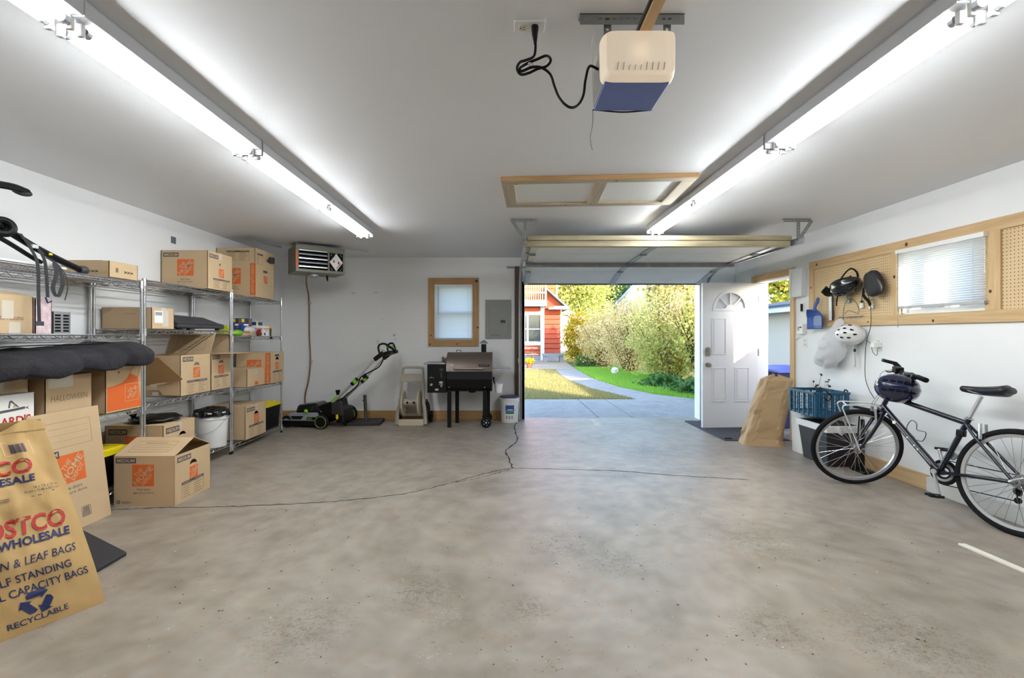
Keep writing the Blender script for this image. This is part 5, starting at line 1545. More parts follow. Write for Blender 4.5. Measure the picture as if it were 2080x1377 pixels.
pbox('small white carton with an orange band at the shelf front', (-3.06, 5.955, 1.292), (0.09, 0.145, 0.12), M_LABEL, [(mat('pale_orange_print', 'e6a183', 0.6), 0.02, 0.9, 0.66, 0.82), (M_BLUEBX, 0.12, 0.36, 0.06, 0.34), (M_GREYDK, 0.4, 0.7, 0.5, 0.56)])
w3 = thing('sponge_pack', 'crumpled clear plastic pack in front of the blue bulb box', 'package', (-3.10, 5.72, 1.325))
MB(mat('clear_pack', 'cbc4bd', 0.25, col2='efe9e2', scale=30)).ellipsoid(n=20, k=10, **lumpf((0, 0, 0.04), (0.05, 0.11, 0.045), 6)).build('pack', w3, smooth=True)
rdp = thing('red_clamp', 'small dark red clamp hanging over the shelf edge', 'clamp', (-3.03, 5.80, 1.292))
MB(mat('dark_red_plastic', '7c1c22', 0.45)).hexa([(-.03, -.05, 0), (.03, -.05, 0), (.03, .02, 0), (-.03, .02, 0), (-.01, -.02, .08), (.01, -.02, .08), (.01, .04, .085), (-.01, .04, .085)]).build('body', rdp, bevel=0.006)
MB(M_BLACK).beam((0.02, -0.06, 0.01), (0.02, 0.03, 0.03), 0.012, 0.012).build('lever', rdp)
ycl = thing('clamp_pack', 'yellow and black packaged clamp next to the end post', 'clamp', (-3.07, 6.14, 1.292))
MB(M_BLACK).bb(-0.02, 0.02, -0.05, 0.02, 0, 0.10).build('body', ycl, bevel=0.008)
MB(M_YELLOW).bb(-0.022, 0.022, -0.052, 0.05, 0.095, 0.125).build('yellow_jaw', ycl, bevel=0.006)
MB(M_BROWNBX).bb(-0.015, 0.023, -0.05, -0.02, 0.0, 0.09).build('card', ycl)
MB(M_GREYPL).tube([(0, 0.04, 0.0), (0, 0.05, 0.11)], 0.005, 6).build('bar', ycl)
clp = thing('binder_clip', 'black binder clip hanging below the far unit second shelf', 'clip', (-2.99, 6.03, 1.225))
MB(M_BLACK).prism([(-.018, .03), (.018, .03), (.012, .055), (-.012, .055)], 0.02, lambda u, v, w: (w - 0.01, u, v)).build('jaw', clp)
MB(M_STEEL).tube(smooth_path([(0, -.012, .03), (0, -.016, .0), (0, 0, -.014), (0, .016, 0), (0, .012, .03)], 4), 0.0018, 5).build('wire_loop', clp)
MB(M_BLACK).tube([(0, 0, 0.05), (0, 0, 0.075)], 0.004, 6).build('hook', clp)

# ================================================================ hitch bike rack on the near top shelf
br = thing('bike_rack', 'black trunk mount bike rack with dangling straps on the near top shelf', 'bike rack', (-3.0, 2.95, 1.745))
A = MB(M_BLACK)
A.tube(smooth_path([(0.02, -0.75, 0.30), (0.0, -0.35, 0.41), (-0.0, -0.10, 0.455), (-0.02, 0.03, 0.458)], 6), [0.022] * 19, 10); A.build('upper_arm', br, smooth=True)
A = MB(M_GREYDK); A.ellipsoid((-0.02, 0.0, 0.452), (0.024, 0.065, 0.026), 14, 10); A.build('upper_foot', br, smooth=True)
A = MB(M_BLACK); A.tube(smooth_path([(-0.02, -0.30, 0.28), (-0.01, -0.12, 0.20), (-0.02, 0.08, 0.12), (-0.06, 0.30, 0.068), (-0.10, 0.46, 0.042), (-0.12, 0.52, 0.03)], 6), 0.022, 10); A.build('lower_arm', br, smooth=True)
A = MB(M_GREYDK); A.ellipsoid((-0.115, 0.53, 0.035), (0.03, 0.05, 0.033), 14, 10); A.build('rubber_foot', br, smooth=True)
A = MB(M_BLACK); A.torus((0.01, -0.14, 0.20), (0.75, -0.5, 0.2), 0.042, 0.022, 28, 10); A.cyl((0.0, -0.13, 0.20), (-0.05, -0.08, 0.19), 0.03, n=16); A.build('hub', br, smooth=True)
A = MB(M_BLACK); A.tube(smooth_path([(0.0, -0.36, 0.20), (0.0, -0.14, 0.13), (0.0, 0.04, 0.05), (-0.02, 0.12, 0.03)], 5), 0.014, 8); A.build('cross_arm', br, smooth=True)
M_WEB = mat('webbing_strap', '26272a', 0.7, bump=0.3, bscale=200)
def strap(pts, w_=0.022, name='strap'):
    A = MB(M_WEB); P = smooth_path(pts, 5)
    vs = []; fs = []
    for i, p in enumerate(P):
        vs += [p + Vector((0, -w_ / 2, 0)), p + Vector((0, w_ / 2, 0))]
        if i: fs.append((2 * i - 2, 2 * i - 1, 2 * i + 1, 2 * i))
    A.add(vs, fs); return A.build(name, br, solid=0.0025)
strap([(0.02, -0.05, 0.18), (0.035, 0.0, 0.10), (0.04, 0.04, 0.0), (0.04, 0.045, -0.2), (0.04, 0.05, -0.36)])
strap([(0.02, 0.06, 0.11), (0.03, 0.09, 0.05), (0.035, 0.10, -0.03), (0.04, 0.105, -0.20)])
strap([(0.02, 0.12, 0.06), (0.03, 0.18, 0.02), (0.04, 0.21, -0.08), (0.045, 0.17, -0.19), (0.05, 0.13, -0.14), (0.045, 0.16, -0.04), (0.03, 0.16, 0.03)], 0.028)
strap([(0.02, 0.18, 0.04), (0.03, 0.235, -0.03), (0.035, 0.25, -0.12), (0.035, 0.23, -0.21)], 0.006)
strap([(0.0, -0.05, 0.17), (0.02, 0.02, 0.13), (0.02, 0.1, 0.08)], 0.03)
A = MB(M_GREYDK); A.box((0.04, 0.05, -0.37), (0.012, 0.055, 0.028)); A.build('buckle', br, bevel=0.003)
A = MB(M_STEEL); A.box((0.03, 0.03, 0.115), (0.016, 0.04, 0.024)); A.build('cam_buckle', br, bevel=0.003)
A = MB(M_NAVY); A.tube([(0.04, 0.09, -0.20), (0.04, 0.105, -0.235), (0.04, 0.13, -0.225)], 0.005, 6); A.build('hook', br)
A = MB(M_YELLOW); A.box((0.025, 0.14, 0.085), (0.008, 0.022, 0.014)); A.build('tag', br, bevel=0.002)
A = MB(M_WHITE); A.panel(rrect(0.05, 0.62, 0.024, 5), [rrect(0.02, 0.5, 0.009, 4)], 0.012, lambda u, v, w: (u - 0.02, v - 0.02, w + 0.004)); A.build('cradle_plate', br, bevel=0.002)

# ================================================================ paper leaf bag, left foreground
lb_ = thing('paper_leaf_bag', 'large kraft paper leaf bag with red and blue store lettering in the left foreground', 'paper bag', (-1.956, 2.307, 0.0))
fu = Vector((-0.514, -0.857, 0.0)); fd = Vector((-0.857, 0.514, 0.0))
BW, BD, BH = 0.43, 0.30, 0.90
def wr(a, b, s=1.0):
    return (noise.noise(Vector((a * 5, b * 5, s))) * 0.028 + noise.noise(Vector((a * 12, b * 11, s + 4))) * 0.010) * (0.3 + min(1.0, b * 1.3))
def lean(b):  # offset of a level at height fraction b
    return Vector((-0.33, 0.035, 0)) * (b ** 1.15)
def bag_pt(u, d, b, off=0.0):
    """u across the printed face from its right edge, d depth, b height fraction"""
    taper = 1.0 - 0.22 * b
    dd = BD * (1 - 0.80 * b ** 1.3)
    p = fu * (u * BW * taper) + fd * (d * dd) + lean(b) + Vector((0, 0, BH * 0.93 * b))
    return p
def face_pt(u, b, off=0.0):
    p = bag_pt(u, 0, b); n = (-fd * 0.95 + Vector((0, 0, 0.25))).normalized()
    edge = min(1.0, 5 * u) * min(1.0, 5 * (1 - u))
    return p + n * (wr(u, b) * edge + 0.028 * math.sin(math.pi * u) * math.sin(math.pi * min(1, b * 1.1)) + off)
bm_ = MB(M_PAPER)
bm_.grid(30, 46, lambda u, v: face_pt(u, v))
bm_.grid(14, 46, lambda u, v: bag_pt(0, u, v) + fu * ((0.055 * math.sin(math.pi * u) * (0.25 + v) + wr(u + 3, v, 2)) * math.sin(math.pi * min(1, max(0, u)))))
bm_.grid(14, 46, lambda u, v: bag_pt(1, 1 - u, v) - fu * (0.04 * math.sin(math.pi * u) * v))
bm_.grid(20, 46, lambda u, v: bag_pt(1 - u, 1, v) + fd * (wr(u + 7, v, 5) * math.sin(math.pi * u)))
bm_.grid(6, 6, lambda u, v: bag_pt(u, v, 0.0) + Vector((0, 0, 0.002)))
bag_o = bm_.build('bag_shell', lb_, smooth=True, angle=50)
tp_ = MB(M_PAPER)
tp_.grid(30, 6, lambda u, v: face_pt(u, 1.0) + Vector((0.004, 0, 0.05 * v * (0.6 + 0.5 * math.sin(u * 9)) * (1 if u < 0.75 else 0.5))) + fd * (0.012 * v))
tp_.grid(30, 6, lambda u, v: bag_pt(u, 1, 1.0) + Vector((0.0, 0, 0.045 * v)) - fd * (0.012 * v))
tp_.build('crumpled_rim', lb_, smooth=True, angle=60)
def bag_text(name, s, m_, u_right, b0, w_, h, bold=0.0, shear=0.0):
    """right end at distance u_right (m) from the right edge, baseline at b0 (m up), size in metres"""
    m = MB(m_)
    vs, fs = text_data(s, bold, shear)
    pts = []
    for x, y in vs:
        b = (b0 + y * h) / BH; tpr = 1.0 - 0.22 * b
        u = (u_right + (1 - x) * w_) / (BW * tpr)
        pts.append(face_pt(u, b, 0.0032))
    m.add(pts, fs)
    return m.build(name, lb_)
bag_text('store_lettering', 'COSTCO', M_RED, 0.045, 0.420, 0.33, 0.082, 0.03, 0.25)
bag_text('store_sublettering', 'WHOLESALE', M_NAVY, 0.045, 0.372, 0.245, 0.04, 0.035, 0.2)
bag_text('store_lettering', 'COSTCO', M_RED, 0.095, 0.70, 0.33, 0.07, 0.03, 0.25)
bag_text('store_sublettering', 'WHOLESALE', M_NAVY, 0.10, 0.655, 0.25, 0.036, 0.035, 0.2)
bag_text('product_lettering', 'LAWN & LEAF BAGS', M_NAVY, 0.045, 0.290, 0.345, 0.036, 0.0, 0.3)
bag_text('product_lettering', 'SELF STANDING', M_NAVY, 0.085, 0.222, 0.27, 0.035, 0.008)
bag_text('product_lettering', '30 GAL CAPACITY BAGS', M_NAVY, 0.03, 0.165, 0.40, 0.035, 0.008)
bag_text('recycle_lettering', 'RECYCLABLE', M_NAVY, 0.13, 0.034, 0.20, 0.026, 0.008)
bag_text('size_print', '16 x 12 x 35 in', M_INK, 0.03, 0.62, 0.09, 0.012); bag_text('size_print', '40.64 x 30.48 x 88.9 cm', M_INK, 0.03, 0.603, 0.125, 0.011)
P_lines(lb_, lambda u, v, w: face_pt((0.25 - u) / (BW * (1.0 - 0.22 * v / BH)), v / BH, 0.004 + w), 0.0, 0.583, 0.2, 0.02, 2)
def bag_F(u, v, w):
    b = v / BH; return face_pt(u / (BW * (1.0 - 0.22 * b)), b, 0.003 + w)
P_recycle(lb_, lambda u, v, w: bag_F(0.225 - u, v, w), 0.0, 0.117, 0.058, M_NAVY)
bc_ = MB(M_LABEL); Gb = lambda u, v, w: bag_F(0.165 - u, v, w)
bc_.panel(rect(0.0, 0.095, 0.79, 0.855), [rect(0.001, 0.094, 0.791, 0.854)], 0.0004, Gb); bc_.use(M_NAVY)
xx = 0.022
for k_ in range(16):
    w_ = random.choice((0.001, 0.0018, 0.0026)); bc_.panel(rect(xx, xx + w_, 0.80, 0.843), [], 0.0004, Gb); xx += w_ + random.choice((0.0012, 0.002))
bc_.build('barcode', lb_)
# black floor mat corner
mt = MB(mat('black_foam_mat', '2a2b2f', 0.7, bump=0.2, bscale=80)); mt.prism([(-2.236, 2.79), (-2.80, 3.12), (-2.845, 2.75), (-2.70, 2.50), (-2.235, 2.55)], 0.022, lambda u, v, w: (u, v, w + 0.001))
mo = mt.build('foam_mat', bevel=0.006); tag(mo, 'black foam mat corner showing behind the paper leaf bag', 'mat')
# small slate coloured cover plate on the left wall
pl = MB(mat('slate_plate', '5d686f', 0.6)).bb(XL, XL + 0.006, 4.87, 4.96, 2.30, 2.345)
pl = MB('slate_plate'); pl.bb(XL, XL + 0.006, 4.885, 4.955, 2.255, 2.325); po = pl.build('cover_plate', bevel=0.002); tag(po, 'small slate grey cover plate high on the left wall', 'plate')
# ================================================================ unit heater in the corner
ht = thing('unit_heater', 'grey green gas unit heater hung in the back left corner', 'heater', (-2.656, 5.98, 2.115), R(36))
# local x along the louvred face, y depth, z up
M_HEAT = mat('heater_grey_green', '7c7d6d', 0.5, var=0.04)
HW, HD_, HH = 0.615, 0.44, 0.335
b = MB(M_HEAT)
b.bb(0, HW, 0.006, HD_, HH - 0.01, HH); b.bb(0, HW, 0.006, HD_, 0, 0.01); b.bb(0, 0.01, 0.006, HD_, 0.01, HH - 0.01); b.bb(HW - 0.01, HW, 0.006, HD_, 0.01, HH - 0.01); b.bb(0.01, HW - 0.01, HD_ - 0.01, HD_, 0.01, HH - 0.01)
b.build('cabinet', ht)
b = MB(M_HEAT); b.panel(rect(0, HW, 0, HH), [rect(0.035, 0.395, 0.035, HH - 0.055), rect(0.415, 0.59, 0.035, HH - 0.065)], 0.014, lambda u, v, w: (u, w - 0.006, v)); b.build('front_frame', ht, bevel=0.003)
for k in range(5):
    z = 0.06 + 0.052 * k
    b = MB(M_ALU if k % 2 == 0 else M_STEEL_D); b.hexa([(0.04, -0.002, z), (0.39, -0.002, z), (0.39, 0.05, z + 0.02), (0.04, 0.05, z + 0.02), (0.04, -0.002, z + 0.014), (0.39, -0.002, z + 0.014), (0.39, 0.05, z + 0.034), (0.04, 0.05, z + 0.034)]); b.build('louvre_blade', ht)
MB(M_BLACKMAT).bb(0.02, 0.42, 0.09, 0.10, 0.02, HH - 0.03).build('dark_core', ht)
MB(M_ORANGE).bb(-0.001, 0.022, -0.0075, -0.006, 0.05, 0.27).build('orange_decal', ht)
b = MB(M_BLACKMAT); b.bb(0.41, 0.595, 0.0, 0.012, 0.03, HH - 0.06); b.use(M_LABEL)
cx, cyy, q = 0.503, 0.152, 0.098
b.panel([(cx - q * .88, cyy), (cx, cyy - q * 1.2), (cx + q * .88, cyy), (cx, cyy + q * 1.2)], [], 0.001, lambda u, v, w: (u, -0.0005 - w, v))
b.use(M_RED)
for (a, c_) in ((-0.03, 0.01), (0.03, -0.005)): b.panel(circ(cx + a, cyy + c_, 0.012, 10, 0.018), [], 0.001, lambda u, v, w: (u, -0.002 - w, v))
b.use(M_BLACKMAT); k_ = math.sqrt(0.5)
b.text('HOT DAWG', lambda u, v, w: (cx - 0.036 + (u - v) * 0.6, -0.0032, cyy + 0.05 + (u + v) * 0.8), 0.085, 0.018, -0.04, 0.0, 0.02)
b.text('HOT DAWG', lambda u, v, w: (cx + 0.034 + (u - v) * 0.6, -0.0032, cyy - 0.058 + (u + v) * 0.8), 0.085, 0.018, -0.04, 0.0, 0.02)
b.use(M_LABEL)
for sx in (-1, 1):
    for sz in (-1, 1):
        b.beam((cx + sx * 0.052, -0.001, cyy + sz * 0.106), (cx + sx * 0.072, -0.001, cyy + sz * 0.078), 0.002, 0.007, up=(0, 1, 0))
b.build('warning_sign', ht)
b = MB(M_STEEL); b.lathe([(0.0, -0.05), (0.06, -0.05), (0.085, -0.03), (0.085, 0.0)], (0.27, 0.22, 0), n=18); b.build('fan_guard', ht, smooth=True)
b = MB(M_BLACK); b.tube([(0.46, 0.28, 0.0), (0.465, 0.28, -0.04), (0.47, 0.28, -0.075)], [0.012, 0.014, 0.006], 8); b.build('cable_gland', ht)
b = MB(M_STEEL); b.tube([(0.02, 0.02, HH + 0.012), (HW + 0.34, 0.02, HH + 0.012)], 0.007, 6); b.build('hanging_rail', ht)
b = MB(M_STEEL); b.tube([(-0.10, HD_ - 0.06, HH + 0.012), (-0.42, HD_ - 0.30, HH + 0.016)], 0.011, 6); b.build('vent_rail', ht)
for (x, y) in ((0.03, 0.05), (HW - 0.03, 0.05), (0.03, HD_ - 0.05), (HW - 0.03, HD_ - 0.05)):
    MB(M_STEEL_D).cyl((x, y, HH - 0.002), (x, y, HC - 2.115), 0.006, n=8).build('hanger_rod', ht)
M_COPPER = mat('copper_pipe', '8a664c', 0.5, metal=0.2)
gp = MB(M_COPPER); gp.tube(smooth_path([(-2.78, 6.6, 2.13), (-2.95, 7.0, 2.05), (-3.02, 7.255, 1.85), (-3.015, 7.262, 1.3), (-3.0, 7.262, 0.9), (-3.03, 7.262, 0.6), (-3.08, 7.262, 0.38), (-3.08, 7.262, 0.16)], 8), 0.011, 8)
go = thing('gas_pipe', 'copper gas pipe running down the back wall from the heater', 'pipe', (0, 0, 0)); gp.build('pipe', go, smooth=True)
for (x, z) in ((-3.02, 1.80), (-3.0, 0.9)): MB(M_STEEL).bb(x - 0.02, x + 0.02, 7.25, 7.299, z - 0.012, z + 0.012).build('pipe_clip', go)

# ================================================================ breaker panel, switch plate
ep = thing('breaker_panel', 'grey electrical breaker panel on the back wall', 'panel', (-0.312, YB, 1.247))
MB(M_GREYPANEL).bb(0, 0.396, -0.022, 0, 0, 0.60).build('cover', ep, bevel=0.003)
MB(M_GREYPANEL).bb(0.055, 0.345, -0.028, -0.022, 0.075, 0.50).build('hinged_door', ep, bevel=0.002)
MB(M_GREYDK).bb(0.235, 0.31, -0.033, -0.028, 0.245, 0.285).build('latch', ep, bevel=0.002)
l_ = MB(M_INK); l_.bb(0.08, 0.22, -0.0232, -0.022, 0.052, 0.058); l_.build('printed_line', ep)
for (x, z) in ((0.02, 0.03), (0.376, 0.03), (0.02, 0.57), (0.376, 0.57)): MB(M_STEEL).cyl((x, -0.024, z), (x, -0.022, z), 0.006, n=8).build('screw', ep)
def outlet(label, loc, rz, kind='outlet', two=False, name=None):
    t = thing(name or ('wall_outlet' if kind == 'outlet' else 'light_switch'), label, 'outlet' if kind == 'outlet' else 'switch', loc, rz)
    MB(M_WHITE).panel(rrect(0.072, 0.116, 0.006, 3), [], 0.006, lambda u, v, w: (u, -w, v)).build('cover_plate', t, bevel=0.002)
    if kind == 'outlet':
        for z in (0.024, -0.024):
            MB(M_OFFWHITE).panel(rrect(0.034, 0.030, 0.010, 3, 0, z), [], 0.003, lambda u, v, w: (u, -0.006 - w, v)).build('receptacle', t)
            s_ = MB(M_BLACKMAT)
            for x in (-0.007, 0.007): s_.bb(x - 0.001, x + 0.001, -0.0095, -0.009, z - 0.002, z + 0.007)
            s_.panel(circ(0, z - 0.009, 0.003, 8), [], 0.0004, lambda u, v, w: (u, -0.009 - w, v)); s_.build('slots', t)
    else:
        MB(M_OFFWHITE).panel(rrect(0.034, 0.068, 0.004, 3), [], 0.004, lambda u, v, w: (u, -0.006 - w, v)).build('rocker', t, bevel=0.001)
    return t
outlet('white switch plate on the back wall above the mower handle', (-1.97, YB, 1.20), 0, 'switch')

# ================================================================ lawn mower
lm = thing('lawn_mower', 'black and grey lawn mower with lime accents against the back wall', 'lawn mower', (-2.70, 6.83, 0.0), R(-6))
M_DECK = mat('mower_deck_grey', '8f9194', 0.45)
b = MB(M_BLACK); b.hexa([(-.44, -.23, .035), (.16, -.23, .035), (.16, .25, .035), (-.44, .25, .035), (-.45, -.24, .10), (.16, -.24, .10), (.16, .26, .10), (-.45, .26, .10)]); b.build('lower_skirt', lm, bevel=0.02)
b = MB(M_DECK); b.hexa([(-.45, -.24, .10), (.14, -.24, .10), (.16, .26, .10), (-.45, .26, .10), (-.34, -.19, .20), (.06, -.17, .215), (.06, .2, .215), (-.34, .22, .20)]); b.build('deck', lm, bevel=0.02)
b = MB(M_BLACK); b.hexa([(-.30, -.21, .165), (-.12, -.21, .165), (-.12, -.19, .165), (-.30, -.19, .165), (-.27, -.235, .125), (-.14, -.235, .125), (-.14, -.2, .125), (-.27, -.2, .125)]); b.build('wheel_arch', lm)
b = MB(M_BLACK); b.bb(-.05, .09, -.236, -.21, .12, .155); b.use(M_LIME); b.text('EGO', lambda u, v, w: (u, -0.2375, v), 0.06, 0.024, -0.035, 0.126, 0.03); b.build('brand_plate', lm)
b = MB(M_BLACKGLOSS); b.hexa([(-.27, -.17, .20), (.16, -.17, .20), (.18, .19, .20), (-.27, .19, .20), (-.25, -.13, .31), (.02, -.13, .345), (.02, .16, .345), (-.25, .16, .31)]); b.build('motor_cover', lm, bevel=0.03, seg=3)
b = MB(M_BLACK); b.hexa([(0.03, -.16, .15), (.38, -.16, .12), (.38, .22, .12), (0.03, .22, .15), (0.05, -.14, .30), (.34, -.14, .40), (.34, .2, .40), (0.05, .2, .30)]); b.build('rear_body', lm, bevel=0.03, seg=3)
b = MB(mat('mower_dark_grey', '2f2d2d', 0.5)); b.hexa([(0.28, -.2, .20), (.45, -.2, .17), (.45, -.14, .17), (0.28, -.14, .20), (.29, -.2, .36), (.43, -.2, .37), (.43, -.14, .37), (.29, -.14, .36)]); b.build('handle_bracket', lm, bevel=0.015)
b = MB(M_LIME); b.ellipsoid((-.08, -.21, .235), (.03, .02, .028), 12, 8); b.build('height_knob', lm, smooth=True)
for (x, y, r) in ((0.17, -.25, .098), (0.33, .27, .13), (-0.36, -.2, .085), (-0.36, .24, .085)):
    wb_ = thing('wheel', '', None) if False else None
    b = MB(M_RUBBER); b.lathe([(r * .55, -.03), (r * .93, -.03), (r, -.018), (r, .018), (r * .93, .03), (r * .55, .03)], (x, y, r), (0, 1, 0), 28); wo = b.build('wheel', lm, smooth=True)
    b = MB(M_BLACK); b.lathe([(0, -.028), (r * .6, -.024), (r * .74, -.034), (r * .78, -.03)], (x, y, r), (0, 1, 0), 28); b.build('hub_cap', wo, smooth=True)
    if x > 0:
        b = MB(mat('lime_ring', '9fb84c', 0.5)); b.torus((x, y - 0.033, r), (0, 1, 0), r * .8, .0035, 32, 6); b.build('accent_ring', wo, smooth=True)
b = MB(M_BLACK); b.hexa([(.34, -.17, .06), (.46, -.17, .07), (.46, .2, .07), (.34, .2, .06), (.34, -.17, .30), (.43, -.17, .25), (.43, .2, .25), (.34, .2, .30)]); b.build('grass_chute', lm, bevel=0.025, seg=3)
b = MB(M_YELLOW); b.panel([(0.36, .19), (.39, .2), (.40, .15), (.375, .12), (.36, .15)], [], 0.002, lambda u, v, w: (u, -0.21 - w, v)); b.build('warning_label', lm)
hp = lambda s: [(0.30, s * .17, .36), (0.62, s * .17, .66), (0.78, s * .17, .84), (0.92, s * .17, .985)]
for s in (-1, 1):
    P = hp(s)
    b = MB(M_ALU); b.tube([P[0], P[1]], 0.018, 10); b.build('lower_tube', lm, smooth=True)
    b = MB(M_ALU); b.tube([P[1], P[3]], 0.014, 10); b.build('upper_tube', lm, smooth=True)
    b = MB(M_BLACK); b.beam((0.57, s * .17, .61), (0.66, s * .17, .70), .05, .05); b.use(M_LIME); b.beam((0.6, s * .17, .64), (0.64, s * .17, .68), .054, .058); b.build('quick_clamp', lm, bevel=0.006)
    b = MB(M_BLACK); b.beam((0.90, s * .17, .96), (1.03, s * .17, 1.06), .05, .06); b.build('grip_joint', lm, bevel=0.012)
    b = MB(M_LIME); b.beam((0.28, s * .18, .36), (0.37, s * .18, .45), .012, .035); b.build('bracket_accent', lm, bevel=0.003)
b = MB(M_BLACK); b.tube(smooth_path([(0.98, -.17, 1.03), (0.96, -.18, 1.12), (0.98, -.18, 1.17), (1.05, -.16, 1.18), (1.12, -.05, 1.11), (1.14, 0.0, 1.06), (1.12, .05, 1.11), (1.05, .16, 1.18), (0.98, .18, 1.17), (0.96, .18, 1.12), (0.98, .17, 1.03)], 5), 0.014, 8); b.build('handlebar_loop', lm, smooth=True)
b = MB(M_LIME); b.tube(smooth_path([(1.05, -.12, 1.15), (1.12, 0.0, 1.10), (1.05, .12, 1.15)], 6), 0.011, 8); b.build('drive_bail', lm, smooth=True)
b = MB(M_BLACK); b.beam((1.0, 0, 1.03), (1.13, 0, 1.07), .34, .05); b.build('control_console', lm, bevel=0.015)
b = MB(M_BLACK); b.tube(smooth_path([(1.06, -.19, 1.02), (0.98, -.195, .87), (0.84, -.2, .79), (0.72, -.2, .72), (0.66, -.19, .60), (0.52, -.19, .48), (0.42, -.19, .40)], 6), 0.009, 6); b.build('cable', lm, smooth=True)
b = MB(M_BLACK); b.box((0.77, -.2, .735), (.06, .03, .05), rot=Matrix.Rotation(R(-40), 3, 'Y')); b.build('cable_clip', lm, bevel=0.006)
b = MB(M_BLACK); b.lathe([(0.02, 0), (0.035, .07), (0.0, .07)], (0.24, .1, .43), n=12); b.build('filler_cap', lm, smooth=True)
b = MB(M_GREYDK); b.tube(smooth_path([(0.98, .1, 1.05), (0.93, .1, 1.08), (0.90, .1, 1.09), (0.93, .1, 1.05)], 4), 0.003, 5); b.build('cable_loop', lm)

# ================================================================ umbrella base
ub = thing('umbrella_base', 'dark steel umbrella stand with square plate and post beside the mower', 'umbrella stand', (-2.06, 6.98, 0), R(4))
M_RUSTB = mat('dark_steel_plate', '2d2a27', 0.6, var=0.15)
MB(M_RUSTB).bb(-.235, .235, -.20, .20, 0, .045).build('plate', ub, bevel=0.006)
MB(mat('dark_post', '4d463c', 0.55)).cyl((-.0, 0, .045), (-.02, 0, .42), .024, n=14).build('post', ub, smooth=True)
MB(M_BLACK).cyl((-.05, 0, .34), (-.02, 0, .34), .01, n=8).build('clamp_screw', ub)

# ================================================================ hose reel cart
hr = thing('hose_reel_cart', 'beige plastic hose reel cart without hose beside the grill', 'hose reel', (-1.36, 6.80, 0.0))
M_BEIGE = mat('beige_resin', 'a89f90', 0.55, var=0.04); M_BEIGE2 = mat('beige_resin_light', 'c3b99f', 0.55)
for s in (-1, 1):
    b = MB(M_BEIGE)
    b.tube(smooth_path([(s * .205, 0.0, 0.02), (s * .195, 0.02, .20), (s * .17, .06, .33), (s * .16, .10, .55), (s * .145, .14, .80)], 6), [0.03 - 0.0005 * k for k in range(25)], 8)
    b.build('side_frame', hr, smooth=True)
    b = MB(M_BEIGE); b.tube(smooth_path([(s * .18, .05, .36), (s * .19, .16, .28), (s * .2, .28, .10)], 5), 0.022, 8); b.build('rear_strut', hr, smooth=True)
    b = MB(M_RUBBER); b.lathe([(0, -.025), (.075, -.025), (.085, -.015), (.085, .015), (.075, .025), (0, .025)], (s * .235, .30, .085), (1, 0, 0), 24); b.build('wheel', hr, smooth=True)
    b = MB(M_BEIGE2)
    b.lathe([(0.02, -.006), (.17, -.012), (.185, 0), (.17, .012), (.02, .006)], (s * .115, .03, .33), (1, 0, 0), 32)
    b.build('reel_flange', hr, smooth=True)
b = MB(M_BEIGE); b.cyl((-.12, .03, .33), (.12, .03, .33), .055, n=20); b.build('reel_drum', hr, smooth=True)
for x in (-.05, .045): 
    MB(M_BLACKMAT).lathe([(0, 0), (.017, 0), (.017, .004)], (x, -.0265, .335), (0, -1, 0), 10).build('drum_slot', hr)
b = MB(M_BEIGE); b.tube(smooth_path([(-.145, .14, .80), (-.13, .14, .825), (0, .14, .83), (.13, .14, .825), (.145, .14, .80)], 5), 0.018, 8); b.build('push_handle', hr, smooth=True)
b = MB(M_BEIGE); b.hexa([(-.15, .10, .62), (.15, .10, .62), (.15, .15, .62), (-.15, .15, .62), (-.155, .11, .73), (.155, .11, .73), (.155, .16, .73), (-.155, .16, .73)]); b.build('hose_guide_bar', hr, bevel=0.01)
b = MB(M_BEIGE2); b.hexa([(-.18, -.02, .0), (.18, -.02, .0), (.18, .03, .0), (-.18, .03, .0), (-.18, -.015, .09), (.18, -.015, .09), (.18, .03, .09), (-.18, .03, .09)]); b.build('front_foot', hr, bevel=0.008)
b = MB(M_BEIGE); b.bb(-.19, .19, .22, .31, .10, .15); b.bb(-.17, .17, .25, .29, .15, .24); b.build('rear_tray', hr, bevel=0.006)
b = MB(M_BLACK); b.tube(smooth_path([(.19, .10, .33), (.215, .09, .30), (.235, .08, .2), (.24, .08, .16), (.30, .08, .16)], 4), 0.012, 8); b.build('crank', hr, smooth=True)
b = MB(M_BLACK); b.tube(smooth_path([(.19, .14, .36), (.235, .12, .28), (.245, .1, .18)], 5), 0.016, 8); b.build('hose_tail', hr, smooth=True)
bx_ = MB(mat('clear_tote_plastic', 'c8cacb', 0.3)); 

# ================================================================ pellet grill
gr = thing('pellet_grill', 'pellet smoker grill with bronze lid and black hopper by the garage opening', 'grill', (-0.52, 6.86, 0.0))
M_BRONZE = mat('bronze_lid', '6f6259', 0.32, metal=0.55, var=0.05)
X0, X1 = -0.31, 0.325
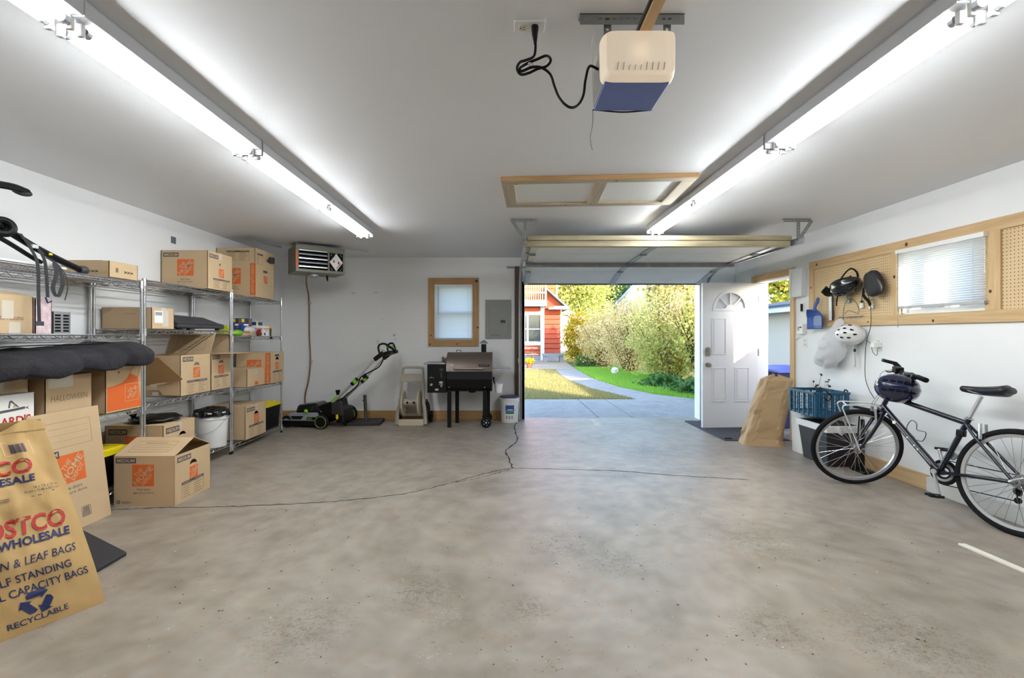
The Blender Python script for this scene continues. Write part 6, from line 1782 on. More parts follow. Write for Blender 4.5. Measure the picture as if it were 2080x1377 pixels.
# barrel, extruded along x, profile in (y,z)
prof_b = [(-.215, .82), (-.23, .68), (-.20, .56), (-.10, .50), (.10, .50), (.20, .56), (.23, .68), (.215, .82)]
b = MB(M_BLACK); b.prism(prof_b, X1 - X0, lambda u, v, w: (X0 + w, u, v)); b.build('barrel', gr, bevel=0.006)
lid = [(-.232, .79), (-.222, .86), (-.19, .95), (-.13, 1.02), (-.06, 1.055), (.06, 1.055), (.13, 1.02), (.19, .95), (.222, .86), (.232, .79)]
b = MB(M_BRONZE); b.prism(lid, X1 - X0 + 0.01, lambda u, v, w: (X0 - 0.005 + w, u, v)); lo = b.build('lid', gr, smooth=True, angle=25)
b = MB(M_ALU); b.tube(smooth_path([(-.20, -.225, .825), (-.195, -.265, .835), (-.1, -.275, .838), (.1, -.275, .838), (.195, -.265, .835), (.20, -.225, .825)], 4), 0.0105, 8); b.build('lid_handle', gr, smooth=True)
b = MB(M_BLACK); b.bb(.14, .29, -.2375, -.2315, .868, .892); b.use(M_ALU); b.text('CAMP CHEF', lambda a, c_, w: (a, -0.2382, c_), .12, .011, .155, .8745, .01); b.build('brand_plate', gr)
b = MB(M_ALU); b.text('24', lambda a, c_, w: (a, -0.236 + (c_ - .86) * .12, c_), .035, .028, -.25, .868, .0); b.build('model_lettering', gr)
b = MB(M_BLACK); b.tube([(-.19, .0, 1.055), (-.19, 0, 1.085), (-.13, 0, 1.085), (-.13, 0, 1.055)], 0.006, 6); b.build('thermometer_bracket', gr)
b = MB(M_BLACK); b.cyl((.20, .08, 1.04), (.20, .08, 1.17), .038, n=18); b.build('chimney', gr, smooth=True)
b = MB(M_STEEL_D); b.lathe([(0, .05), (.02, .045), (.07, .0), (.065, .0)], (.20, .08, 1.18), n=18); b.build('chimney_cap', gr, smooth=True)
# hopper
b = MB(M_BLACK); b.bb(-.585, -.315, -.20, .16, .49, .89); b.build('hopper_box', gr, bevel=0.006)
b = MB(M_STEEL_D); b.bb(-.63, -.325, -.225, .18, .89, .912); b.build('hopper_lid', gr, bevel=0.008)
b = MB(M_ALU); b.lathe([(0, .022), (.015, .022), (.022, .0)], (-.525, -.20, .605), (0, -1, 0), 18); b.build('control_knob', gr, smooth=True)
b = MB(M_ALU); b.bb(-.56, -.49, -.2015, -.20, .70, .704); b.bb(-.53, -.52, -.2015, -.20, .704, .716); b.panel(circ(-.39, .635, .03, 16, .018), [], .0015, lambda u, v, w: (u, -.20 - w, v)); b.panel([(-.42, .61), (-.36, .61), (-.36, .604), (-.42, .604)], [], .0015, lambda u, v, w: (u, -.20 - w, v)); b.panel(circ(-.385, .585, .014, 12), [], .0015, lambda u, v, w: (u, -.20 - w, v)); b.panel(rrect(.05, .03, .012, 3, -.45, .535), [], .003, lambda u, v, w: (u, -.20 - w, v)); b.build('control_print', gr)
b = MB(M_GREYDK); b.bb(-.395, -.375, -.2018, -.20, .70, .78); b.bb(-.41, -.36, -.2018, -.20, .80, .83); b.build('level_window', gr)
b = MB(mat('dried_flowers', '8d857c', 0.9)); 
for k in range(14): b.ellipsoid((-.36 + random.uniform(-.04, .04), -.02 + random.uniform(-.06, .06), .935 + random.uniform(-.01, .05)), (.02, .02, .018), 8, 6)
b.build('crumpled_rag', gr, smooth=True)['kind'] = 'stuff'
# legs, wheels
for (x, y) in ((-.275, -.18), (-.20, .17), (.225, -.15), (.26, .17)):
    z0 = 0.0 if x < 0 else 0.07
    b = MB(M_BLACK); b.bb(x - .027, x + .027, y - .025, y + .025, z0, .52); b.build('leg', gr, bevel=0.004)
for y in (-.21, .22):
    b = MB(M_RUBBER); b.lathe([(0, -.022), (.06, -.022), (.074, -.014), (.074, .014), (.06, .022), (0, .022)], (.245, y, .074), (0, 1, 0), 26); wo = b.build('wheel', gr, smooth=True)
    b = MB(M_ALU); b.lathe([(0, -.03), (.012, -.028), (.014, -.022)], (.245, y, .074), (0, 1, 0), 12)
    for k in range(5):
        a = k * 1.2566; b.lathe([(0, -.0235), (.007, -.0235), (.008, -.02)], (.245 + .036 * math.cos(a), y, .074 + .036 * math.sin(a)), (0, 1, 0), 8)
    b.build('hub', wo)
b = MB(M_BLACK); b.lathe([(0, -.03), (.05, -.02), (.05, .0)], (.04, -.05, .50), n=18); b.build('grease_port', gr, smooth=True)
for x in (-.275, .225): MB(M_ALU).cyl((x, -.208, .565), (x, -.206, .565), .008, n=8).build('bolt', gr)
b = MB(M_BLACK); b.tube(smooth_path([(-.31, -.10, .50), (-.29, -.12, .46), (-.28, -.1, .42), (-.30, -.06, .49)], 4), .005, 6); b.build('power_cord', gr)
# side shelf
b = MB(M_STEEL); b.hexa([(.33, -.17, .80), (.46, -.17, .80), (.60, .17, .80), (.33, .17, .80), (.33, -.17, .82), (.60, -.17, .82), (.60, .17, .82), (.33, .17, .82)]); b.build('side_shelf', gr, bevel=0.003)
gb = thing('grease_bucket', 'small white grease pail hanging beside the grill', 'pail', (-.10, 6.80, 0.475))
MB(M_WHITE).lathe([(0, 0), (.046, 0), (.062, .13), (.066, .132), (.058, .13), (.05, .05), (0, .04)], n=20).build('pail', gb, smooth=True)
MB(M_BLACK).tube(smooth_path([(-.05, 0, .12), (-.07, 0, .17), (-.075, 0, .22), (-.06, 0, .2)], 4), .012, 6).build('hook', gb)
MB(M_STEEL).tube(smooth_path([(-.062, 0, .125), (-.03, -.04, .17), (.03, -.04, .16), (.062, 0, .125)], 4), .002, 5).build('bail', gb)

# ================================================================ paint bucket by the jamb
pk = bucket('white bucket with navy lid and blue label at the left jamb', (0.062, 7.12, 0.0), 0.142, 0.385)
MB(mat('navy_lid', '3b3c5c', 0.4)).lathe([(0, .395), (.13, .393), (.152, .385), (.152, .372), (.14, .37)], n=32).build('lid', pk, smooth=True)
lb2 = MB()
def curved(a0, a1, z0, z1, m_, off):
    lb2.use(m_); n = 8
    rr = lambda z: .142 * (.88 + .09 * (z / .31)) + off
    lb2.grid(n, 2, lambda u, v: (rr(z0 + (z1 - z0) * v) * math.cos(R(a0 + (a1 - a0) * u)), rr(z0 + (z1 - z0) * v) * math.sin(R(a0 + (a1 - a0) * u)), z0 + (z1 - z0) * v))
curved(-118, -62, .135, .265, mat('green_label', '2f7f6d', 0.5), .0012); curved(-118, -62, .185, .265, mat('blue_label', '2c4fa0', 0.5), .0018); curved(-106, -72, .19, .203, M_LABEL, .0024)
for k in range(3): curved(-116 + 18 * k, -106 + 18 * k, .06, .11, M_GREYPL, .0012)
lb2.build('label', pk, smooth=True)

# ================================================================ attic hatch, opener
ah = thing('attic_hatch', 'pine framed attic hatch with two white panels in the ceiling', 'hatch', (0.72, 3.91, HC - 0.002), R(-3.6))
W2, D2 = 0.735, 0.375
FH = lambda u, v, w: (u, v, -w)
for (y, m_) in ((-D2 + .045, M_PINEPALE_X), (D2 - .045, M_PINEPALE_X)):
    b = MB(m_); b.bb(-W2, W2, y - .045, y + .045, -.03, 0); b.build('long_board', ah, bevel=0.003)
for x in (-W2 + .05, W2 - .05, 0.03):
    b = MB(M_PINEPALE_Y); b.bb(x - .05, x + .05, -D2 + .09, D2 - .09, -.0305, 0); b.build('cross_board', ah, bevel=0.003)
MB(M_PINE_X).bb(-W2, W2, -D2 - .003, -D2, -.032, 0).build('edge_strip', ah)
for (a, c_) in ((-W2 + .1, -.02), (.08, W2 - .1)): MB(M_WHITE).bb(a, c_, -D2 + .09, D2 - .09, -.012, 0).build('white_panel', ah)
b = MB(MATS['wood_knot'])
for (x, y) in ((-.62, -.30), (-.2, .32), (.14, -.33), (.02, .3), (.6, .1)): b.panel(circ(x, y, .012, 8, .007), [], .001, lambda u, v, w: (u, v, -.0312 - w))
b.build('knot', ah)

go_ = thing('garage_door_opener', 'garage door opener with a cream light cover and blue underside hung from the ceiling', 'opener', (0.49, 1.75, 2.24))
M_LENS = mat('cream_light_cover', 'f4e6d2', 0.45, trans=0.4, emit=0.46)
M_LENS.cycles.emission_sampling = 'NONE'
M_OPGREY = mat('opener_grey', '8b8b83', 0.5); M_OPBLUE = mat('opener_blue', '6c7bc0', 0.4)
b = MB(M_OPGREY); b.bb(-.125, .125, .03, .225, .006, .165); b.build('housing', go_, bevel=0.01)
b = MB(M_OPBLUE); b.bb(-.122, .118, .004, .222, -.004, .006); b.build('underside', go_, bevel=0.003)
def lens(u, v):
    a = 2 * math.pi * u; ca, sa = math.cos(a), math.sin(a)
    k = 1 - 0.10 * v ** 2
    return (.137 * math.copysign(abs(ca) ** .22, ca) * k * (1 + .04 * sa), .028 - .065 * v ** .8, .085 + .088 * math.copysign(abs(sa) ** .22, sa) * k)
b = MB(M_LENS); b.grid(40, 8, lens, closed_u=True); n0 = len(b.v); b.f.append(list(range(n0 - 40, n0))); b.mi.append(0); b.build('light_cover', go_, smooth=True)
first = None
for k in range(9):
    b = MB(mat('slot_brown', '8a5a34', 0.7)); x = -.085 + .021 * k
    b.beam((x, -.0385, .022), (x + .004, -.0388, .022 + (.028 if k in (0, 1, 5, 6, 7, 8) else .018)), .001, .005, up=(0, 1, 0)); b.build('vent_slot', go_)
b = MB(M_BLACK); b.tube(smooth_path([(-.126, .22, .0), (0, .228, -.006), (.12, .222, .0)], 6), .003, 6); b.build('bottom_gasket', go_)
b = MB(M_PINE_Y); b.bb(.0, .038, -3.0, .03, .165, .185); b.build('rail', go_)
b = MB(M_BLACK); b.tube([(-.006, -3.0, .18), (-.006, .03, .18)], .006, 6); b.build('drive_chain', go_)
for x in (-.105, .12):
    b = MB('perforated_angle'); b.panel(rect(-.014, .014, .12, .26), [circ(0, .14 + .025 * k, .006, 8) for k in range(5)], .003, lambda u, v, w: (x + u, .035 + w, v)); b.build('hanger_strap', go_)
b = MB('perforated_angle')
def slotrow(z):
    return [rrect(.018, .008, .0035, 2, .024 + .026 * k, z) for k in range(14)]
b.panel(rect(0, .39, 0, .04), slotrow(.02), .003, lambda u, v, w: (-.213 + u, .012 + w, .22 + v)); b.panel(rect(0, .39, 0, .04), slotrow(.02), .003, lambda u, v, w: (-.213 + u, .012 + v, .26 - w)); b.build('ceiling_angle', go_)
b = MB(M_OFFWHITE); b.tube(smooth_path([(-.128, .1, .15), (-.15, .12, .2), (-.142, .09, .24), (-.15, .1, .1), (-.128, .2, .02)], 6), .0014, 5); b.build('bell_wire', go_)
b = MB(M_GREYDK); b.tube(smooth_path([(-.128, .215, -.002), (-.128, .215, -.06), (-.138, .215, -.12), (-.13, .215, -.17)], 6), .0013, 5); b.build('antenna_wire', go_)
b = MB(M_BLACKMAT); b.bb(-.1275, -.125, .04, .07, .10, .14); b.build('side_socket', go_)
ll = bpy.data.lights.new('opener_bulb', 'POINT'); ll.energy = 0.12; ll.color = (1.0, 0.85, 0.65); ll.shadow_soft_size = 0.06
lo_ = bpy.data.objects.new('opener_bulb', ll); COL.objects.link(lo_); lo_.parent = go_; lo_.location = (0, .0, .09)
oc = outlet('white duplex outlet on the ceiling feeding the door opener', (0.092, 1.834, HC), 0, 'outlet', name='ceiling_outlet')
oc.rotation_euler = Matrix(((0, 0, 1), (1, 0, 0), (0, 1, 0))).to_euler()
pc_ = thing('power_cord', 'black power cord looping from the ceiling outlet to the opener', 'cord', (0.0, 1.834, 0.0))
cz = lambda px, py, y: ((px - 1027) / 960 * y, y - 1.834, 1.3 + (681 - py) / 960 * y)
pts = [cz(*p, 1.83) for p in ((1087, 66), (1088, 95), (1084, 112), (1068, 123), (1056, 130), (1050, 142), (1058, 150), (1074, 145), (1092, 138), (1110, 136), (1118, 126), (1110, 115), (1092, 118), (1070, 126), (1056, 138), (1060, 147), (1080, 140), (1100, 138), (1118, 148), (1126, 170), (1134, 195), (1146, 214), (1160, 221), (1175, 212), (1186, 190), (1190, 160), (1197, 136), (1207, 131))]
pts = [(x, y + 0.012 * math.sin(i * 1.1), z) for i, (x, y, z) in enumerate(pts)]
pts[-1] = (0.366, 0.03, pts[-1][2])
MB(M_BLACK).tube(smooth_path(pts, 5), .0052, 8).build('cable', pc_, smooth=True)
b = MB(M_BLACK); b.tube([(0.113, -.01, HC - .009), (0.113, -.012, HC - .04), (0.1145, -.01, HC - .075)], [.015, .012, .006], 10); b.build('plug', pc_, smooth=True)
b = MB(M_STEEL); b.torus(cz(1078, 131, 1.83), (0.3, 0, 1), .010, .002, 14, 5); b.build('twist_tie', pc_)
# ================================================================ bicycle leaning on the right wall
hd_ang = math.atan2(0.96, -0.28)
bk_ = thing('bicycle', 'navy hybrid bicycle leaning on the right wall with its front wheel turned', 'bicycle', (3.30, 3.07, 0.0), rot=(R(8), 0, hd_ang))
WR = 0.345
RH, FH_, BB_ = Vector((0, 0, WR)), Vector((1.06, 0, WR)), Vector((0.44, 0, 0.29))
HB, HT = Vector((0.883, 0, 0.707)), Vector((0.84, 0, 0.83))
SC_ = Vector((0.30, 0, 0.69))
ax = (HT - HB).normalized()
ST = Matrix.Translation(HB) @ Matrix.Rotation(R(62), 4, ax) @ Matrix.Translation(-HB)
I4 = Matrix.Identity(4)
M_RIM = mat('alloy_rim', 'bfc0c1', 0.35, metal=0.6)
def wheel(hub, M, name, label):
    b = MB(M_RUBBER); b.M = M; b.torus(hub, (0, 1, 0), WR - 0.0205, 0.0205, 56, 10); w_ = b.build(name, bk_, smooth=True)
    w_['label'] = label
    b = MB(M_RIM); b.M = M; b.lathe([(WR - 0.058, -0.010), (WR - 0.038, -0.0125), (WR - 0.038, 0.0125), (WR - 0.058, 0.010), (WR - 0.058, -0.010)], hub, (0, 1, 0), 56); b.build('rim', w_, smooth=True)
    b = MB(M_STEEL_D); b.M = M; b.cyl(hub + Vector((0, -.05, 0)), hub + Vector((0, .05, 0)), .017, n=14)
    for y in (-.035, .035): b.cyl(hub + Vector((0, y - .003, 0)), hub + Vector((0, y + .003, 0)), .029, n=18)
    b.build('hub', w_, smooth=True)
    b = MB(M_CHROME); b.M = M
    for k in range(32):
        a = 2 * math.pi * k / 32; s = 1 if k % 2 else -1
        a2 = a + (0.45 if (k // 2) % 2 else -0.45)
        b.tube([hub + Vector((.028 * math.cos(a2), s * .035, .028 * math.sin(a2))), hub + Vector(((WR - .05) * math.cos(a), 0, (WR - .05) * math.sin(a)))], .0014, 4, caps=False)
    b.build('spokes', w_)['kind'] = 'stuff'
    b = MB(M_BLACK); b.M = M; b.tube([hub + Vector(((WR - .05) * math.cos(2.2), 0, (WR - .05) * math.sin(2.2))), hub + Vector(((WR - .09) * math.cos(2.2), 0, (WR - .09) * math.sin(2.2)))], .004, 6); b.build('valve', w_)
    b = MB(mat('tyre_label', 'a4532f', 0.7)); b.M = M
    for a0 in (1.5, 4.5): b.tube([hub + Vector(((WR - .022) * math.cos(a0 + t * .05), .0165, (WR - .022) * math.sin(a0 + t * .05))) for t in range(7)], .003, 4)
    b.build('tyre_decal', w_)
    return w_
wheel(RH, I4, 'rear_wheel', 'rear wheel with black tyre and silver rim')
wheel(FH_, ST, 'front_wheel', 'front wheel turned towards the room')
def tub(name, pts, r, m=M_NAVYPAINT, M=I4, n=12):
    b = MB(m); b.M = M; b.tube(pts, r, n); return b.build(name, bk_, smooth=True)
tub('top_tube', [SC_ + Vector((0, 0, -.015)), HT + Vector((-.01, 0, -.03))], .019)
tub('down_tube', [BB_, HB + Vector((0, 0, .01))], [.025, .024])
tub('seat_tube', [BB_, SC_ + (SC_ - BB_).normalized() * .03], .0185)
tub('head_tube', [HB - ax * .01, HT], .02)
for s in (-1, 1):
    tub('chain_stay', smooth_path([BB_ + Vector((-.02, s * .022, 0)), BB_ + Vector((-.2, s * .05, .025)), RH + Vector((.01, s * .065, -.005))], 4), .0115)
    tub('seat_stay', smooth_path([SC_ + Vector((0, s * .012, -.02)), SC_ + Vector((-.08, s * .04, -.11)), RH + Vector((.0, s * .065, .01))], 4), .010)
    tub('fork_blade', smooth_path([HB + Vector((.004, s * .03, -.02)), HB + Vector((.045, s * .05, -.12)), HB.lerp(FH_, .68) + Vector((-.012, s * .055, 0)), FH_ + Vector((0, s * .055, 0))], 5), [.017] * 6 + [.015] * 5 + [.010] * 5, M=ST)
b = MB(M_NAVYPAINT); b.M = ST; b.beam(HB + Vector((.008, -.045, -.015)), HB + Vector((.008, .045, -.015)), .035, .04); b.build('fork_crown', bk_, bevel=0.01)
tub('bottom_bracket', [BB_ + Vector((0, -.04, 0)), BB_ + Vector((0, .04, 0))], .022, M_BLACK)
b = MB(M_LABEL)
for t_ in (.12, .26, .5, .62, .68):
    p = BB_.lerp(HB, 1 - t_); b.ellipsoid(p + Vector((0, .0243, 0)), (.007, .002, .007) if t_ != .26 else (.014, .002, .014), 8, 6)
b.tube([BB_.lerp(HB, .1) + Vector((0, .0245, 0)), BB_.lerp(HB, .8) + Vector((0, .0243, 0))], .0016, 4)
b.build('frame_decals', bk_)
# seat
sp = (SC_ - BB_).normalized()
tub('seat_post', [SC_, SC_ + sp * .2], .0135, M_ALU)
b = MB(M_STEEL_D); b.cyl(SC_ + Vector((0, -.022, .02)), SC_ + Vector((0, .022, .02)), .01, n=8); b.tube([SC_ + Vector((0, .024, .02)), SC_ + Vector((-.05, .028, .015))], .005, 6); b.build('seat_clamp', bk_)
sat = SC_ + sp * .22
def saddle(u, v):
    a = 2 * math.pi * u
    x = .155 - .29 * v                       # nose to tail
    w_ = .018 + .062 * max(0, (v - .3) / .7) ** .9
    if v > .9: w_ *= 1 - .35 * ((v - .9) / .1)
    if v < .06: w_ *= .4 + .6 * v / .06
    h = .022 + .022 * v; e = 1.0
    if v > .93 or v < .03: h *= .55
    top = .012 * (2 * v - 1) ** 2 + .012 * v
    return (sat.x + x - .02, w_ * math.cos(a), sat.z + .012 + top + h * (math.sin(a) if math.sin(a) > 0 else .9 * math.sin(a)))
b = MB(mat('saddle_black', '1b1c22', 0.4)); b.grid(18, 24, saddle, closed_u=True); b.f += [list(range(17, -1, -1)), list(range(18 * 23, 18 * 24))]; b.mi += [0, 0]; b.build('saddle', bk_, smooth=True, angle=180)
for y in (-.02, .02): tub('saddle_rail', smooth_path([(sat.x + .10, y * .6, sat.z + .02), (sat.x + .03, y, sat.z - .0), (sat.x - .06, y, sat.z), (sat.x - .12, y * 1.6, sat.z + .03)], 4), .004, M_STEEL_D, n=6)
# cranks
for s, dr_ in ((1, Vector((-.05, 0, -.163))), (-1, Vector((.05, 0, .163)))):
    y = Vector((0, s * .06, 0))
    b = MB(M_ALU); b.beam(BB_ + y, BB_ + y + dr_, .014, .026, up=(0, 1, 0)); b.cyl(BB_ + y - Vector((0, s * .01, 0)), BB_ + y + Vector((0, s * .008, 0)), .018, n=14); b.build('crank_arm', bk_, bevel=0.003)
    p = BB_ + y + dr_ + Vector((0, s * .05, 0))
    b = MB(M_BLACK); b.box(p, (.085, .075, .018)); b.box(p, (.03, .085, .026)); po_ = b.build('pedal', bk_, bevel=0.004)
b = MB(M_BLACK); b.lathe([(.035, -.002), (.088, -.003), (.092, 0), (.088, .003), (.035, .002)], BB_ + Vector((0, -.05, 0)), (0, 1, 0), 40); b.build('chainring', bk_, smooth=True)
b = MB(M_STEEL); b.lathe([(.05, -.002), (.066, -.003), (.068, 0), (.066, .003), (.05, .002)], BB_ + Vector((0, -.043, 0)), (0, 1, 0), 32); b.build('small_chainring', bk_, smooth=True)
b = MB(M_STEEL_D)
for k in range(6): b.lathe([(.015, -.0012), (.052 - .006 * k, -.0012), (.052 - .006 * k, .0012), (.015, .0012)], RH + Vector((0, -.04 - .004 * k, 0)), (0, 1, 0), 28)
b.build('cassette', bk_)
b = MB(M_BLACKMAT)
b.tube([BB_ + Vector((0, -.05, .09)), RH + Vector((0, -.05, .04))], .0035, 5); b.tube([BB_ + Vector((0, -.05, -.09)), RH + Vector((.02, -.052, -.13))], .0035, 5); b.tube([RH + Vector((.02, -.052, -.13)), RH + Vector((.03, -.052, -.06)), RH + Vector((0, -.052, -.04))], .0035, 5); b.build('chain', bk_)
b = MB(M_BLACK); b.beam(RH + Vector((0, -.06, -.02)), RH + Vector((.03, -.06, -.09)), .02, .03); b.lathe([(0, -.005), (.02, -.005), (.02, .005), (0, .005)], RH + Vector((.03, -.055, -.065)), (0, 1, 0), 14); b.lathe([(0, -.005), (.02, -.005), (.02, .005), (0, .005)], RH + Vector((.02, -.055, -.125)), (0, 1, 0), 14); b.build('rear_derailleur', bk_)
b = MB(M_STEEL_D); b.beam(BB_.lerp(SC_, .28) + Vector((0, -.03, 0)), BB_.lerp(SC_, .4) + Vector((-.01, -.04, 0)), .04, .05); b.build('front_derailleur', bk_, bevel=0.006)
b = MB(M_ALU); b.tube([RH + Vector((0, .06, 0)), RH + Vector((0, .085, 0)), RH + Vector((-.03, .095, .02)), RH + Vector((-.07, .095, .04))], [.01, .01, .007, .006], 8); b.build('quick_release', bk_, smooth=True)
for (c_, M) in ((SC_ + Vector((-.10, 0, -.06)), I4), (HB + Vector((.055, 0, -.06)), ST)):
    for s in (-1, 1):
        b = MB(M_ALU); b.M = M; b.beam(c_ + Vector((0, s * .035, -.05)), c_ + Vector((.01, s * .03, .06)), .016, .016); b.build('brake_arm', bk_, bevel=0.003)
    b = MB(M_BLACK); b.M = M
    for s in (-1, 1): b.box(c_ + Vector((0, s * .022, -.03)), (.05, .012, .012))
    b.build('brake_pads', bk_)
b = MB(M_BLACK); b.box(SC_ + Vector((.03, 0, -.09)), (.05, .04, .05)); b.build('tail_light', bk_, bevel=0.008)
# bottle cage
p = BB_.lerp(HB, .52)
dn = (HB - BB_).normalized(); up_ = Vector((-dn.z, 0, dn.x))
b = MB(M_GREYDK)
b.tube(smooth_path([p + up_ * .02, p + up_ * .03 - dn * .04, p + up_ * .03 + dn * .05, p + up_ * .10 + dn * .08, p + up_ * .115 + dn * .04, p + up_ * .085 + dn * .0, p + up_ * .12 - dn * .05, p + up_ * .06 - dn * .085, p + up_ * .025 - dn * .05], 4), .003, 6); b.build('bottle_cage', bk_, smooth=True)
# handlebar, stem, levers (turn with the front wheel)
SB = HT + ax * .18 + Vector((-.035, 0, 0))
tub('stem_riser', [HT, HT + ax * .15], .0145, M_BLACK, ST)
tub('stem', [HT + ax * .13, SB], .017, M_BLACK, ST)
for s in (-1, 1):
    tub('handlebar', smooth_path([SB, SB + Vector((0, s * .06, 0)), SB + Vector((-.015, s * .13, .012)), SB + Vector((-.035, s * .22, .012))], 4), .0135, M_BLACK, ST)
    tub('grip', [SB + Vector((-.02, s * .14, .012)), SB + Vector((-.037, s * .23, .012))], .019, M_BLACKMAT, ST)
    b = MB(M_BLACK); b.M = ST; b.box(SB + Vector((.005, s * .09, .0)), (.06, .06, .05)); b.tube(smooth_path([SB + Vector((.02, s * .09, -.01)), SB + Vector((.06, s * .12, -.025)), SB + Vector((.045, s * .19, -.035))], 4), .007, 6); b.build('brake_lever', bk_, bevel=0.006)
    b = MB(M_BLACK); b.M = ST; b.tube(smooth_path([SB + Vector((-.03, s * .215, .02)), SB + Vector((.02, s * .225, .035)), SB + Vector((.06, s * .22, .05))], 4), .015, 8); b.build('bar_end', bk_, smooth=True)
    tub('brake_cable', smooth_path([SB + Vector((.03, s * .11, 0)), SB + Vector((.14, s * .06, -.02)), SB + Vector((.15, s * .02, -.15)), HB + Vector((.07, s * .015, .03)), HB + Vector((.06, s * .02, -.06))], 5), .0025, M_GREYPL, ST, 5)
b = MB(M_STEEL_D); b.M = ST; b.cyl(SB + Vector((0.0, .02, .0)), SB + Vector((0, .05, .0)), .02, n=12); b.build('bar_clamp', bk_)
# white front carrier
b = MB(mat('white_rack_tube', 'dfdfdc', 0.4)); b.M = ST
for s in (-1, 1):
    b.tube(smooth_path([FH_ + Vector((.0, s * .07, .0)), FH_ + Vector((.05, s * .062, .15)), FH_ + Vector((.12, s * .055, .34)), FH_ + Vector((.13, s * .05, .385)), FH_ + Vector((.09, s * .045, .40)), FH_ + Vector((-.10, s * .03, .385)), FH_ + Vector((-.16, s * .02, .37))], 5), .0055, 6)
b.tube([FH_ + Vector((.1, -.045, .40)), FH_ + Vector((.1, .045, .40))], .005, 6); b.build('front_carrier', bk_, smooth=True)

# ---- blue helmet hanging from the bars
def orient(z, x):
    z = Vector(z).normalized(); x = Vector(x); x = (x - z * x.dot(z)).normalized(); y = z.cross(x)
    return Matrix((x, y, z)).transposed()
def helmet(name, label, loc, M3, sz, base, vent_m, strap_m=None, glossy_vents=10, group='bike helmets'):
    t = thing(name, label, 'helmet', loc, group=group); t.rotation_euler = M3.to_euler()
    def pf(q):
        k = 1 + .06 * (1 if q.x < 0 else 0) * (-q.x)
        g_ = 1 - .05 * abs(math.sin(math.atan2(q.y, max(.2, q.z + .3)) * 4.5)) if q.z > -.05 else 1
        return Vector((q.x, q.y, q.z)) * k * g_
    b = MB(base); b.ellipsoid((0, 0, 0), sz, 36, 14, z0=-.25, fn=pf); b.build('shell', t, smooth=True, angle=180)
    b = MB(M_BLACKMAT); b.ellipsoid((0, 0, .0), (sz[0] * .93, sz[1] * .93, sz[2] * .9), 28, 10, z0=-.27); b.build('liner', t, smooth=True)
    b = MB(vent_m)
    for k in range(glossy_vents):
        row = k % 5; cx = -.62 + .31 * row; yy = .32 if k < 5 else -.32
        if 'skate' in name: cx, yy = ((-.55, .3), (-.1, .42), (.4, .3), (.62, -.1), (-.6, -.15), (-.25, -.42), (.25, -.42), (.0, .0), (.15, .75), (-.4, .7))[k]
        if glossy_vents > 10 and k >= 10: yy = 0.0
        zz = math.sqrt(max(.04, 1 - cx * cx - yy * yy))
        d_ = Vector((cx, yy, zz)); c_ = Vector((d_.x * sz[0], d_.y * sz[1], d_.z * sz[2]))
        n_ = Vector((d_.x / sz[0], d_.y / sz[1], d_.z / sz[2])).normalized()
        q = n_.to_track_quat('Z', 'Y').to_matrix(); ex = Vector((1, 0, 0)); ex = (ex - n_ * ex.dot(n_)).normalized(); ey = n_.cross(ex)
        pl_ = [c_ * 1.0 + n_ * .002 + ex * (a * sz[0] * .15) + ey * (b2 * sz[1] * .10) for a, b2 in ((-1, 0), (-.5, -.8), (.6, -.6), (1, 0), (.6, .6), (-.5, .8))]
        b.add(pl_, [tuple(range(6))])
    b.build('vents', t)['kind'] = 'stuff'
    if strap_m:
        for s in (-1, 1):
            b = MB(strap_m); b.tube(smooth_path([(sz[0] * .4, s * sz[1] * .85, -sz[2] * .2), (sz[0] * .15, s * sz[1] * .75, -sz[2] * .9), (0, s * .02, -sz[2] * 1.5), (-sz[0] * .3, s * sz[1] * .7, -sz[2] * .5)], 4), .004, 5); b.build('chin_strap', t, smooth=True)
    return t
helmet('bicycle_helmet', 'glossy navy helmet hanging from the bicycle handlebar', (3.155, 3.80, 0.875), orient((-.55, -.80, .22), (.80, -.55, -.12)), (.145, .118, .12), mat('navy_helmet', '121c3c', 0.12, coat=0.8), M_BLACKMAT, M_BLACKMAT)

# ---------------------------------------------------------------- floor pump
fp_ = thing('floor_pump', 'black bicycle floor pump standing behind the front wheel', 'pump', (3.40, 4.50, 0))
MB(M_BLACK).bb(-.06, .06, -.10, .10, 0, .025).build('foot_base', fp_, bevel=0.01)
MB(M_BLACK).cyl((0, 0, .02), (0, 0, .50), .017, n=14).build('barrel', fp_, smooth=True)
MB(M_ALU).cyl((0, 0, .50), (0, 0, .60), .006, n=8).build('plunger_rod', fp_, smooth=True)
MB(M_BLACK).cyl((0, -.11, .605), (0, .11, .605), .013, n=10).build('handle', fp_, smooth=True)
MB(M_ALU).lathe([(0, 0), (.03, 0), (.032, .02), (0, .022)], (-.035, 0, .20), (-1, 0, 0), 18).build('gauge', fp_, smooth=True)
MB(M_BLACK).tube(smooth_path([(-.02, 0, .05), (-.08, -.04, .2), (-.05, -.02, .45), (-.03, 0, .56), (-.02, .03, .4), (-.03, .02, .2)], 5), .006, 6).build('hose', fp_, smooth=True)

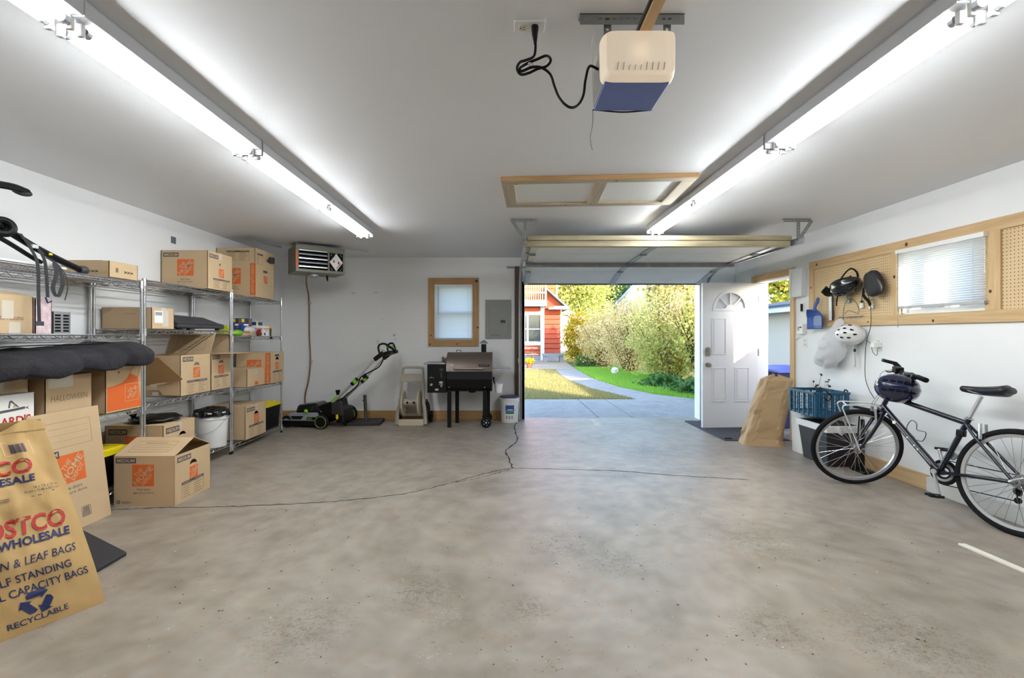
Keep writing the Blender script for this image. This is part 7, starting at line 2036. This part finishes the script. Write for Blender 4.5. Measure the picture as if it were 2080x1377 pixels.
# ---------------------------------------------------------------- tub, bin, crate
tb_ = thing('black_tub', 'black tub with a white rim liner under the blue crate', 'tub', (3.325, 4.86, 0), R(-1))
b = MB(mat('tub_black', '212027', 0.5, var=0.1)); b.hexa([(-.14, -.20, 0), (.14, -.20, 0), (.14, .20, 0), (-.14, .20, 0), (-.18, -.245, .40), (.18, -.245, .40), (.18, .245, .40), (-.18, .245, .40)]); b.build('tub_body', tb_, bevel=0.012)
b = MB(M_WHITE)
z0, z1 = .345, .41
b.add([(-.182, -.245, z0), (.182, -.245, z0), (.182, .245, z0), (-.182, .245, z0), (-.192, -.258, z1), (.192, -.258, z1), (.192, .258, z1), (-.192, .258, z1), (-.165, -.23, z1), (.165, -.23, z1), (.165, .23, z1), (-.165, .23, z1)], [(0, 1, 5, 4), (1, 2, 6, 5), (2, 3, 7, 6), (3, 0, 4, 7), (4, 5, 9, 8), (5, 6, 10, 9), (6, 7, 11, 10), (7, 4, 8, 11), (3, 2, 1, 0)])
b.build('white_liner', tb_)
b = MB(mat('white_liner_film', 'e9e9ea', 0.35, trans=0.3)); b.grid(16, 6, lambda u, v: (-.10 + .28 * u, -.262 - .012 * math.sin(u * 14), .41 - .085 * v * (0.6 + .4 * math.sin(u * 9)))); b.build('bag_edge', tb_, smooth=True)
wb_ = thing('white_bin', 'tall white plastic bin between the paper bag and the black tub', 'bin', (3.36, 5.27, 0))
b = MB(M_WHITE); b.panel(rrect(.26, .24, .05, 5), [], .47, lambda u, v, w: (u * (.9 + .1 * w / .47), v * (.9 + .1 * w / .47), w)); b.panel(rrect(.275, .255, .055, 5), [], .02, lambda u, v, w: (u, v, .455 + w)); b.build('bin_body', wb_, smooth=True)
ct = thing('blue_crate', 'blue slatted plastic crate balanced on the black tub', 'crate', (3.29, 4.98, 0.475), R(-1))
M_CRATE = mat('blue_crate_plastic', '155070', 0.4)
CW, CD, CH = .36, .48, .25
def crate_side(Lu, F):
    b = MB(M_CRATE); holes = []
    n = 5 if Lu > .4 else 4
    for k in range(n):
        a = .03 + (Lu - .06) * k / n + .008; w_ = (Lu - .06) / n - .016
        for j in range(3):
            for i in range(2):
                x0 = a + w_ * i / 2 + .001; x1 = a + w_ * (i + 1) / 2 - .003
                y0 = .022 + .068 * j; y1 = y0 + .062
                holes.append(rect(x0, x1, y0, y1))
    b.panel(rect(0, Lu, 0, CH), holes, .005, F)
    for k in range(n + 1):
        a = .03 + (Lu - .06) * k / n
        b.add([F(a - .007, 0, .005), F(a + .007, 0, .005), F(a + .007, CH, .005), F(a - .007, CH, .005), F(a - .007, 0, .012), F(a + .007, 0, .012), F(a + .007, CH, .012), F(a - .007, CH, .012)], [(0, 3, 2, 1), (4, 5, 6, 7), (0, 1, 5, 4), (1, 2, 6, 5), (2, 3, 7, 6), (3, 0, 4, 7)])
    b.add([F(0, CH - .02, .003), F(Lu, CH - .02, .003), F(Lu, CH, .003), F(0, CH, .003), F(0, CH - .02, .018), F(Lu, CH - .02, .018), F(Lu, CH, .018), F(0, CH, .018)], [(0, 3, 2, 1), (4, 5, 6, 7), (0, 1, 5, 4), (1, 2, 6, 5), (2, 3, 7, 6), (3, 0, 4, 7)])
    return b.build('slatted_side', ct)
FC = FACES(CW - .03, CD - .03, CH)
crate_side(CW - .03, FC['front']); crate_side(CW - .03, FC['back']); crate_side(CD - .03, FC['left']); crate_side(CD - .03, FC['right'])
MB(M_CRATE).bb(-CW / 2 + .015, CW / 2 - .015, -CD / 2 + .015, CD / 2 - .015, 0, .008).build('crate_floor', ct)
b = MB(M_BLACK)
b.tube(smooth_path([(-.12, -.235, CH), (-.09, -.25, CH + .02), (-.03, -.25, CH - .03), (-.05, -.25, CH - .08), (-.10, -.25, CH - .05)], 4), .006, 6); b.tube(smooth_path([(.10, -.235, CH - .01), (.12, -.24, CH + .03), (.15, -.235, CH + .01)], 4), .006, 6); b.build('bungee_cord', ct)
dp = thing('dried_plant', 'dried dark seed heads poking out of the blue crate', 'plant', (3.34, 5.12, 0.485))
b = MB(mat('dry_stem', '6f6450', 0.9)); hd2 = MB(mat('seed_head', '3f3a33', 0.9))
for k in range(13):
    e = (random.uniform(-.10, .12), random.uniform(-.30, .16), random.uniform(.24, .40))
    b.tube(smooth_path([(random.uniform(-.06, .06), random.uniform(-.12, .06), .0), (e[0] * .6, e[1] * .6, e[2] * .6), e], 3), .0011, 4)
    hd2.ellipsoid(e, (random.uniform(.006, .016), random.uniform(.006, .02), random.uniform(.006, .014)), 6, 4)
b.build('stems', dp); hd2.build('seed_heads', dp, smooth=True)['kind'] = 'stuff'

# ---------------------------------------------------------------- kraft paper bag at the side door
pb_ = thing('paper_leaf_bag', 'crumpled plain kraft leaf bag standing by the side door', 'paper bag', (3.07, 5.68, 0.0), R(-14))
def pbag(u, v):
    a = 2 * math.pi * u; ca, sa = math.cos(a), math.sin(a)
    k = 1 - .30 * v
    x = .21 * math.copysign(abs(ca) ** .35, ca) * (1.0 - .25 * v) + .17 * v ** 1.2
    y = .155 * math.copysign(abs(sa) ** .35, sa) * (1 - .35 * v) + .02 * v
    n = noise.noise(Vector((x * 10, y * 10, v * 2.2))) * .045 + noise.noise(Vector((x * 20, y * 20, v * 6))) * .02
    z = .78 * v - (.05 * (x + .1) if v > .9 else 0)
    d_ = min(1, v * 8)
    if v < .06: x *= 1 + .12 * (.06 - v) / .06
    return (x + n * d_, y + n * d_, z + n * .5 * d_)
b = MB(mat('kraft_paper_tan', 'bd9f76', 0.75, var=0.06, scale=4, bump=0.3, bscale=12)); b.grid(26, 12, pbag, closed_u=True)
bo = b.build('bag_shell', pb_, smooth=False)
b = MB('kraft_paper_tan'); b.grid(26, 4, lambda u, v: Vector(pbag(u, 1.0)) * 1.0 + Vector((0, 0, .035 * v * (1 + .5 * math.sin(u * 40)))) + (Vector((.17, .02, .79)) - Vector(pbag(u, 1.0))) * (.85 * v ** 1.5), closed_u=True); b.build('folded_top', pb_, smooth=False)
b = MB(mat('twig_tan', 'b59a66', 0.8)); b.tube([(.1, 0, .75), (.13, -.01, .86)], .003, 5); b.tube([(.15, .02, .75), (.2, .02, .83)], .0025, 5); b.build('twig', pb_)

# ---------------------------------------------------------------- doormat, trim strip
dm = MB(mat('charcoal_mat', '4a4a4f', 0.95, var=0.2, scale=40, bump=0.6, bscale=160)).bb(2.70, 3.50, 5.82, 7.14, 0.001, 0.012).build('door_mat', bevel=0.004)
tag(dm, 'charcoal doormat inside the open side door', 'mat')
lf_ = thing('fallen_leaf', 'small dark curled leaf on the edge of the doormat', 'leaf', (2.76, 5.86, 0.012))
MB(mat('dead_leaf', '2f2a25', 0.8)).grid(6, 4, lambda u, v: (-.05 + .1 * u, (-.015 + .03 * v) * (1 - (2 * u - 1) ** 2), .004 + .012 * (2 * v - 1) ** 2)).build('blade', lf_, smooth=True)
MB(MATS['dead_leaf']).tube([(.05, 0, .005), (.07, .005, .008)], .0015, 5).build('stalk', lf_)
ts = thing('trim_strip', 'white moulding strip lying on the floor at the right edge', 'moulding', (2.83, 2.93, 0.0), R(-86))
b = MB(mat('cream_moulding', 'efeadc', 0.5)); b.prism([(0, 0), (.052, 0), (.052, .006), (.035, .010), (.030, .008), (.006, .012), (0, .010)], 1.1, lambda u, v, w: (w, u - .026, v + .001)); b.build('strip', ts)

# ================================================================ things on the pegboard and right wall
def WP(px, py, off=0.0):
    y = 960 * (XR - off) / (px - 1027.0)
    return Vector((XR - off, y, 1.3 + (681 - py) / 960 * y))
RZ = R(-90)   # wall fittings built facing -y, turned to face -x
outlet('white outlet with a plugged charger right of the white helmet', (XR, 4.49, 1.215), RZ, 'outlet')
outlet('white outlet beside the side door casing', (XR, 5.60, 1.215), RZ, 'outlet')
sw = thing('wall_switch', 'white switch with a dark side above the opener controller', 'switch', (XR, 5.66, 1.63), RZ)
MB(M_WHITE).panel(rrect(.07, .115, .005, 3), [], .008, lambda u, v, w: (u, -w, v)).build('cover_plate', sw, bevel=0.002)
MB(M_BLACK).bb(.012, .03, -.03, -.008, -.045, .045).build('dark_slider', sw, bevel=0.003)
cn = thing('opener_controller', 'white opener control box low beside the side door', 'control', (XR, 5.635, 1.375), RZ)
MB(M_WHITE).bb(-.06, .055, -.045, 0, -.06, .06).build('case', cn, bevel=0.006)
MB(M_GREYPL).bb(-.04, -.01, -.047, -.045, -.02, .03).build('keypad', cn); MB(M_GREYDK).bb(.0, .035, -.047, -.045, .01, .03).build('display', cn)
MB(M_WHITE).tube(smooth_path([(0, -.03, -.06), (-.03, -.03, -.09), (-.10, -.02, -.11), (-.16, -.01, -.10)], 5), .004, 6).build('wire', cn)
ds = thing('plastic_dispenser', 'tall frosted white dispenser next to the side door casing', 'dispenser', (XR, 5.655, 1.76), RZ)
MB(mat('frosted_plastic', 'e3e5e6', 0.35)).bb(-.10, .10, -.075, 0, 0, .345).build('case', ds, bevel=0.012)
MB(M_WHITE).bb(-.115, -.10, -.09, 0, -.01, .345).build('side_flange', ds, bevel=0.004)
# dustpan
dpn = thing('dustpan', 'blue plastic dustpan hanging from the pegboard', 'dustpan', (XR - .05, 5.27, 1.52), RZ)
M_PAN = mat('blue_dustpan', '3f5fa8', 0.4)
def pan(u, v):
    x = -.125 + .25 * u; z = -.15 + .22 * v
    side = abs(2 * u - 1)
    if v > .6: x *= 1 - .5 * ((v - .6) / .4) ** 2
    return (x, -.01 - .05 * (side ** 4) - .045 * max(0, (v - .55) / .45) ** 1.5, z)
MB(M_PAN).grid(24, 16, pan).build('scoop', dpn, smooth=True, solid=0.004)
MB(mat('pan_inner_grey', '7f8fb8', 0.5)).panel([(-.085, -.11), (.085, -.11), (.07, .01), (0, .045), (-.07, .01)], [], .003, lambda u, v, w: (u, -.016 - w, v)).build('ribbed_floor', dpn)
MB(M_PAN).tube(smooth_path([(0, -.055, .05), (0, -.05, .10), (.005, -.03, .15), (.01, -.02, .20)], 4), [.022, .02, .018, .017, .016, .016, .016, .017, .018, .018, .018, .015, .01], 10).build('handle', dpn, smooth=True)
br_ = thing('scraper', 'white handled scraper hanging next to the dustpan', 'tool', (XR - .03, 5.10, 1.59), RZ)
MB(M_WHITE).bb(-.022, .018, -.02, .0, -.13, .14).build('handle', br_, bevel=0.006); MB(M_GREYDK).bb(.018, .03, -.014, .0, -.13, .14).build('shadow_strip', br_, bevel=0.003); MB(M_STEEL).tube([(0, -.01, .14), (0, .0, .17), (0, .02, .17)], .0025, 5).build('peg_hook', br_)  # dark strip along the handle stands in for its shadow
# black helmet with visor, upside down
bh = helmet('bicycle_helmet', 'black helmet with yellow pads hanging upside down on the pegboard', (3.43, 4.78, 1.80), orient((-.25, -.30, -.9), (-.15, .95, -.2)), (.155, .11, .105), mat('black_helmet', '16161a', 0.2, coat=0.6), M_GREYDK)
b = MB(M_YELLOW)
for (x, y) in ((-.06, .03), (0, -.03), (.05, .03), (-.02, .05), (.02, -.06)): b.ellipsoid((x, y, -.03), (.028, .018, .012), 10, 6)
b.build('inner_pads', bh, smooth=True)
b = MB(M_BLACK); b.grid(12, 5, lambda u, v: (.14 + .085 * v, (-.085 + .17 * u) * (1 - .2 * v), .0 + .03 * v - .03 * (2 * u - 1) ** 2)); b.build('visor', bh, smooth=True, solid=.004)
b = MB(M_BLACKMAT); b.tube(smooth_path([(-.06, .08, -.02), (-.09, .05, -.12), (-.075, .0, -.165), (-.05, -.04, -.12), (-.02, -.08, -.02)], 5), .008, 6); b.tube(smooth_path([(.08, .07, -.02), (.05, .03, -.09), (-.05, .02, -.10)], 4), .006, 6); b.build('chin_strap', bh, smooth=True)
b = MB(M_BLACKMAT); b.tube(smooth_path([(.10, .03, .03), (.11, .02, .10), (.125, .03, .17)], 4), .006, 6); b.build('loose_strap', bh)
# pouch
po = thing('belt_pouch', 'black zipped belt pouch hanging on the pegboard', 'pouch', (XR - .09, 4.44, 1.79), RZ)
po.rotation_euler = (0, R(-18), RZ)
def pouch(u, v):
    a = 2 * math.pi * u; b_ = -math.pi / 2 + math.pi * v
    rr = max(0, math.cos(b_)) ** .5
    return (.085 * rr * math.copysign(abs(math.cos(a)) ** .6, math.cos(a)) * (1 - .15 * math.sin(b_)), .048 * rr * math.copysign(abs(math.sin(a)) ** .7, math.sin(a)), .12 * math.copysign(abs(math.sin(b_)) ** .8, math.sin(b_)))
MB(mat('black_nylon', '25252a', 0.65, bump=.2, bscale=120)).grid(28, 18, pouch, closed_u=True).build('bag_body', po, smooth=True, angle=180)
MB(M_GREYDK).tube(smooth_path([(-.07, -.045, -.05), (-.05, -.052, .05), (.0, -.05, .10), (.05, -.05, .05), (.07, -.045, -.05)], 4), .003, 5).build('zip', po, smooth=True)
b = MB(M_BLACKMAT); P_ = smooth_path([(-.03, .0, .12), (-.09, -.0, .04), (-.135, 0, .0), (-.14, -.01, -.07), (-.10, -.012, -.14), (-.09, -.012, -.19)], 5)
vs = []; fs = []
for i, p in enumerate(P_):
    vs += [p + Vector((-.016, 0, -.004)), p + Vector((.016, 0, .004))]
    if i: fs.append((2 * i - 2, 2 * i - 1, 2 * i + 1, 2 * i))
b.add(vs, fs); b.build('waist_strap', po, solid=.003)
MB(M_STEEL).tube([(0, -.01, .12), (0, .02, .15), (0, .09, .15)], .003, 6).build('peg_hook', po)
# padlocks
def padlock(label, loc, m_):
    t = thing('padlock', label, 'padlock', loc, RZ, group='padlocks on the pegboard')
    MB(m_).bb(-.025, .025, -.02, 0, -.045, 0).build('lock_body', t, bevel=0.005)
    MB(M_STEEL).tube(smooth_path([(-.018, -.01, 0), (-.018, -.01, .03), (0, -.01, .045), (.018, -.01, .03), (.018, -.01, 0)], 4), .004, 6).build('shackle', t, smooth=True)
    MB(M_STEEL).tube([(0, .01, .05), (0, -.012, .05), (0, -.014, .045)], .002, 5).build('peg_hook', t)
padlock('dark padlock hanging below the black helmet', (XR - .012, 4.86, 1.675), M_STEEL_D)
padlock('white tagged padlock hanging left of the pouch hook', (XR - .012, 4.56, 1.60), M_LABEL)
kr = thing('key_ring', 'wire key ring hanging below the pouch', 'keys', (XR - .012, 4.39, 1.66), RZ)
MB(M_STEEL).torus((0, -.008, -.02), (0, 1, 0), .028, .002, 24, 5).build('ring', kr); MB(M_STEEL).tube([(0, .01, .04), (0, -.012, .04), (0, -.012, .01)], .002, 5).build('peg_hook', kr)
hk = thing('hook_rack', 'chrome hook rail on the pegboard above the white helmet', 'hooks', (XR - .01, 4.83, 1.49), RZ)
MB(M_CHROME).tube([(-.17, -.012, 0), (.17, -.012, 0)], .004, 6).build('rail', hk)
for k in range(6): MB(M_CHROME).tube(smooth_path([(-.15 + .06 * k, -.012, 0), (-.15 + .06 * k, -.03, -.02), (-.15 + .06 * k, -.04, .0)], 4), .003, 5).build('hook', hk)
# plastic bag
pbg = thing('plastic_bag', 'translucent white plastic bag hanging from a pegboard hook', 'bag', (XR - .10, 5.0, 1.0), RZ)
M_FILM = mat('white_plastic_film', 'f6f6f7', 0.3, trans=0.4, alpha=0.65, bump=.5, bscale=14)
def pbagf(u, v):
    a = 2 * math.pi * u
    w_ = .03 + .15 * math.sin(min(1, (1 - v) * 1.5) * math.pi * .5) if v < .75 else .03 + .15 * math.sin((1 - v) * 1.5 * math.pi * .5)
    if v < .18: w_ *= .35 + .65 * (v / .18) ** .5
    x = w_ * math.cos(a) * (1.0) - .04 + .17 * v ** 1.5 - .03 * (1 - v)
    y = .075 * math.sin(a) * (w_ / .18)
    n = noise.noise(Vector((x * 12, y * 14, v * 7))) * .03
    return (x + n * .8, y + n, -.05 + .52 * v + n * .4)
MB(M_FILM).grid(32, 24, pbagf, closed_u=True).build('film', pbg, smooth=True, angle=180)
MB(mat('grey_bundle', '8c8a86', 0.8, var=.2)).ellipsoid(n=18, k=10, **lumpf((-.06, 0, .06), (.09, .045, .09), 9)).build('bundle_inside', pbg, smooth=True)
b = MB(M_FILM); b.grid(10, 8, lambda u, v: (-.12 - .10 * v, -.02 + .03 * u, .22 + .05 * u - .02 * v)); b.build('loose_corner', pbg, smooth=True)
# white skate helmet
wh = helmet('skate_helmet', 'white round helmet with small dark vents hanging under the pegboard', (3.43, 4.70, 1.31), orient((-.80, -.50, .12), (.3, -.9, 0)), (.122, .108, .12), mat('white_helmet', 'f0f0ee', 0.25, coat=.4), M_BLACKMAT)
b = MB(M_LABEL); b.tube(smooth_path([(.02, -.09, -.02), (.03, -.10, -.09), (.03, -.08, -.14)], 4), .006, 6); b.build('chin_strap', wh)
b = thing('helmet_strap', 'grey webbing strap dangling below the white helmet', 'strap', (XR - .06, 4.72, .98), RZ)
m2 = MB(mat('pale_webbing', 'b9b8b4', 0.7)); m2.grid(3, 10, lambda u, v: (-.008 + .016 * u, .004 * math.sin(v * 7), .24 * v + 0.0)); m2.build('webbing', b, solid=.003)
MB(M_BLACK).box((0, -.004, .17), (.024, .012, .03)).build('buckle', b, bevel=.003)
# charger cable
cb = thing('charging_cable', 'black charging cable looped from the pegboard hook to the outlet', 'cable', (XR - .03, 4.6, 1.3), RZ)
b = MB(M_BLACK); b.tube(smooth_path([(-.07, 0, .33), (-.05, -.01, .40), (.0, -.01, .42), (.05, -.01, .30), (.06, -.012, .10), (.02, -.02, -.05), (.0, -.02, -.20), (.0, -.02, -.40), (.04, -.015, -.52), (.10, -.01, -.60)], 6), .003, 6); b.build('long_lead', cb, smooth=True)
b = MB(M_BLACK); b.tube(smooth_path([(.02, -.02, -.05), (.06, -.015, -.08), (.09, -.015, -.16), (.13, -.01, -.19), (.14, -.012, -.13)], 5), .0025, 5); b.build('short_lead', cb, smooth=True)
b = MB(M_BLACK); b.tube(smooth_path([(-.28, -.02, .05), (-.30, -.02, .18), (-.27, -.02, .33), (-.18, -.02, .37), (-.10, -.02, .30), (-.09, -.02, .22), (-.20, -.03, .25), (-.28, -.02, .22)], 6), .0025, 5); b.build('thin_loop', cb, smooth=True)
MB(M_WHITE).bb(.10, .15, -.05, .03, -.115, -.065).build('charger_block', cb, bevel=.006)
MB(M_LABEL).lathe([(0, 0), (.016, .0), (.02, .03), (.012, .05), (0, .05)], (-.07, 0, .27), n=12).build('bulb', cb, smooth=True)
MB(M_BLACK).cyl((-.07, 0, .31), (-.07, 0, .345), .011, n=10).build('socket', cb)
# dried shadow-free small wall screws
